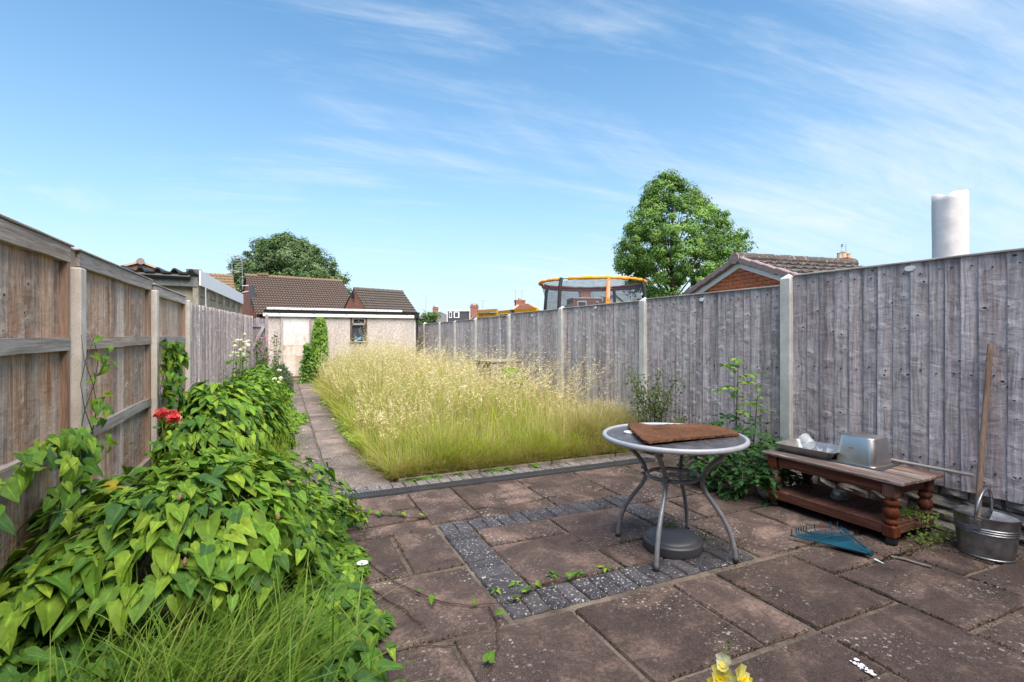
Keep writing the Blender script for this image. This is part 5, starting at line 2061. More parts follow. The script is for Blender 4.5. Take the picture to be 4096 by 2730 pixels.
# conical strainer over the near half (local -x end is nearest the right edge of the photo)
mb = MB()
V, F = [], []
nr, na = 5, 22
for j in range(nr):
    for i in range(na + 1):
        a = R(90) + math.pi * i / na
        q = 1 - j / (nr - 1)
        ex_, ey_ = .200 * .72 * math.cos(a), .200 * .60 * math.sin(a)
        V.append((ex_ * q - .0 * j, ey_ * (.25 + .75 * q) if j else ey_, .232 - .045 * (1 - q) ** .8))
for j in range(nr - 1):
    for i in range(na):
        F.append((j * (na + 1) + i, j * (na + 1) + i + 1, (j + 1) * (na + 1) + i + 1, (j + 1) * (na + 1) + i))
mb.v, mb.f = V, F
stn = mb.obj('strainer', M['galv_pale'], bu, smooth=True)
hb = MB()
for (x, y) in ((-.055, .03), (-.055, .005), (-.055, -.02), (-.085, .035), (-.085, .01), (-.085, -.015), (-.105, .02), (-.105, -.005)):
    q = (x / -.145)
    hb.lathe([(.0065, 0), (.0065, .002)], (x, y, .232 - .045 * (1 - q) ** .8 + .003), 8)
hb.obj('drain_hole', M['black_plastic'], stn)
mh = thing('wooden_pole', 'brown wooden mop handle standing in the bucket and leaning on the fence', 'pole', (3.70, 1.60, .02))
tp_ = Vector((3.915, 1.616, 1.227)) - Vector((3.70, 1.60, .02))
mb = MB()
mb.tube([(0, 0, 0), tp_ * .25, tp_ * .5 + Vector((0, .004, 0)), tp_ * .75, tp_ * .992, tp_], [.0155, .0155, .0155, .015, .0145, .0115], 12)
autosmooth(mb.obj('shaft', M['handle_wood'], mh), 50)

# ---- rake head
RB = Vector((3.056, 1.806, .015))
rk = thing('rake_head', 'teal plastic leaf rake head without its handle lying on the slabs', 'rake', RB)
c_dir = (Vector((3.10, 2.165, 0)) - Vector((3.056, 1.806, 0))).normalized()
c_n = Vector((c_dir.y, -c_dir.x, 0))


def rk_(u, v, z):
    return c_dir * u + c_n * v + Vector((0, 0, z))


mb = MB()
mb.add([rk_(.02, -.018, .006), rk_(.02, .018, .006), rk_(.17, .085, .004), rk_(.17, -.085, .004), rk_(.02, -.014, .028), rk_(.02, .014, .028), rk_(.17, .07, .018), rk_(.17, -.07, .018)],
       [(0, 3, 2, 1), (4, 5, 6, 7), (0, 1, 5, 4), (1, 2, 6, 5), (2, 3, 7, 6), (3, 0, 4, 7)])
for v0, v1 in ((-.016, -.21), (.016, .21)):
    mb.tube([rk_(.0, v0 * .6, .018), rk_(.06, v0 + (v1 - v0) * .16, .020), rk_(.35, v1, .014)], .006, 6)
mb.obj('plate', M['teal_plastic'], rk)
mb = MB()
mb.tube([rk_(.05, 0, .018), rk_(-.012, 0, .018)], .017, 12)
mb.tube([rk_(-.0125, 0, .018), rk_(-.0135, 0, .018)], .012, 12)
autosmooth(mb.obj('socket', M['teal_plastic'], rk), 50)
nt_ = 19
tips = {0: .0, 2: 1, 4: 1, 9: 1, 12: 1, 13: 1, 14: 1, 15: 1, 16: 1, 18: 1}
for k in range(nt_):
    s = k / (nt_ - 1) * 2 - 1
    v1 = -s * .215
    u1 = .355 - .03 * s * s
    mb = MB()
    a = [rk_(.16, v1 * .38, .012), rk_(.26, v1 * .72, .014), rk_(u1, v1, .016)]
    if tips.get(k):
        a += [rk_(u1 + .008, v1 * 1.01, .03), rk_(u1 + .006, v1 * 1.01, .058)]
    mb.tube(a, .0036, 5)
    mb.obj('tine', M['teal_plastic'], rk)
mb = MB()
mb.tube([rk_(.235, -.145, .018), rk_(.25, 0, .02), rk_(.235, .145, .018)], .0045, 6)
mb.obj('cross_bar', M['teal_plastic'], rk)
sw_ = thing('splinter', 'short white splintered stub beside the rake socket', 'splinter', RB + c_dir * -.03)
mb = MB()
mb.tube([c_dir * .0 + Vector((0, 0, -.004)), c_dir * -.05 + Vector((.004, 0, -.008))], [.006, .002], 6)
mb.obj('stub', M['paper'], sw_)

st_ = thing('dead_stick', 'grey dead stick lying on the paving in front of the low table', 'stick', (3.21, 1.68, .012))
a, b = Vector((3.181, 1.761, .01)) - Vector((3.21, 1.68, .012)), Vector((3.239, 1.592, .01)) - Vector((3.21, 1.68, .012))
mb = MB()
mb.tube([a, a.lerp(b, .3) + Vector((.003, 0, .002)), a.lerp(b, .65) - Vector((.003, 0, 0)), b], [.006, .0075, .007, .0085], 8)
mb.obj('twig', M['stick'], st_)
wp = thing('white_paint_splash', 'white splash of dried paint on the slab at the bottom edge', 'splash', (*(2.032, 1.221, 0.000)[:2], .0035))
mb = MB()
r = random.Random(2)
d = (Vector((2.032, 1.185, 0.000)) - Vector((2.039, 1.258, 0.000))).normalized()
e = Vector((-d.y, d.x, 0))
for k in range(34):
    c = d * r.gauss(0, .026) + e * r.gauss(0, .009)
    rr = r.uniform(.003, .011)
    nn = 9
    mb.add([c + Vector((rr * r.uniform(.6, 1.2) * math.cos(2 * math.pi * i / nn), rr * r.uniform(.6, 1.2) * math.sin(2 * math.pi * i / nn), .0008 + .0004 * (k % 6))) for i in range(nn)], [tuple(range(nn))])
mb.obj('paint', M['paper'], wp)


# ================================================================== VEGETATION
def nrmz(v):
    return v / np.maximum(np.linalg.norm(v, axis=-1, keepdims=True), 1e-9)


def frames(nrm, tip):
    """rotation matrices with z along nrm, y along tip (orthogonalised)."""
    z = nrmz(nrm)
    y = nrmz(tip - z * np.sum(tip * z, -1, keepdims=True))
    x = np.cross(y, z)
    return np.stack([x, y, z], -1)


def leaf_template(kindname):
    if kindname == 'heart':
        half = [(.0, .03), (.10, -.15), (.26, -.21), (.35, -.08), (.335, .16), (.27, .42), (.155, .72), (.0, 1.0)]
        mids = [(0, .02), (0, .02), (0, .06), (0, .18), (0, .34), (0, .52), (0, .76), (0, 1.0)]
        fold, droop = .22, .28
    elif kindname == 'oval':
        half = [(.0, .0), (.14, .08), (.23, .28), (.24, .5), (.17, .75), (.0, 1.0)]
        mids = [(0, 0), (0, .1), (0, .3), (0, .5), (0, .75), (0, 1.0)]
        fold, droop = .2, .18
    elif kindname == 'petal':
        half = [(.0, .0), (.30, .25), (.52, .6), (.42, .92), (.0, 1.0)]
        mids = [(0, 0), (0, .25), (0, .6), (0, .9), (0, 1.0)]
        fold, droop = .35, -.12
    elif kindname == 'small':
        half = [(.0, .0), (.28, .2), (.26, .6), (.0, 1.0)]
        mids = [(0, 0), (0, .25), (0, .6), (0, 1.0)]
        fold, droop = .2, .15
    else:
        half = [(.0, .0), (.06, .2), (.07, .6), (.0, 1.0)]
        mids = [(0, 0), (0, .2), (0, .6), (0, 1.0)]
        fold, droop = .1, .3
    V, idx_m, idx_r, idx_l, tone = [], [], [], [], []

    def z_(x, y):
        return abs(x) * fold - droop * max(y, 0) ** 2 + .03 * math.sin(9 * y) * abs(x) * 4
    for (x, y) in mids:
        idx_m.append(len(V)); V.append((0, y, z_(0, y))); tone.append(1.3)
    for (x, y) in half:
        idx_r.append(len(V)); V.append((x, y, z_(x, y))); tone.append(.93)
    for (x, y) in half:
        idx_l.append(len(V)); V.append((-x, y, z_(x, y))); tone.append(.93)
    F = []
    if kindname == 'heart':                     # a narrow pale midrib
        nr_, nl_ = [], []
        for (x, y), (mx, my) in zip(half, mids):
            nr_.append(len(V)); V.append((x * .14, my + (y - my) * .14, z_(x * .14, my) + .012)); tone.append(.92)
        for (x, y), (mx, my) in zip(half, mids):
            nl_.append(len(V)); V.append((-x * .14, my + (y - my) * .14, z_(x * .14, my) + .012)); tone.append(.92)
        for i in idx_m:
            tone[i] = 1.45
        for i in range(len(half) - 1):
            F.append((idx_m[i], nr_[i], nr_[i + 1], idx_m[i + 1]))
            F.append((nl_[i], idx_m[i], idx_m[i + 1], nl_[i + 1]))
            F.append((nr_[i], idx_r[i], idx_r[i + 1], nr_[i + 1]))
            F.append((idx_l[i], nl_[i], nl_[i + 1], idx_l[i + 1]))
        return np.array(V, float), np.array(F, int), np.array(tone, float)
    for i in range(len(half) - 1):
        F.append((idx_m[i], idx_r[i], idx_r[i + 1], idx_m[i + 1]))
        F.append((idx_l[i], idx_m[i], idx_m[i + 1], idx_l[i + 1]))
    return np.array(V, float), np.array(F, int), np.array(tone, float)


TEMPL = {k: leaf_template(k) for k in ('heart', 'oval', 'small', 'petal', 'blade')}


def bake_leaves(name, kindname, P, Fr, S, C, mat, parent, widen=1.0):
    V0, F0, T0 = TEMPL[kindname]
    n = len(P)
    V0 = V0 * np.array([widen, 1, 1])
    V = np.einsum('nij,vj->nvi', Fr, V0) * S[:, None, None] + P[:, None, :]
    F = (F0[None] + (np.arange(n) * len(V0))[:, None, None]).reshape(-1, 4)
    col = C[:, None, :] * T0[None, :, None]
    o = npobj(name, V.reshape(-1, 3), F, mat, col.reshape(-1, 3), parent, True)
    return kind(o, 'stuff')


GREENS = np.array([(.125, .25, .028), (.165, .305, .03), (.10, .22, .03), (.22, .35, .036), (.085, .185, .034), (.145, .27, .04), (.26, .375, .04), (.06, .14, .036), (.14, .245, .025), (.18, .29, .028)])
_leafmesh = {}


def leaf_parts(kindname, P, Fr, S, ci, parent, palette, mat):
    """individual leaves sharing a few meshes"""
    for i in range(len(P)):
        key = (kindname, id(palette), int(ci[i]))
        if key not in _leafmesh:
            V0, F0, T0 = TEMPL[kindname]
            r = np.random.default_rng(int(ci[i]) + 5)
            V = V0.copy()
            V[:, 0] *= r.uniform(.85, 1.15)
            V[:, 2] *= r.uniform(.5, 1.5)
            V[:, 2] += .05 * np.sin(V[:, 1] * 5 + r.uniform(0, 6)) * np.sign(V[:, 0])
            _leafmesh[key] = npmesh('leaf', V, F0, mat, palette[int(ci[i])][None] * T0[:, None], True)
        o = bpy.data.objects.new('leaf', _leafmesh[key])
        m = np.eye(4)
        m[:3, :3] = Fr[i] * S[i]
        m[:3, 3] = P[i]
        o.matrix_basis = Matrix(m.tolist())
        link(o, parent)


def plant_leaves(parent, kindname, P, N, T, S, nparts, palette=GREENS, mat=None, name='foliage', cweights=None):
    mat = mat or M['leaf']
    Fr = frames(N, T)
    ci = rng.choice(len(palette), len(P), p=cweights)
    if nparts:
        app = S / np.linalg.norm(P + np.array(parent.location)[None] - np.array([0, 0, 1.28]), axis=1)
        order = np.argsort(-app)
        a, b = order[:nparts], order[nparts:]
        leaf_parts(kindname, P[a], Fr[a], S[a], ci[a], parent, palette, mat)
    else:
        b = np.arange(len(P))
    if len(b):
        C = palette[ci[b]] * rng.uniform(.85, 1.15, (len(b), 1))
        bake_leaves(name, kindname, P[b], Fr[b], S[b], C, mat, parent)


def mound_points(n, cx, cy, rx, ry, h, p=2.2, q=.55, jit=.05, lean=(0, 0)):
    """random points on a dome with outward normals and down-slope tip directions"""
    out = []
    while len(out) < n:
        a = rng.uniform(0, 2 * np.pi, n)
        rr = np.sqrt(rng.uniform(0, 1, n))
        for a_, r_ in zip(a, rr):
            out.append((a_, r_))
        out = out[:n]
    out = np.array(out)
    a, rr = out[:, 0], out[:, 1]
    wob = 1 + .12 * np.sin(3 * a + cx * 7) + .08 * np.sin(5 * a + cy * 3)
    x = cx + rx * rr * np.cos(a) * wob
    y = cy + ry * rr * np.sin(a) * wob
    hh = h * (1 - rr ** p) ** q * (1 + .10 * np.sin(x * 9) * np.cos(y * 8) + .06 * np.sin(x * 21 + y * 17))
    z = hh * rng.uniform(.72, 1.03, n)
    slope = h * q * p * rr ** (p - 1) / np.maximum(1 - rr ** p, .05) ** (1 - q)
    nx, ny = np.cos(a) * slope / rx, np.sin(a) * slope / ry
    N = nrmz(np.stack([nx, ny, np.ones(n)], -1))
    D = nrmz(np.stack([N[:, 0] * N[:, 2], N[:, 1] * N[:, 2], -(1 - N[:, 2] ** 2) - .15], -1))
    return np.stack([x, y, z], -1), N, D


def tubes(name, paths, rads, mat, parent, seg=5):
    mb = MB()
    for p, r_ in zip(paths, rads):
        mb.tube(p, r_, seg)
    return mb.obj(name, mat, parent, smooth=True)


def garden_bed_edge(y):
    return np.interp(y, [1.2, 2.0, 2.66, 3.2, 3.7, 4.4, 5.0, 6.0, 7.0, 8.3, 9.2, 10.5, 12, 13.5], [.24, .25, .34, .29, .36, .17, .02, .02, .02, .28, .08, .04, .12, .1])


# ---- bindweed mound in front
b1 = thing('bindweed', 'big mound of large arrow-shaped bindweed leaves sprawling over the near left bed', 'bindweed', (-.35, 3.0, 0))
n = 2500
P, N, D = mound_points(n, -.05, .02, .82, .92, .58, 2.6, .5)
P2, N2, D2 = mound_points(300, -.50, -.50, .36, .45, .42, 2.2, .6)
P = np.concatenate([P, P2]); N = np.concatenate([N, N2]); D = np.concatenate([D, D2])
P[:, 2] = np.maximum(P[:, 2], .02)
# hollow under the near side where the grass grows
keep = ~((P[:, 1] < -.38) & (P[:, 2] < .30) & (P[:, 0] > -.52) & (P[:, 0] < .5))
P, N, D = P[keep], N[keep], D[keep]
up = np.array([0, 0, 1.0])
Nn = nrmz(N * .75 + up * .5 + rng.normal(0, .34, N.shape))
Dd = nrmz(D + np.array([.12, -.35, -.1]) + rng.normal(0, .42, N.shape))
S = (.048 + .10 * rng.uniform(0, 1, len(P)) ** 2.0) * np.where(P[:, 2] > .15, 1.0, .75) * np.where(P[:, 0] > .35, .6, 1)
plant_leaves(b1, 'heart', P, Nn, Dd, S, 300)
paths, rads = [], []
for k in range(60):
    a = rng.uniform(0, 6.28)
    e = np.array([-.05 + .8 * math.cos(a) * rng.uniform(.4, .95), .0 + .9 * math.sin(a) * rng.uniform(.4, .95), rng.uniform(.25, .55)])
    m0 = np.array([e[0] * .5, e[1] * .5 + .1, .5])
    paths.append([(e[0] * .2, e[1] * .2 + .1, 0), tuple(m0), tuple(e)])
    rads.append([.004, .003, .002])
tubes('stem', paths, rads, M['stem'], b1)
# buds
M['bud'] = plain('bud', (.22, .14, .06), .7)
for k in range(14):
    i = rng.integers(0, len(P))
    if P[i, 2] < .3:
        continue
    mb = MB()
    mb.lathe([(.001, 0), (.008, .006), (.010, .016), (.006, .028), (.001, .036)], (0, 0, 0), 7)
    o = mb.obj('bud', M['bud'], b1)
    o.location = tuple(P[i] + N[i] * .03)
    o.rotation_euler = (rng.uniform(-.5, .5), rng.uniform(-.5, .5), 0)

# yellowed leaves
YEL = np.array([(.42, .30, .02), (.36, .30, .03), (.46, .22, .02)])
yl = thing('yellowed_leaf', 'yellow dying leaf among the green bindweed leaves, nearest the fence', 'leaf', (-.66, 2.45, .40))
plant_leaves(yl, 'heart', np.zeros((1, 3)), np.array([[.3, -.6, .8]]), np.array([[.2, -.5, -.8]]), np.array([.085]), 1, YEL)
yl = thing('yellowed_leaf', 'yellow-green leaf on the crest of the bindweed mound beside the red rose', 'leaf', (-.72, 2.98, .56))
plant_leaves(yl, 'heart', np.zeros((1, 3)), np.array([[.1, -.3, .9]]), np.array([[-.6, -.5, -.3]]), np.array([.12]), 1, YEL[1:2])

# ---- second mound further along the fence
b2 = thing('leafy_mound', 'second rounded mound of dense green bindweed against the brown fence beyond the rose', 'bindweed', (-.58, 6.0, 0))
P, N, D = mound_points(2100, 0, 0, .62, 1.25, .74, 2.4, .55)
P[:, 2] = np.maximum(P[:, 2], .02)
Nn = nrmz(N * .8 + up * .4 + rng.normal(0, .22, N.shape))
Dd = nrmz(D + np.array([.25, -.3, -.1]) + rng.normal(0, .3, N.shape))
plant_leaves(b2, 'heart', P, Nn, Dd, rng.uniform(.06, .13, len(P)), 300)
tubes('stem', [[(0, 0, 0), (.3 * math.cos(a), .5 * math.sin(a), .5), (.5 * math.cos(a), .9 * math.sin(a), .5)] for a in np.linspace(0, 6, 24)], [.004] * 24, M['stem'], b2)

# ---- low creeping cover between bed and paving
gc = kind(bpy.data.objects.new('ground_cover', None), 'stuff')
n = 17000
y = rng.uniform(1.1, 13.6, n)
y = np.where(rng.uniform(0, 1, n) < .5, rng.uniform(1.1, 5.2, n), y)
xe = garden_bed_edge(y)
x = xe + .05 - np.abs(rng.normal(0, .22, n)) + .03 * np.sin(y * 23) + .05 * np.sin(y * 9)
x = np.clip(x, -1.0, 9)
kp = ~((y < 2.75) & (x < .05))
x, y, xe = x[kp], y[kp], xe[kp]
n = len(x)
edge = np.clip((xe - x) / .35, 0, 1)
z = rng.uniform(.01, .05, n) + edge * rng.uniform(0, .22, n) * np.where((y < 2.75), .35, 1)
P = np.stack([x, y, z], -1)
Nn = nrmz(np.array([.25, -.2, 1.0]) + rng.normal(0, .35, (n, 3)))
Dd = nrmz(np.array([.5, -.4, -.15]) + rng.normal(0, .6, (n, 3)))
Sx = rng.uniform(.028, .07, n)
Fr = frames(Nn, Dd)
C = GREENS[rng.integers(0, len(GREENS), n)] * rng.uniform(.9, 1.25, (n, 1))
bpy.data.objects.remove(gc)
gc = bake_leaves('ground_cover', 'heart', P, Fr, Sx, C, M['leaf'], None)
gc['label'] = 'low creeping green leaves spilling from the left bed over the paving edge'


# ---- grass
def blades(name, base, H, W, lean, bend, c0, c1, mat, parent=None, seg=4, jitter=.12):
    """curved tapering blades; lean (n,2) horizontal tip offset, colours (n,3) root and tip"""
    n = len(base)
    ts = np.linspace(0, 1, seg + 1)
    az = np.arctan2(lean[:, 1], lean[:, 0]) + np.pi / 2 + rng.normal(0, .6, n)
    side = np.stack([np.cos(az), np.sin(az), np.zeros(n)], -1)
    V = np.zeros((n, 2 * seg + 1, 3))
    C = np.zeros((n, 2 * seg + 1, 3))
    for k, t in enumerate(ts):
        c = base.copy()
        c[:, :2] += lean * (t ** bend)[..., None] if np.isscalar(bend) else lean * (t ** bend)[:, None]
        dl = np.linalg.norm(lean, axis=1)
        c[:, 2] += H * (t - .22 * np.minimum(dl / np.maximum(H, .01), 1.6) * t ** 3)
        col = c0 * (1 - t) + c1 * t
        w_ = W * (1 - t ** 1.6) * (0.75 + .5 * t)
        if k < seg:
            V[:, 2 * k] = c - side * w_[:, None] / 2
            V[:, 2 * k + 1] = c + side * w_[:, None] / 2
            C[:, 2 * k] = col
            C[:, 2 * k + 1] = col
        else:
            V[:, 2 * k] = c
            C[:, 2 * k] = col
    off = (np.arange(n) * (2 * seg + 1))[:, None, None]
    q = np.array([(2 * k, 2 * k + 1, 2 * k + 3, 2 * k + 2) for k in range(seg - 1)])
    t3 = np.array([(2 * seg - 2, 2 * seg - 1, 2 * seg)])
    o = npobj(name, V.reshape(-1, 3), [(q[None] + off).reshape(-1, 4), (t3[None] + off).reshape(-1, 3)], mat, C.reshape(-1, 3), parent, True)
    return kind(o, 'stuff')


def cpick(pal, n, v=.15):
    pal = np.array(pal)
    return pal[rng.integers(0, len(pal), n)] * rng.uniform(1 - v, 1 + v, (n, 1))


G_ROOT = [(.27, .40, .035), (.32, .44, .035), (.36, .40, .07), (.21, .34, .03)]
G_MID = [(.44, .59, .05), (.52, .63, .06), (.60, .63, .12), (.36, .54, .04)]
STRAW = [(.60, .50, .25), (.68, .57, .32), (.54, .44, .20), (.64, .52, .26)]


def lawn_h(x, y):
    h = np.interp(y, [4.5, 4.9, 5.6, 7, 9, 11, 14.5], [.40, .56, .70, .82, .90, .95, .85])
    h = h * (1 + .13 * np.sin(x * 19 + 2 * np.sin(y * 7)) * np.sin(y * 17 + x * 5))
    h = h * (1 + .22 * np.sin(x * 3.1 + 1.3 * np.sin(y * 1.3)) * np.sin(y * 2.2 + x) + .10 * np.sin(x * 7 + y * 5))
    h = h * (1 - .5 * np.exp(-((x - 3.2) / .4) ** 2 - ((y - 7.3) / .7) ** 2))
    return h * np.interp(x, [.85, 1.25, 2.6, 3.2, 3.9], [.50, .95, 1.0, .75, .55])


def lawn_xy(n, ybias=1.6):
    y = 4.52 + (14.5 - 4.52) * rng.uniform(0, 1, n) ** ybias
    x = rng.uniform(0, 1, n) ** 1.06 * 3.04 + .86 + .10 * np.sin(y * 4.3) * np.sin(y * 1.7 + 1) + .05 * np.sin(y * 13)
    x = np.where(y < 5.3, np.maximum(x, .90 + .12 * (y < 4.75) * rng.uniform(0, 1, n)), x)
    x = np.clip(x, .78, 3.9)
    cl = .55 + .45 * np.sin(x * 7.3 + np.sin(y * 3.1) * 2) * np.sin(y * 6.1 + x * 2)
    keep = rng.uniform(0, 1, n) < (.45 + .55 * cl)
    return x[keep], y[keep]


# leafy green lower growth, in tufts
tx, ty = lawn_xy(2600, 1.75)
tx = np.concatenate([tx, .95 + rng.uniform(0, 2.9, 130), .86 + rng.normal(0, .05, 170)])
ty = np.concatenate([ty, rng.uniform(4.52, 4.7, 130), rng.uniform(4.55, 13.0, 170)])
nt_ = len(tx)
th_ = rng.uniform(.5, 1.25, nt_)
tl_ = rng.normal(0, .16, (nt_, 2)) + np.array([-.03, -.05])
tl_[-170:, 0] -= rng.uniform(.05, .4, 170)
tl_[-300:-170, 1] -= rng.uniform(.0, .22, 130)
tdry = rng.uniform(0, 1, nt_) < np.interp(ty, [4.5, 5.5, 7, 12], [.20, .16, .36, .62])
tcol = cpick(G_MID, nt_, .18)
tdc = cpick(STRAW, nt_, .15)
per = 17
ti = np.repeat(np.arange(nt_), per)
n = len(ti)
off = rng.normal(0, .042, (n, 2))
x = np.clip(tx[ti] + off[:, 0], .74, 3.9); y = np.maximum(ty[ti] + off[:, 1], 4.47)
h = lawn_h(x, y) * th_[ti] * rng.uniform(.35, 1.0, n)
lean = off * rng.uniform(1.0, 4.5, n)[:, None] * h[:, None] * 1.6 + tl_[ti] * (h / .6)[:, None] + rng.normal(0, .05, (n, 2))
isdry = tdry[ti] ^ (rng.uniform(0, 1, n) < .12)
rootdry = rng.uniform(0, 1, n) < .3
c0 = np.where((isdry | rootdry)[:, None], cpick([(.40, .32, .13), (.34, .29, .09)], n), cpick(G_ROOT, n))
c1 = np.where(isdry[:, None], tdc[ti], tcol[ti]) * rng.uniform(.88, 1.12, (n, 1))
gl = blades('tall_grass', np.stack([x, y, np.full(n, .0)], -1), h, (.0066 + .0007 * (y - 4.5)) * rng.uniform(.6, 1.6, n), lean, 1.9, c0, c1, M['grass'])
gl['label'] = 'uncut yellow-green lawn grass'
# upright straw stalks
x, y = lawn_xy(13500, 1.6)
n = len(x)
h = lawn_h(x, y) * rng.uniform(.75, 1.25, n)
ang = rng.uniform(0, 2 * np.pi, n)
ln = h * rng.uniform(.02, .3, n)
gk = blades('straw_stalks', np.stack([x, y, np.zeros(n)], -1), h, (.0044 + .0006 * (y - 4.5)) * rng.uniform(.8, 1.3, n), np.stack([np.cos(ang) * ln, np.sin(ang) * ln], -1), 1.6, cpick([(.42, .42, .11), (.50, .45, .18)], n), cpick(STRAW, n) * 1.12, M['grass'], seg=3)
gk['label'] = 'upright pale straw stalks in the lawn grass'
# weeds along the path side of the lawn
n = 1500
y = rng.uniform(5.4, 14.2, n)
P = np.stack([.86 + rng.normal(0, .07, n) - .08 * np.sin(y * 2.1), y, rng.uniform(.01, .16, n)], -1)
wd_ = bake_leaves('path_weeds', 'oval', P, frames(np.array([-.2, -.2, 1.0]) + rng.normal(0, .4, (n, 3)), rng.normal(0, 1, (n, 3)) + np.array([-.5, -.2, .1])), rng.uniform(.04, .085, n), GREENS[rng.integers(0, 10, n)], M['leaf'], None)
wd_['label'] = 'leafy weeds along the lawn side of the path'
# flowering stems with drooping seed heads
x, y = lawn_xy(5600, 1.1)
kp = (y > 5.0)
x, y = x[kp], y[kp]
na_ = 260                                              # long arching stems by the fence
x = np.concatenate([x, rng.uniform(2.7, 3.8, na_)]); y = np.concatenate([y, rng.uniform(5.2, 8.5, na_)])
n = len(x)
h = lawn_h(x, y) * rng.uniform(.72, 1.4, n) + .03
ang = rng.uniform(0, 2 * np.pi, n)
ln = h * rng.uniform(.08, .55, n)
h[-na_:] = rng.uniform(.7, 1.22, na_)
ln[-na_:] = rng.uniform(.2, .62, na_)
ang[-na_:] = rng.normal(0, .9, na_)
ln[-na_:] = np.minimum(ln[-na_:], np.where(np.cos(ang[-na_:]) > 0, (3.9 - x[-na_:]) / np.maximum(np.cos(ang[-na_:]), .05), 9))
lean = np.stack([np.cos(ang) * ln + .05, np.sin(ang) * ln], -1)
base = np.stack([x, y, np.zeros(n)], -1)
gs = blades('seed_stems', base, h, .0026 + .00045 * (y - 4.5), lean, 2.2, cpick([(.36, .33, .09), (.42, .36, .14)], n), cpick(STRAW, n), M['grass'], seg=5)
gs['label'] = 'straw-coloured grass stems with seed heads over the lawn'
# seed heads: short slanting spikelets along the top third
K = 13
tt = np.tile(np.linspace(.74, 1.0, K), n)
idx = np.repeat(np.arange(n), K)
t = tt
dl = np.linalg.norm(lean, axis=1)
c = base[idx].copy()
c[:, :2] += lean[idx] * (t ** 2.2)[:, None]
c[:, 2] += h[idx] * (t - .22 * np.minimum(dl[idx] / np.maximum(h[idx], .01), 1.6) * t ** 3)
sl_ = rng.uniform(.024, .062, len(t)) * (1.15 - t * .35)
dd = np.stack([lean[idx, 0] * 1.2 + rng.normal(0, .16, len(t)), lean[idx, 1] * 1.2 + rng.normal(0, .16, len(t)), rng.uniform(-.05, .22, len(t))], -1)
Fr = frames(rng.normal(0, 1, (len(t), 3)), nrmz(dd))
Cc = cpick([(.80, .67, .44), (.84, .72, .50), (.70, .56, .36)], len(t))
sc2 = (1 + .06 * (c[:, 1] - 4.5))
hd = bake_leaves('seed_heads', 'blade', c, Fr, sl_, Cc, M['grass'], None, widen=.95)
hd['label'] = 'feathery dry seed heads above the lawn grass'
# pale matted tuft at the right front
x = np.concatenate([rng.normal(3.05, .16, 2600), rng.normal(3.5, .18, 2600)]); y = np.concatenate([rng.normal(4.78, .12, 2600), rng.normal(4.95, .2, 2600)])
kp = (x < 3.88) & (y > 4.5)
x, y = x[kp], y[kp]
n = len(x)
ang = rng.uniform(0, 2 * np.pi, n)
hh = rng.uniform(.2, .62, n)
ln = rng.uniform(.1, .42, n)
tuf = blades('dry_tuft', np.stack([x, y, np.zeros(n)], -1), hh, rng.uniform(.004, .0085, n), np.stack([np.cos(ang) * ln - .05, np.sin(ang) * ln - .1], -1), 1.9, cpick([(.20, .22, .06), (.3, .26, .1)], n), cpick([(.74, .64, .42), (.66, .55, .34), (.52, .48, .2)], n), M['grass'])
tuf['label'] = 'pale matted tuft of dry grass in front of the right fence behind the round table'
# thatch fringe spilling over the edging and the path side
n = 9000
x = np.concatenate([rng.uniform(.86, 3.85, n // 2), np.full(n // 2, .87) + rng.normal(0, .03, n // 2)])
y = np.concatenate([4.46 + np.abs(rng.normal(0, .06, n // 2)), rng.uniform(4.5, 12, n // 2)])
ang = np.concatenate([rng.normal(-np.pi / 2, .9, n // 2), rng.normal(np.pi, .8, n // 2)])
ln = rng.uniform(.04, .24, n)
dr = rng.uniform(0, 1, n) < .75
thc = blades('thatch_fringe', np.stack([x, y, np.full(n, .02)], -1), rng.uniform(.06, .3, n), np.full(n, .0048), np.stack([np.cos(ang) * ln, np.sin(ang) * ln], -1), 1.5,
             np.where(dr[:, None], cpick([(.42, .33, .15)], n), cpick(G_ROOT, n)), np.where(dr[:, None], cpick(STRAW, n), cpick(G_MID, n)), M['grass'])
thc['label'] = 'short dry grass fringe along the lawn edging and path'

# foreground grass tuft in the left bed
n = 1000
x = rng.normal(-.26, .20, n); y = rng.normal(1.92, .22, n)
kp = (x > -.95) & (x < .34) & (y > 1.2) & (y < 2.55)
x, y = x[kp], y[kp]
n = len(x)
ang = rng.normal(.2, 1.3, n)
hh = rng.uniform(.2, .46, n)
ln = rng.uniform(.12, .40, n)
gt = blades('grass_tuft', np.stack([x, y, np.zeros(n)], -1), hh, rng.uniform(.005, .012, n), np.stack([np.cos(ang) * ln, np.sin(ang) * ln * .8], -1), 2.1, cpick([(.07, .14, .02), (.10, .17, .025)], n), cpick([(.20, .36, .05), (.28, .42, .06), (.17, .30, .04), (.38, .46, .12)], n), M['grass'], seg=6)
gt['label'] = 'long arching green grass in the left bed at the bottom of the view'
n = 3600
x = rng.normal(-.22, .16, n); y = np.concatenate([rng.normal(7.6, .8, n // 2), rng.normal(4.9, .7, n // 2)])
ang = rng.uniform(0, 6.28, n)
ln = rng.uniform(.05, .2, n)
g2 = blades('bed_grass', np.stack([x, y, np.zeros(n)], -1), rng.uniform(.12, .38, n), np.full(n, .0045), np.stack([np.cos(ang) * ln, np.sin(ang) * ln], -1), 1.8, cpick([(.12, .2, .02)], n), cpick([(.30, .38, .04), (.24, .33, .03), (.38, .40, .08)], n), M['grass'])
g2['label'] = 'bright yellow-green grass along the left side of the path'

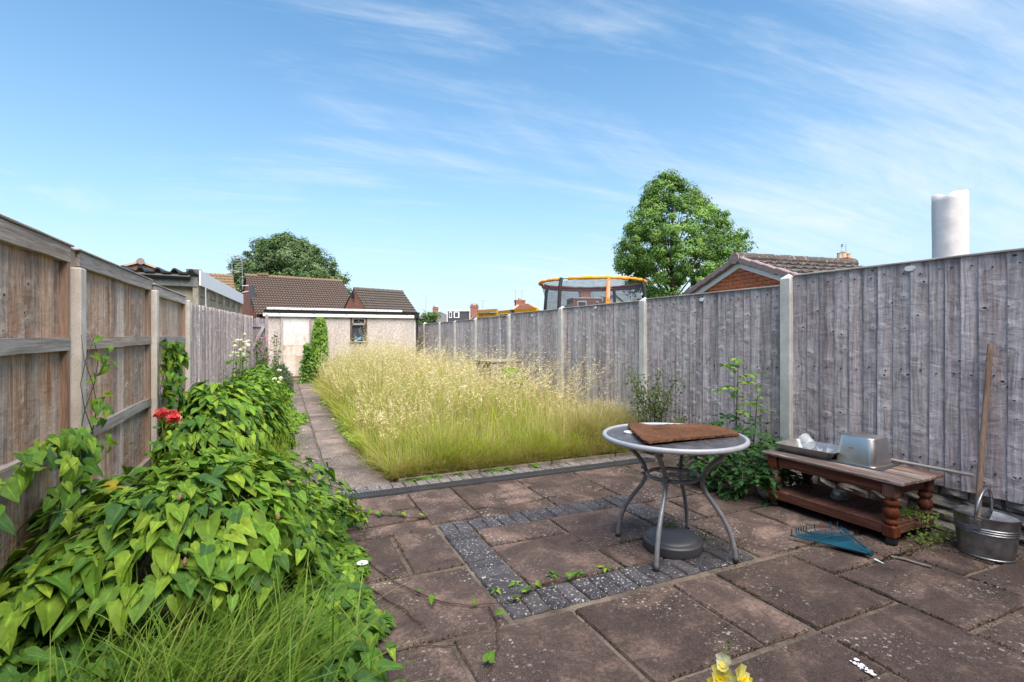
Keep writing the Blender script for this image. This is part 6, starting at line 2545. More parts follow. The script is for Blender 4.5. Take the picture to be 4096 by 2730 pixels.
# low leaves filling the near bed floor
n = 1500
x = rng.uniform(-1.0, .34, n); y = rng.uniform(1.1, 2.6, n)
P = np.stack([x, y, rng.uniform(.02, .12, n) + .24 * np.clip(-(x + .35), 0, .6)], -1)
nb = thing('creeper', 'low carpet of broad creeping leaves at the bottom left corner of the garden', 'creeper', (0, 0, 0))
Nn = nrmz(np.array([.2, -.35, 1.0]) + rng.normal(0, .35, (n, 3)))
Dd = nrmz(np.array([.3, -.6, -.2]) + rng.normal(0, .6, (n, 3)))
plant_leaves(nb, 'heart', P, Nn, Dd, rng.uniform(.045, .11, n), 240, GREENS[[0, 2, 4, 5, 7, 8]])


# ---- vines up the left posts
def vine(name, label, base, top, nleaf, smin, smax, spread, parts, side=(.12, 0)):
    t = thing(name, label, 'vine', base)
    b = Vector(base)
    paths = []
    for k in range(3):
        pts = []
        for i in range(9):
            q = i / 8
            p = (Vector(top) - b) * q + Vector((.03 * math.sin(q * 9 + k * 2) + .02, .045 * math.cos(q * 8 + k * 2.1), 0))
            pts.append(tuple(p))
        paths.append(pts)
    tubes('stem', paths, [[.004 - .0003 * i for i in range(9)]] * 3, M['stem_brown'], t)
    q = rng.uniform(.02, 1, nleaf) ** .8
    P = np.array((Vector(top) - b))[None] * q[:, None] + np.stack([rng.uniform(.01, spread, nleaf), rng.normal(0, spread * .9, nleaf) * (1.15 - q), rng.normal(0, .03, nleaf)], -1)
    Nn = nrmz(np.array([.8, -.5, .55]) + rng.normal(0, .35, (nleaf, 3)))
    Dd = nrmz(np.array([.25, -.3, -.9]) + rng.normal(0, .45, (nleaf, 3)))
    plant_leaves(t, 'heart', P, Nn, Dd, rng.uniform(smin, smax, nleaf), parts)
    return t


v1 = vine('bindweed_vine', 'thin bindweed vine climbing the first cream post of the left fence', (-1.0, 3.5, .2), (-1.0, 3.56, 1.28), 30, .035, .075, .11, 30)
v2 = vine('bindweed_vine', 'dense leafy bindweed column climbing the second cream post of the left fence', (-.98, 5.45, .35), (-1.0, 5.5, 1.20), 150, .06, .11, .16, 120)
# sprays reaching out over the first panel, near the left edge
sp1 = thing('bindweed_spray', 'loose sprays of bindweed leaves reaching along the near fence panel at the left edge', 'bindweed', (-.98, 3.1, .55))
paths, P, Nn, Dd = [], [], [], []
for k in range(5):
    a = Vector((rng.uniform(-.02, .06), rng.uniform(.2, .4), rng.uniform(-.1, .2)))
    e = Vector((rng.uniform(.02, .2), rng.uniform(-.75, -.2), rng.uniform(-.15, .22)))
    pts = []
    for i in range(10):
        q = i / 9
        p = a.lerp(e, q) + Vector((0, 0, .12 * math.sin(q * 3.0)))
        pts.append(tuple(p))
        if i > 0:
            for _ in range(2):
                P.append(np.array(p) + rng.normal(0, .02, 3))
                Nn.append(nrmz(np.array([.5, -.5, .8]) + rng.normal(0, .3, 3)))
                Dd.append(nrmz(np.array([.4, -.5, -.6]) + rng.normal(0, .4, 3)))
    paths.append(pts)
tubes('stem', paths, [.003] * len(paths), M['stem'], sp1)
plant_leaves(sp1, 'heart', np.array(P), np.array(Nn), np.array(Dd), rng.uniform(.05, .105, len(P)), len(P))

# ---- red rose bloom
ro = thing('rose', 'large coral red rose bloom above the bindweed near the left fence', 'rose', (-.80, 4.40, 0))
tubes('stem', [[(0, 0, 0), (.02, .03, .4), (0, 0, .68)]], [[.006, .005, .004]], M['stem'], ro)
RED = np.array([(.72, .10, .12), (.80, .17, .17), (.62, .06, .09), (.84, .28, .26)])
for (cx, cy, cz, rr) in ((0, 0, .70, .062), (.085, -.05, .675, .055), (.05, .05, .69, .05)):
    n = 46
    d_ = nrmz(rng.normal(0, 1, (n, 3)) + np.array([.1, -.5, .45]))
    q = rng.uniform(.15, .75, n)
    P = np.array([cx, cy, cz]) + d_ * (rr * q)[:, None] * np.array([1, 1, .8])
    T = nrmz(np.array([0, 0, 1.0]) * .8 + d_ * .8 + rng.normal(0, .35, (n, 3)))
    plant_leaves(ro, 'petal', P - T * (rr * .3), d_ + rng.normal(0, .3, (n, 3)), T, np.full(n, rr * .85), 0, RED, M['petal'], 'bloom')
n = 16
P = np.stack([rng.normal(0, .06, n), rng.normal(0, .06, n), rng.uniform(.4, .62, n)], -1)
plant_leaves(ro, 'oval', P, nrmz(np.array([.3, -.4, .8]) + rng.normal(0, .3, (n, 3))), nrmz(rng.normal(0, 1, (n, 3)) + np.array([0, 0, -.4])), rng.uniform(.05, .08, n), n, GREENS[4:8])


# ---- white rose bush, purple weed, rosemary further down the left bed
def blossom(t, pts, rr, pal, mat=None, name='bloom', k=16):
    P, T, N_ = [], [], []
    for p in pts:
        for i in range(k):
            a = rng.uniform(0, 6.28)
            q = rng.uniform(0, 1)
            P.append(np.array(p) + rng.normal(0, rr * .15, 3))
            T.append([math.cos(a) * q, math.sin(a) * q, 1.0 - .7 * q])
            N_.append(rng.normal(0, .5, 3) + np.array([0, -.3, 1]))
    plant_leaves(t, 'petal', np.array(P), np.array(N_), nrmz(np.array(T)), np.full(len(P), rr), 0, np.array(pal), mat or M['petal'], name)


WHITE = [(.78, .76, .66), (.82, .80, .74), (.74, .70, .55)]
wr = thing('rose_bush', 'green rose bush with small white roses on tall stems by the grey board fence', 'rose bush', (-.42, 9.9, 0))
P, N, D = mound_points(2600, 0, 0, .5, 1.35, .68, 2.4, .55)
plant_leaves(wr, 'oval', P, nrmz(N + up * .3 + rng.normal(0, .4, N.shape)), nrmz(D + rng.normal(0, .5, N.shape)), rng.uniform(.06, .11, len(P)), 60)
stems, heads = [], []
for k in range(7):
    bx_, by_ = rng.normal(-.18, .08), rng.normal(-.35, .25)
    hz_ = rng.uniform(.95, 1.30)
    stems.append([(bx_ * .5, by_ * .5, .1), (bx_, by_, .6), (bx_ + .03, by_, hz_)])
    heads.append((bx_ + .03, by_, hz_))
    if k < 3:
        heads += [(bx_ + rng.normal(0, .07), by_ + rng.normal(0, .05), hz_ + rng.normal(0, .03)) for _ in range(4)]
tubes('stem', stems, [.006] * len(stems), M['stem'], wr)
heads += [(rng.uniform(.0, .4), rng.uniform(-1.2, .5), rng.uniform(.45, .70)) for _ in range(8)]
blossom(wr, heads, .030, WHITE)
n = 60
i_ = rng.integers(0, 7, n)
P = np.array([np.array(stems[i][1]) * (1 - q) + np.array(stems[i][2]) * q + rng.normal(0, .03, 3) for i, q in zip(i_, rng.uniform(0, .8, n))])
plant_leaves(wr, 'oval', P, nrmz(rng.normal(0, .5, (n, 3)) + up), nrmz(rng.normal(0, 1, (n, 3))), rng.uniform(.06, .1, n), 0, GREENS)

pw = thing('willowherb', 'tall pink-flowered weed in front of the leaning brace left of the garage door', 'weed', (-.33, 12.5, 0))
stems, P, heads = [], [], []
for k in range(26):
    bx_, by_ = rng.normal(0, .13), rng.normal(0, .28)
    tz = rng.uniform(.7, 1.38)
    stems.append([(bx_, by_, 0), (bx_ + rng.normal(0, .02), by_, tz * .6), (bx_ + rng.normal(.03, .05), by_, tz)])
    for _ in range(44):
        q = rng.uniform(.1, .95)
        P.append(np.array([bx_, by_, tz * q]) + rng.normal(0, .025, 3))
    heads += [(bx_ + .03 + rng.normal(0, .03), by_ - .02, tz * rng.uniform(.82, 1.0)) for _ in range(3)]
P = np.array(P)
tubes('stem', stems, [.004] * len(stems), M['stem'], pw, 4)
plant_leaves(pw, 'oval', P, nrmz(rng.normal(0, .5, P.shape) + up), nrmz(rng.normal(0, .7, P.shape) + np.array([.1, -.2, .35])), rng.uniform(.035, .075, len(P)), 0, GREENS[[4, 5, 7, 2]] * .95, name='foliage')
blossom(pw, heads, .022, [(.55, .16, .38), (.62, .25, .46)], k=7)

ry = thing('rosemary_bush', 'grey-green needle-leaved bush beside the path below the garage door', 'bush', (-.03, 12.55, 0))
n = 5200
a = rng.uniform(0, 6.28, n); q = np.sqrt(rng.uniform(0, 1, n))
P = np.stack([.22 * q * np.cos(a) - .02, .75 * q * np.sin(a), rng.uniform(.02, 1, n) * .60 * (1 - .55 * q ** 2)], -1)
T = np.stack([np.cos(a) * q * .7, np.sin(a) * q * .7, np.full(n, .9)], -1) + rng.normal(0, .3, (n, 3))
plant_leaves(ry, 'blade', P, rng.normal(0, 1, (n, 3)), nrmz(T), rng.uniform(.06, .13, n), 0, np.array([(.12, .16, .09), (.09, .13, .07), (.15, .19, .12)]))
tubes('stem', [[(0, .5 * s, 0), (.05 * s, .55 * s, .4)] for s in (-1, -.5, 0, .5, 1)], [.006] * 5, M['stem_brown'], ry)

# ---- climbers on the garage
iv = thing('climbing_ivy', 'bright green ivy column climbing the garage wall beside the door', 'ivy', (.90, 14.72, 0))
n = 2600
z = rng.uniform(.0, 1.76, n)
wv = np.interp(z, [0, .3, .8, 1.4, 1.7, 1.78], [.27, .21, .19, .17, .10, .04])
P = np.stack([rng.uniform(-1, 1, n) * wv + np.interp(z, [0, 1.0, 1.76], [-.02, .02, .03]), -np.abs(rng.normal(0, .09, n)) * np.interp(z, [0, 1.7], [1.6, .7]) + .10, z], -1)
plant_leaves(iv, 'heart', P, nrmz(np.array([-.1, -1.0, .45]) + rng.normal(0, .3, (n, 3))), nrmz(np.array([0, -.25, -1.0]) + rng.normal(0, .35, (n, 3))), rng.uniform(.06, .105, n), 0, GREENS[[0, 1, 2, 3, 5, 8]] * .95)
tubes('stem', [[(.05 * s, .12, 0), (-.03 * s, .13, .9), (.03, .13, 1.76)] for s in (-1, 0, 1)], [.008] * 3, M['stem_brown'], iv)
iv2 = thing('tall_weed', 'narrow dark green leafy weed standing in front of the right side of the boarded door', 'weed', (.60, 14.5, 0))
n = 1100
z = rng.uniform(.0, 1.02, n)
P = np.stack([rng.normal(0, 1, n) * np.interp(z, [0, .6, 1.02], [.09, .06, .02]), rng.normal(0, .07, n), z], -1)
plant_leaves(iv2, 'oval', P, nrmz(rng.normal(0, .5, (n, 3)) + np.array([0, -.6, .8])), nrmz(rng.normal(0, .7, (n, 3)) + np.array([0, -.3, -.4])), rng.uniform(.06, .11, n), 0, GREENS[[2, 4, 7, 5]])
tubes('stem', [[(0, 0, 0), (.02, 0, .5), (0, 0, 1.02)]], [.008], M['stem'], iv2)
iv3 = thing('nettle_patch', 'patch of green weeds below the garage window behind the tall grass', 'weed', (1.75, 14.4, 0))
n = 1500
P = np.stack([rng.normal(0, .45, n), rng.normal(0, .18, n), np.abs(rng.normal(.3, .22, n))], -1)
plant_leaves(iv3, 'oval', P, nrmz(rng.normal(0, .4, (n, 3)) + np.array([0, -.3, 1])), nrmz(rng.normal(0, .7, (n, 3)) + np.array([0, -.3, -.2])), rng.uniform(.06, .12, n), 0, GREENS)
tubes('stem', [[(dx, 0, 0), (dx, .02, .5)] for dx in (-.4, -.2, 0, .2, .4)], [.006] * 5, M['stem'], iv3)

# ---- shrub and sapling by the low table
shb = thing('leafy_shrub', 'dark green shrub with a tall pale shoot left of the low table', 'shrub', (3.56, 3.12, 0))
stems, P, T, N_, S = [], [], [], [], []


def frond(p0, d, L_, npair, size):
    """a pinnate leaf"""
    p0 = np.array(p0, float); d = nrmz(np.array(d, float))
    s = nrmz(np.cross(d, np.array([0, 0, 1.0])))
    pts = []
    for i in range(npair + 1):
        q = (i + .6) / (npair + .6)
        p = p0 + d * L_ * q + np.array([0, 0, -.12 * L_ * q * q])
        pts.append(tuple(p))
        if i == npair:
            P.append(p); T.append(d); N_.append(np.array([0, 0, 1.0]) + rng.normal(0, .25, 3)); S.append(size * 1.1)
        else:
            for sg_ in (-1, 1):
                P.append(p); T.append(nrmz(s * sg_ + d * .45 + np.array([0, 0, -.15]))); N_.append(np.array([0, 0, 1.0]) + rng.normal(0, .25, 3)); S.append(size * rng.uniform(.85, 1.1))
    stems.append([tuple(p0)] + pts)


for k in range(250):
    a = rng.uniform(0, 6.28); q = math.sqrt(rng.uniform(.02, 1))
    z0 = rng.uniform(.04, .62) * (1.05 - .45 * q)
    c0_ = (.30 * q * math.cos(a) * .9 - .06, .40 * q * math.sin(a) - .02, z0)
    frond(c0_, (math.cos(a) * .8 - .35, math.sin(a) * .8 - .35, rng.uniform(-.5, .25)), rng.uniform(.11, .2), 3, rng.uniform(.045, .068))
n1 = len(P)
main = [(.06, .15, 0), (.05, .12, .45), (.04, .10, .8), (.02, .07, 1.06)]
main2 = [(.10, .02, 0), (.14, .0, .5), (.12, -.05, .86)]
for q in np.linspace(.35, 1, 15):
    z0 = 1.06 * q
    a = q * 29
    frond((.045, .10, z0), (math.cos(a) * .9 - .25, math.sin(a) * .9 - .2, .25), rng.uniform(.16, .30) * (1.25 - .5 * q), 4, .062)
for q in np.linspace(.6, 1, 7):
    a = q * 41
    frond((.13, -.02, .86 * q), (math.cos(a), math.sin(a), .3), rng.uniform(.12, .18), 3, .045)
tubes('stem', stems + [main, main2], [.0022] * len(stems) + [[.009, .008, .006, .003], [.007, .006, .003]], M['stem'], shb, 4)
P, T, N_, S = map(np.array, (P, T, N_, S))
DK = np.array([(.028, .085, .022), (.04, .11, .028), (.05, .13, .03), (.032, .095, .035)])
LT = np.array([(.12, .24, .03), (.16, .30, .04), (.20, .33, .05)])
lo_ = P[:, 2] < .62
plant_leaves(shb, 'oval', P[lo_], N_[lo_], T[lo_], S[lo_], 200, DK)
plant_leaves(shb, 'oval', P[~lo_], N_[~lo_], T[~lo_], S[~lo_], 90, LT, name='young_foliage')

# airy bush behind the round table
ab = thing('wispy_bush', 'thin wispy bush with tiny leaves in front of the grey fence behind the round table', 'bush', (3.62, 4.35, 0))
stems, P = [], []
for k in range(34):
    a = rng.uniform(0, 6.28); q = rng.uniform(.2, 1)
    e = np.array([.24 * q * math.cos(a) - .05, .62 * q * math.sin(a), rng.uniform(.45, .95)])
    m0 = e * np.array([.4, .4, .55])
    stems.append([(e[0] * .15, e[1] * .3, 0), tuple(m0), tuple(e)])
    for _ in range(58):
        t = rng.uniform(.25, 1)
        c = (m0 * (1 - (t - .25) / .75) + e * (t - .25) / .75) + rng.normal(0, .032, 3)
        P.append(c)
P = np.array(P)
tubes('stem', stems, [[.005, .003, .0015]] * len(stems), M['stem_brown'], ab, 4)
plant_leaves(ab, 'oval', P, rng.normal(0, 1, P.shape), nrmz(rng.normal(0, 1, P.shape)), rng.uniform(.014, .034, len(P)), 0, np.array([(.09, .15, .035), (.13, .19, .05), (.07, .12, .03)]))


# ---- small weeds
def rosette(name, label, loc, n, s0, s1, group, pal=None, upw=.35):
    t = thing(name, label, 'weed', loc, 0, group)
    a = np.linspace(0, 6.28, n, endpoint=False) + rng.normal(0, .25, n)
    T = np.stack([np.cos(a), np.sin(a), np.full(n, upw) + rng.normal(0, .15, n)], -1)
    plant_leaves(t, 'oval', np.stack([.006 * np.cos(a), .006 * np.sin(a), np.full(n, .006)], -1), nrmz(np.array([0, 0, 1.0]) + .0 * T + rng.normal(0, .12, (n, 3))), nrmz(T), rng.uniform(s0, s1, n), n, GREENS[[2, 4, 5, 7]] if pal is None else pal)
    return t


kl = 'green weed at the foot of the lawn edging'
places = ['nearest the path corner', 'second from the path corner', 'third from the path corner', 'in the middle of the row', 'just right of the middle', 'standing alone before the pale edging', 'largest of the row', 'farthest right of the row']
for (u, v), pl_ in zip(((943, 1100), (970, 1098), (998, 1093), (1037, 1079), (1108, 1070), (1132, 1075), (1150, 1066), (1205, 1062)), places):
    from_ = None
WEEDS = [(1.033, 4.475, 0.000), (1.131, 4.475, 0.000), (1.256, 4.496, 0.000), (1.466, 4.612, 0.000), (1.755, 4.621, 0.000), (1.827, 4.518, 0.000), (1.969, 4.616, 0.000), (2.221, 4.596, 0.000)]
for (x, y, _), pl_ in zip(WEEDS, places):
    rosette('weed_rosette', kl + ', ' + pl_, (x, min(y, 4.43), .004), 11 if 'largest' in pl_ else 8, .05, .105, 'weeds along the lawn edging')
pat = [((1.305, 2.366, 0.000), 'leafy weed sprig standing up from the joint in front of the charcoal border'), ((1.439, 2.322, 0.000), 'tiny weed between the charcoal border and the inner slab'), ((1.605, 2.313, 0.000), 'upright two-leaf weed on the charcoal border near the front table leg'), ((1.087, 2.362, 0.000), 'small ivy sprig on the near left corner of the charcoal border'), ((0.971, 2.342, 0.000), 'lone broad leaf on the slab left of the charcoal border')]
for (x, y, _), lb in pat:
    rosette('weed_sprig', lb, (x, y, .006), 5, .02, .05, 'weeds in the patio joints', GREENS[4:8] * .9, .7)


# trailing vines over the paving
def trail(label, pts, leaves, group='vines trailing over the paving'):
    P0 = Vector(pts[0])
    t = thing('trailing_vine', label, 'vine', P0, 0, group)
    fine = []
    for a, b in zip(pts[:-1], pts[1:]):
        for q in (0, .33, .66):
            p = Vector(a).lerp(Vector(b), q) - P0
            fine.append((p.x + rng.normal(0, .004), p.y + rng.normal(0, .004), .008 + .006 * abs(math.sin(len(fine) * 1.3))))
    e = Vector(pts[-1]) - P0
    fine.append((e.x, e.y, .01))
    tubes('stem', [fine], [[.0042 - .0025 * i / len(fine) for i in range(len(fine))]], M['stem_brown'], t, 6)
    if leaves:
        ii = rng.integers(0, len(fine), leaves)
        P = np.array([fine[i] for i in ii]) + rng.normal(0, .012, (leaves, 3)) * np.array([1, 1, 0]) + np.array([0, 0, .02])
        plant_leaves(t, 'heart', P, nrmz(np.array([0, 0, 1.0]) + rng.normal(0, .4, (leaves, 3))), nrmz(rng.normal(0, 1, (leaves, 3)) + np.array([.3, 0, 0])), rng.uniform(.03, .06, leaves), leaves, GREENS)


trail('long brown vine stem curving over the slabs to the corner of the charcoal border', [(0.361, 3.205, 0.000), (0.442, 2.895, 0.000), (0.519, 2.618, 0.000), (0.666, 2.367, 0.000), (0.810, 2.246, 0.000), (0.961, 2.212, 0.000), (1.094, 2.249, 0.000)], 7)
trail('brown vine stem running from the left bed towards the near slab joint', [(0.407, 2.596, 0.000), (0.502, 2.377, 0.000), (0.559, 2.196, 0.000), (0.568, 2.121, 0.000)], 0)
trail('bundle of vine stems with small leaves on the slab below the drain', [(0.446, 3.952, 0.000), (0.565, 3.698, 0.000), (0.752, 3.566, 0.000), (0.908, 3.450, 0.000)], 14)
trail('thin vine hooked down over the near slab from the charcoal corner', [(0.881, 2.206, 0.000), (0.860, 2.060, 0.000), (0.800, 1.917, 0.000), (0.735, 1.826, 0.000), (0.697, 1.775, 0.000)], 2)
trail('pale dry stem lying across the near left slabs', [(0.348, 2.059, 0.000), (0.502, 2.042, 0.000), (0.651, 1.991, 0.000)], 3)
trail('bindweed runner with fresh leaves leaving the bed at the bottom left of the patio', [(0.249, 3.042, 0.000), (0.326, 2.891, 0.000), (0.370, 2.711, 0.000), (0.363, 2.440, 0.000), (0.285, 2.215, 0.000)], 40)
trail('vine crossing the charcoal border with a few leaves at the square corner', [(1.007, 2.213, 0.000), (1.219, 2.302, 0.000), (1.418, 2.289, 0.000)], 8)
wf_ = thing('bindweed_flower', 'single white bindweed flower at the edge of the left bed', 'flower', (*(0.388, 2.792, 0.060)[:2], .06))
mb = MB()
mb.lathe([(.003, -.03), (.005, -.012), (.012, 0), (.024, .008), (.03, .008)], seg=12, capt=False)
mb.obj('trumpet', M['white_plastic'], wf_)

# ivy between bench and bucket
ivb = thing('ground_ivy', 'small-leaved ivy creeping over the low table shelf and ground towards the bucket', 'ivy', (3.62, 1.78, 0))
n = 420
P = np.concatenate([np.stack([rng.normal(.06, .09, n // 2), rng.normal(.02, .05, n // 2), rng.uniform(.005, .05, n // 2)], -1),
                    np.stack([rng.normal(.05, .07, n - n // 2), rng.normal(.14, .05, n - n // 2), rng.uniform(.125, .16, n - n // 2)], -1)])
P[: n // 4, 2] += rng.uniform(0, .12, n // 4)
plant_leaves(ivb, 'small', P, nrmz(np.array([-.3, -.3, 1.0]) + rng.normal(0, .3, (n, 3))), nrmz(rng.normal(0, 1, (n, 3))), rng.uniform(.010, .026, n), 0, np.array([(.10, .17, .03), (.14, .2, .04), (.07, .13, .03)]))
tubes('stem', [[(0, .14, .13), (.0, .06, .125), (.01, .045, .06), (.02, .0, .01), (.08, -.05, .008)]], [.0015], M['stem_brown'], ivb, 4)

# crumbs, moss and grit collected in the joints
n = 15000
jl = []
for (a, b, c, d) in SL:
    if d > .8:
        jl += [((a, c), (b, c)), ((a, c), (a, d))]
L_ = np.array([math.hypot(q[0] - p[0], q[1] - p[1]) for p, q in jl])
pk = rng.choice(len(jl), n, p=L_ / L_.sum())
tq = rng.uniform(0, 1, n)
P = np.array([(jl[i][0][0] * (1 - t) + jl[i][1][0] * t, jl[i][0][1] * (1 - t) + jl[i][1][1] * t, 0) for i, t in zip(pk, tq)])
dens = .5 + .5 * np.sin(P[:, 0] * 11 + 2 * np.sin(P[:, 1] * 7)) * np.sin(P[:, 1] * 13)
kp = rng.uniform(0, 1, n) < dens ** 1.5
P = P[kp]
P[:, :2] += rng.normal(0, .008, (len(P), 2))
ex2 = np.stack([rng.normal(2.33, .13, 900), rng.normal(2.32, .12, 900), np.zeros(900)], -1)
ex3 = np.stack([rng.normal(3.2, .16, 500), rng.normal(1.76, .02, 500), np.zeros(500)], -1)
ex4 = np.stack([rng.normal(3.45, .12, 500), rng.normal(1.9, .25, 500), np.zeros(500)], -1)
P = np.concatenate([P, ex2, ex3, ex4])
n = len(P)
tet = np.array([(0, 0, 1.0), (.9, 0, -.3), (-.45, .8, -.3), (-.45, -.8, -.3)])
tf = np.array([(0, 1, 2), (0, 2, 3), (0, 3, 1)])
s_ = rng.uniform(.0018, .0058, n)
rot = frames(rng.normal(0, 1, (n, 3)), rng.normal(0, 1, (n, 3)))
V = np.einsum('nij,vj->nvi', rot, tet) * s_[:, None, None] + P[:, None] + np.array([0, 0, .001])
F = (tf[None] + (np.arange(n) * 4)[:, None, None]).reshape(-1, 3)
C = np.repeat(cpick([(.05, .032, .018), (.09, .06, .03), (.14, .10, .06), (.06, .065, .02), (.03, .02, .015)], n), 4, axis=0)
cr2 = kind(npobj('joint_debris', V.reshape(-1, 3), F, M['petal'], C), 'stuff')
# tiny creeping weeds by the parasol base
n = 420
P = np.concatenate([np.stack([rng.normal(2.40, .05, n // 2), rng.normal(2.36, .09, n // 2), rng.uniform(.005, .05, n // 2)], -1), np.stack([rng.normal(2.19, .035, n // 2), rng.normal(2.46, .025, n // 2), rng.uniform(.098, .118, n // 2)], -1)])
mw = bake_leaves('moss_weed', 'small', P, frames(rng.normal(0, .5, (n, 3)) + up, rng.normal(0, 1, (n, 3))), rng.uniform(.006, .016, n), cpick([(.06, .09, .025), (.10, .05, .03), (.10, .13, .04)], n), M['leaf'], None)
mw['label'] = 'tiny creeping weeds and moss round the parasol base'
# fallen yellow leaves
for (x, y, _), lb in (((1.832, 2.211, 0.000), 'small fallen yellow leaf by the parasol base'), ((2.075, 2.158, 0.000), 'fallen tan leaf right of the parasol base'), ((2.831, 2.056, 0.000), 'fallen orange leaf under the front edge of the low table')):
    t = thing('fallen_leaf', lb, 'leaf', (x, y, .008))
    plant_leaves(t, 'oval', np.zeros((1, 3)), np.array([[.1, .1, 1.0]]), np.array([[1, .3, 0]]), np.array([.032]), 1, YEL * .8)

# ---- yellow snapdragon close to the camera
sd = thing('snapdragon', 'yellow and cream snapdragon flower spike at the bottom edge close to the camera', 'flower', (.97, .895, 0))
tubes('stem', [[(0, 0, 0), (.01, .0, .25), (-.01, 0, .44), (-.002, .004, .535)]], [[.004, .0035, .003, .0015]], M['stem'], sd, 8)
def snap(c, dirx, size, cl):
    """a lipped bloom: two upright back petals and three rounded lower lips round a short tube"""
    f = Vector(dirx).normalized()
    s = f.cross(Vector((0, 0, 1))).normalized()
    u_ = s.cross(f)
    P, T, N_, S = [], [], [], []
    for ang, fw, sz in ((58, -.10, 1.0), (122, -.10, 1.0), (200, .55, .85), (270, .75, 1.0), (340, .55, .85), (235, .95, .6), (305, .95, .6)):
        d = s * math.cos(R(ang)) + u_ * math.sin(R(ang))
        P.append(np.array(Vector(c) + f * size * .25))
        T.append(np.array(d + f * fw * .6))
        N_.append(np.array(f - d * fw * .6 + u_ * .25))
        S.append(size * 1.9 * sz)
    V, F0, T0 = TEMPL['petal']
    V = V * np.array([1.15, 1, 1.6])
    Fr_ = frames(np.array(N_), np.array(T))
    VV = np.einsum('nij,vj->nvi', Fr_, V) * np.array(S)[:, None, None] + np.array(P)[:, None, :]
    FF = (F0[None] + (np.arange(len(P)) * len(V))[:, None, None]).reshape(-1, 4)
    cc = np.array([cl[1 if i in (3, 5, 6) else 0] for i in range(len(P))])
    npobj('bloom', VV.reshape(-1, 3), FF, M['petal'], np.repeat(cc, len(V), axis=0), sd, True)


ycol = [(.88, .72, .06), (.90, .60, .005)]
ycol2 = [(.90, .82, .28), (.90, .66, .01)]
ycol3 = [(.90, .87, .66), (.90, .78, .20)]
cr_r = Vector((.9114, -.4115, 0)); cr_f = Vector((-.4115, -.9114, 0))
for (dx, dz, sz, cl, kdir) in ((-.022, 0.447, .016, ycol, -1), (.030, 0.447, .017, ycol, 1), (-.014, 0.480, .015, ycol2, -1), (.017, 0.478, .016, ycol2, 1), (-.012, 0.514, .011, ycol3, -1), (.0, 0.462, .012, ycol3, 0), (-.024, 0.412, .016, ycol, -1), (.026, 0.407, .016, ycol, 1)):
    snap(cr_r * dx + cr_f * .012 + Vector((0, 0, dz - .008)), (cr_r * kdir * .7 + cr_f * .7), sz, cl)
n = 22
P = np.stack([np.zeros(n), np.zeros(n), rng.uniform(.02, .40, n)], -1)
a = rng.uniform(0, 6.28, n)
plant_leaves(sd, 'blade', P, nrmz(np.array([0, 0, 1.0]) + rng.normal(0, .2, (n, 3))), np.stack([np.cos(a), np.sin(a), np.full(n, .3)], -1), rng.uniform(.04, .07, n), n, GREENS[4:8])
for dz in (.525, .50, .54):
    mb = MB()
    mb.lathe([(.001, 0), (.004, .003), (.004, .008), (.001, .013)], (.004, 0, dz), 7)
    mb.obj('bud', M['stem'], sd)

# ---- timber planter lost in the grass
pl_ = thing('pallet_crate', 'weathered slatted pallet crate standing half hidden in the tall grass by the fence', 'crate', (3.38, 8.05, 0), R(12))
for s in (-1, 1):
    for k in range(3):
        mb = MB()
        mb.box((0, s * .22, .36 + .20 * k), (.62, .025, .10), bev=.004)
        mb.obj('slat', M['pallet'], pl_)
    for sx_ in (-1, 1):
        mb = MB()
        mb.box((sx_ * .25, s * .19, .42), (.05, .04, .80))
        mb.obj('post', M['pallet'], pl_)
    mb = MB()
    mb.box((s * .28, 0, .70), (.03, .44, .10))
    mb.obj('slat', M['pallet'], pl_)
mb = MB()
mb.box((0, 0, .835), (.66, .50, .03), bev=.004)
mb.obj('lid', M['pallet'], pl_)
bw = thing('crate_weed', 'broad bright green weed growing in front of the pallet crate', 'weed', (3.42, 7.6, 0))
n = 160
P = np.stack([rng.normal(.0, .10, n), rng.normal(0, .08, n), rng.uniform(.25, .74, n)], -1)
plant_leaves(bw, 'heart', P, nrmz(np.array([-.3, -.6, .8]) + rng.normal(0, .3, (n, 3))), nrmz(np.array([0, -.4, -.6]) + rng.normal(0, .5, (n, 3))), rng.uniform(.06, .11, n), 30, GREENS[[1, 3, 6]])
tubes('stem', [[(0, 0, 0), (0, 0, .7)]], [.008], M['stem'], bw)
rg = thing('ragwort', 'small yellow-flowered ragwort among the straw grass left of the crate', 'weed', (1.78, 7.3, 0))
tubes('stem', [[(0, 0, 0), (.01, 0, .45), (0, 0, .72)]], [.005], M['stem'], rg)
blossom(rg, [(rng.normal(0, .035), rng.normal(0, .035), .72 + rng.normal(0, .02)) for _ in range(14)], .014, [(.75, .60, .02)], k=7)
mg = thing('marigold', 'single orange flower at the foot of a fence post right of the tall grass', 'flower', (3.83, 6.55, 0))
tubes('stem', [[(0, 0, 0), (.01, 0, .28)]], [.003], M['stem'], mg)
blossom(mg, [(.01, 0, .28), (.03, .02, .275)], .032, [(.80, .22, .01), (.72, .15, .01)], k=18)
# white bits half-hidden by the garage
wbx = thing('white_basin', 'white plastic basin partly hidden behind ivy at the foot of the garage wall', 'basin', (1.27, 14.6, .44), 0)
mb = frustum_tray('', .25, .18, .32, .24, .16, .002, None, None, .015, 4, .04)
mb.obj('bowl', M['white_plastic'], wbx)


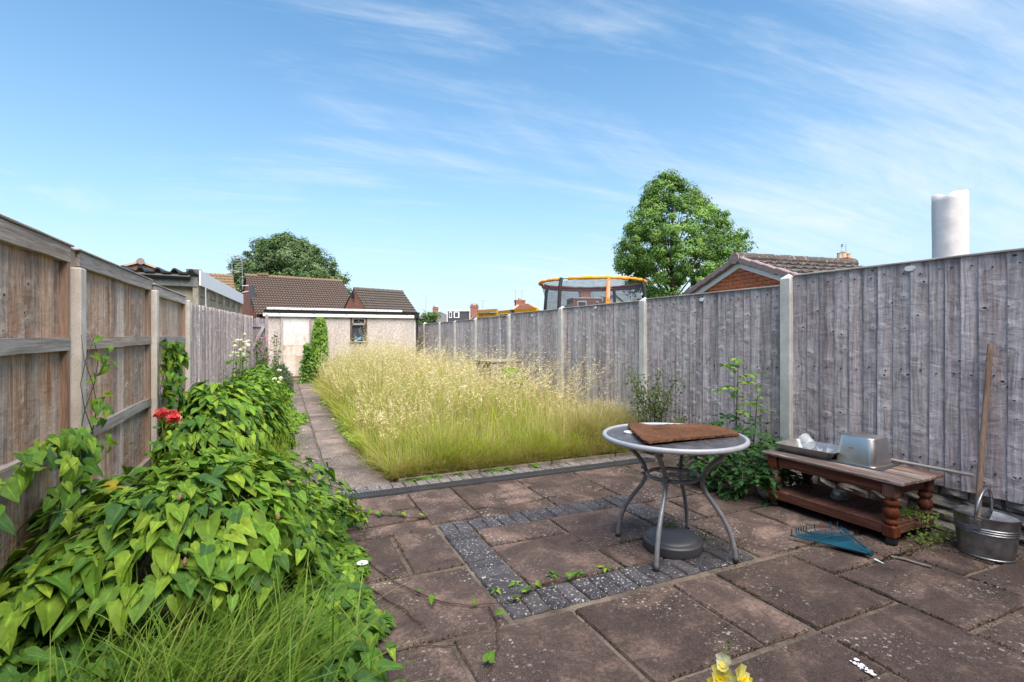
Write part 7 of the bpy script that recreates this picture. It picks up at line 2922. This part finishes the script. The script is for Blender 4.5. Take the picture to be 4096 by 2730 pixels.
# ================================================================== TREES
def tree(name, label, loc, prof, trunk_r, ncl, nleaf, cs, ls, pal, seed, kleaf='oval', limbs=10, clr=.55, gap=0.0):
    """prof: list of (z, xmin, xmax) across the view; crown is that shape turned round the trunk"""
    t = thing(name, label, 'tree', loc)
    r_ = np.random.default_rng(seed)
    prof = sorted(prof)
    zs = np.array([p[0] for p in prof]); xa = np.array([p[1] for p in prof]); xb = np.array([p[2] for p in prof])
    ztop = zs.max()
    cl = []
    while len(cl) < ncl:
        z = r_.uniform(zs.min(), zs.max())
        if r_.uniform() > (np.interp(z, zs, xb) - np.interp(z, zs, xa)) / (xb - xa).max() * .85 + .15:
            continue
        a0_, b0_ = np.interp(z, zs, xa), np.interp(z, zs, xb)
        j_ = (b0_ - a0_) * .5
        a0_ -= j_ * (.06 * math.sin(z * 23 / ztop * 2.1 + seed) + .05 * math.sin(z * 61 / ztop + seed))
        b0_ += j_ * (.06 * math.sin(z * 27 / ztop * 1.7 + seed * 2) + .05 * math.sin(z * 53 / ztop))
        c = (a0_ + b0_) / 2; w_ = (b0_ - a0_) / 2
        a = r_.uniform(0, 6.28); q = r_.uniform(.3, 1) ** .4
        cl.append((c + w_ * q * math.cos(a), w_ * q * math.sin(a), z))
    cl = np.array(cl)
    view = np.array([cr_r.x, cr_r.y]); fwd = np.array([.4115, .9114])
    W = np.stack([cl[:, 0] * view[0] + cl[:, 1] * fwd[0], cl[:, 0] * view[1] + cl[:, 1] * fwd[1], cl[:, 2]], -1)
    ctr = W.mean(0)
    # trunk and limbs
    mb = MB()
    mb.tube([(0, 0, -.1), (.05, 0, ztop * .3), (0, .05, ztop * .6), (0, 0, ztop * .88)], [trunk_r, trunk_r * .75, trunk_r * .45, trunk_r * .12], 10)
    mb.obj('trunk', M['bark'], t, smooth=True)
    mb = MB()
    for i in r_.choice(len(W), min(limbs * 5, len(W)), replace=False):
        z0 = max(zs.min() * .8, W[i, 2] * .55)
        s = Vector((0, 0, z0)); e = Vector(W[i])
        m0 = s.lerp(e, .5) + Vector((0, 0, .12 * (e - s).length))
        mb.tube([s, m0, e], [trunk_r * .22, trunk_r * .12, trunk_r * .03], 5)
    mb.obj('limbs', M['bark'], t, smooth=True)
    per = nleaf // ncl
    ic = np.repeat(np.arange(ncl), per)
    n = len(ic)
    d = nrmz(r_.normal(0, 1, (n, 3)))
    rad = cs * r_.uniform(.35, 1.7, ncl)[ic] * r_.uniform(.25, 1, n) ** .6
    P = W[ic] + d * rad[:, None] * np.array([1, 1, .75])
    P[:, 2] -= .25 * rad * r_.uniform(0, 1, n)
    Nn = nrmz(d + .6 * nrmz(P - ctr) + np.array([0, 0, .5]) + r_.normal(0, .5, (n, 3)))
    T = nrmz(r_.normal(0, 1, (n, 3)) + np.array([0, 0, -.5]))
    pal = np.array(pal)
    ccl = pal[r_.integers(0, len(pal), ncl)] * r_.uniform(.8, 1.2, (ncl, 1))
    C = ccl[ic] * r_.uniform(.8, 1.25, (n, 1))
    o = bake_leaves('crown', kleaf, P, frames(Nn, T), ls * r_.uniform(.7, 1.3, n), C, M['treeleaf'], t, 1.15)
    return t


k = .0274
p = Vector((22.370, 25.010, 3.472))
zc = lambda v: 1.28 + (770 - v) / 1168 * 32.0
xx = lambda u: ((u - 1560) * 1.07 + 15) / 1168 * 32.0
tree('ash_tree', 'tall loose green tree with a pointed crown rising behind the trampoline and brick gable', (p.x, p.y, 0),
     [(zc(720), xx(1490), xx(1650)), (zc(690), xx(1470), xx(1690)), (zc(650), xx(1442), xx(1700)), (zc(600), xx(1425), xx(1700)), (zc(575), xx(1420), xx(1695)), (zc(530), xx(1440), xx(1670)), (zc(490), xx(1462), xx(1640)), (zc(460), xx(1480), xx(1610)), (zc(430), xx(1495), xx(1580)), (zc(405), xx(1522), xx(1545))],
     .26, 560, 95000, .42, .125, [(.12, .215, .045), (.15, .255, .05), (.185, .30, .065), (.10, .18, .04)], 21)
p = Vector((0.854, 63.252, 6.742))
zc = lambda v: 1.28 + (770 - v) / 1168 * 58.0
xx = lambda u: (u - 668) / 1168 * 58.0
tree('broad_tree', 'dense domed dark green tree behind the brown pantiled bungalow roof', (p.x, p.y, 0),
     [(zc(700), xx(545), xx(800)), (zc(660), xx(545), xx(790)), (zc(635), xx(560), xx(780)), (zc(600), xx(575), xx(760)), (zc(575), xx(588), xx(735)), (zc(555), xx(605), xx(700)), (zc(543), xx(625), xx(665))],
     .45, 460, 76000, .72, .21, [(.075, .125, .04), (.095, .15, .05), (.135, .185, .08), (.06, .105, .035)], 33)
# conifer edge and low bush tops between the houses
p = Vector((-4.550, 63.498, 7.033))
zc = lambda v: 1.28 + (770 - v) / 1168 * 56.0
xx = lambda u: (u - 545) / 1168 * 56.0
tree('side_tree', 'narrow dark tree at the left shoulder of the domed tree by the aerial', (p.x, p.y, 0), [(zc(715), xx(533), xx(570)), (zc(660), xx(533), xx(562)), (zc(625), xx(536), xx(560)), (zc(600), xx(545), xx(556))], .2, 46, 7000, .7, .26, [(.06, .105, .035), (.075, .125, .04)], 44)
p = Vector((-6.407, 32.518, 4.794))
tree('young_tree', 'light green tree top showing above the black corrugated roof', (p.x, p.y, 0), [(4.0, -.3, .3), (4.4, -.5, .5), (4.75, -.35, .35)], .08, 26, 1500, .28, .14, [(.12, .20, .03)], 46)
p = Vector((5.242, 19.577, 1.999))
tree('elder_bush', 'small green bush top peeping over the fence at the right corner of the garage', (p.x, p.y, 0), [(1.3, -.4, .4), (1.8, -.45, .4), (2.1, -.2, .25)], .05, 30, 1800, .2, .09, [(.08, .14, .03), (.1, .17, .04)], 47)
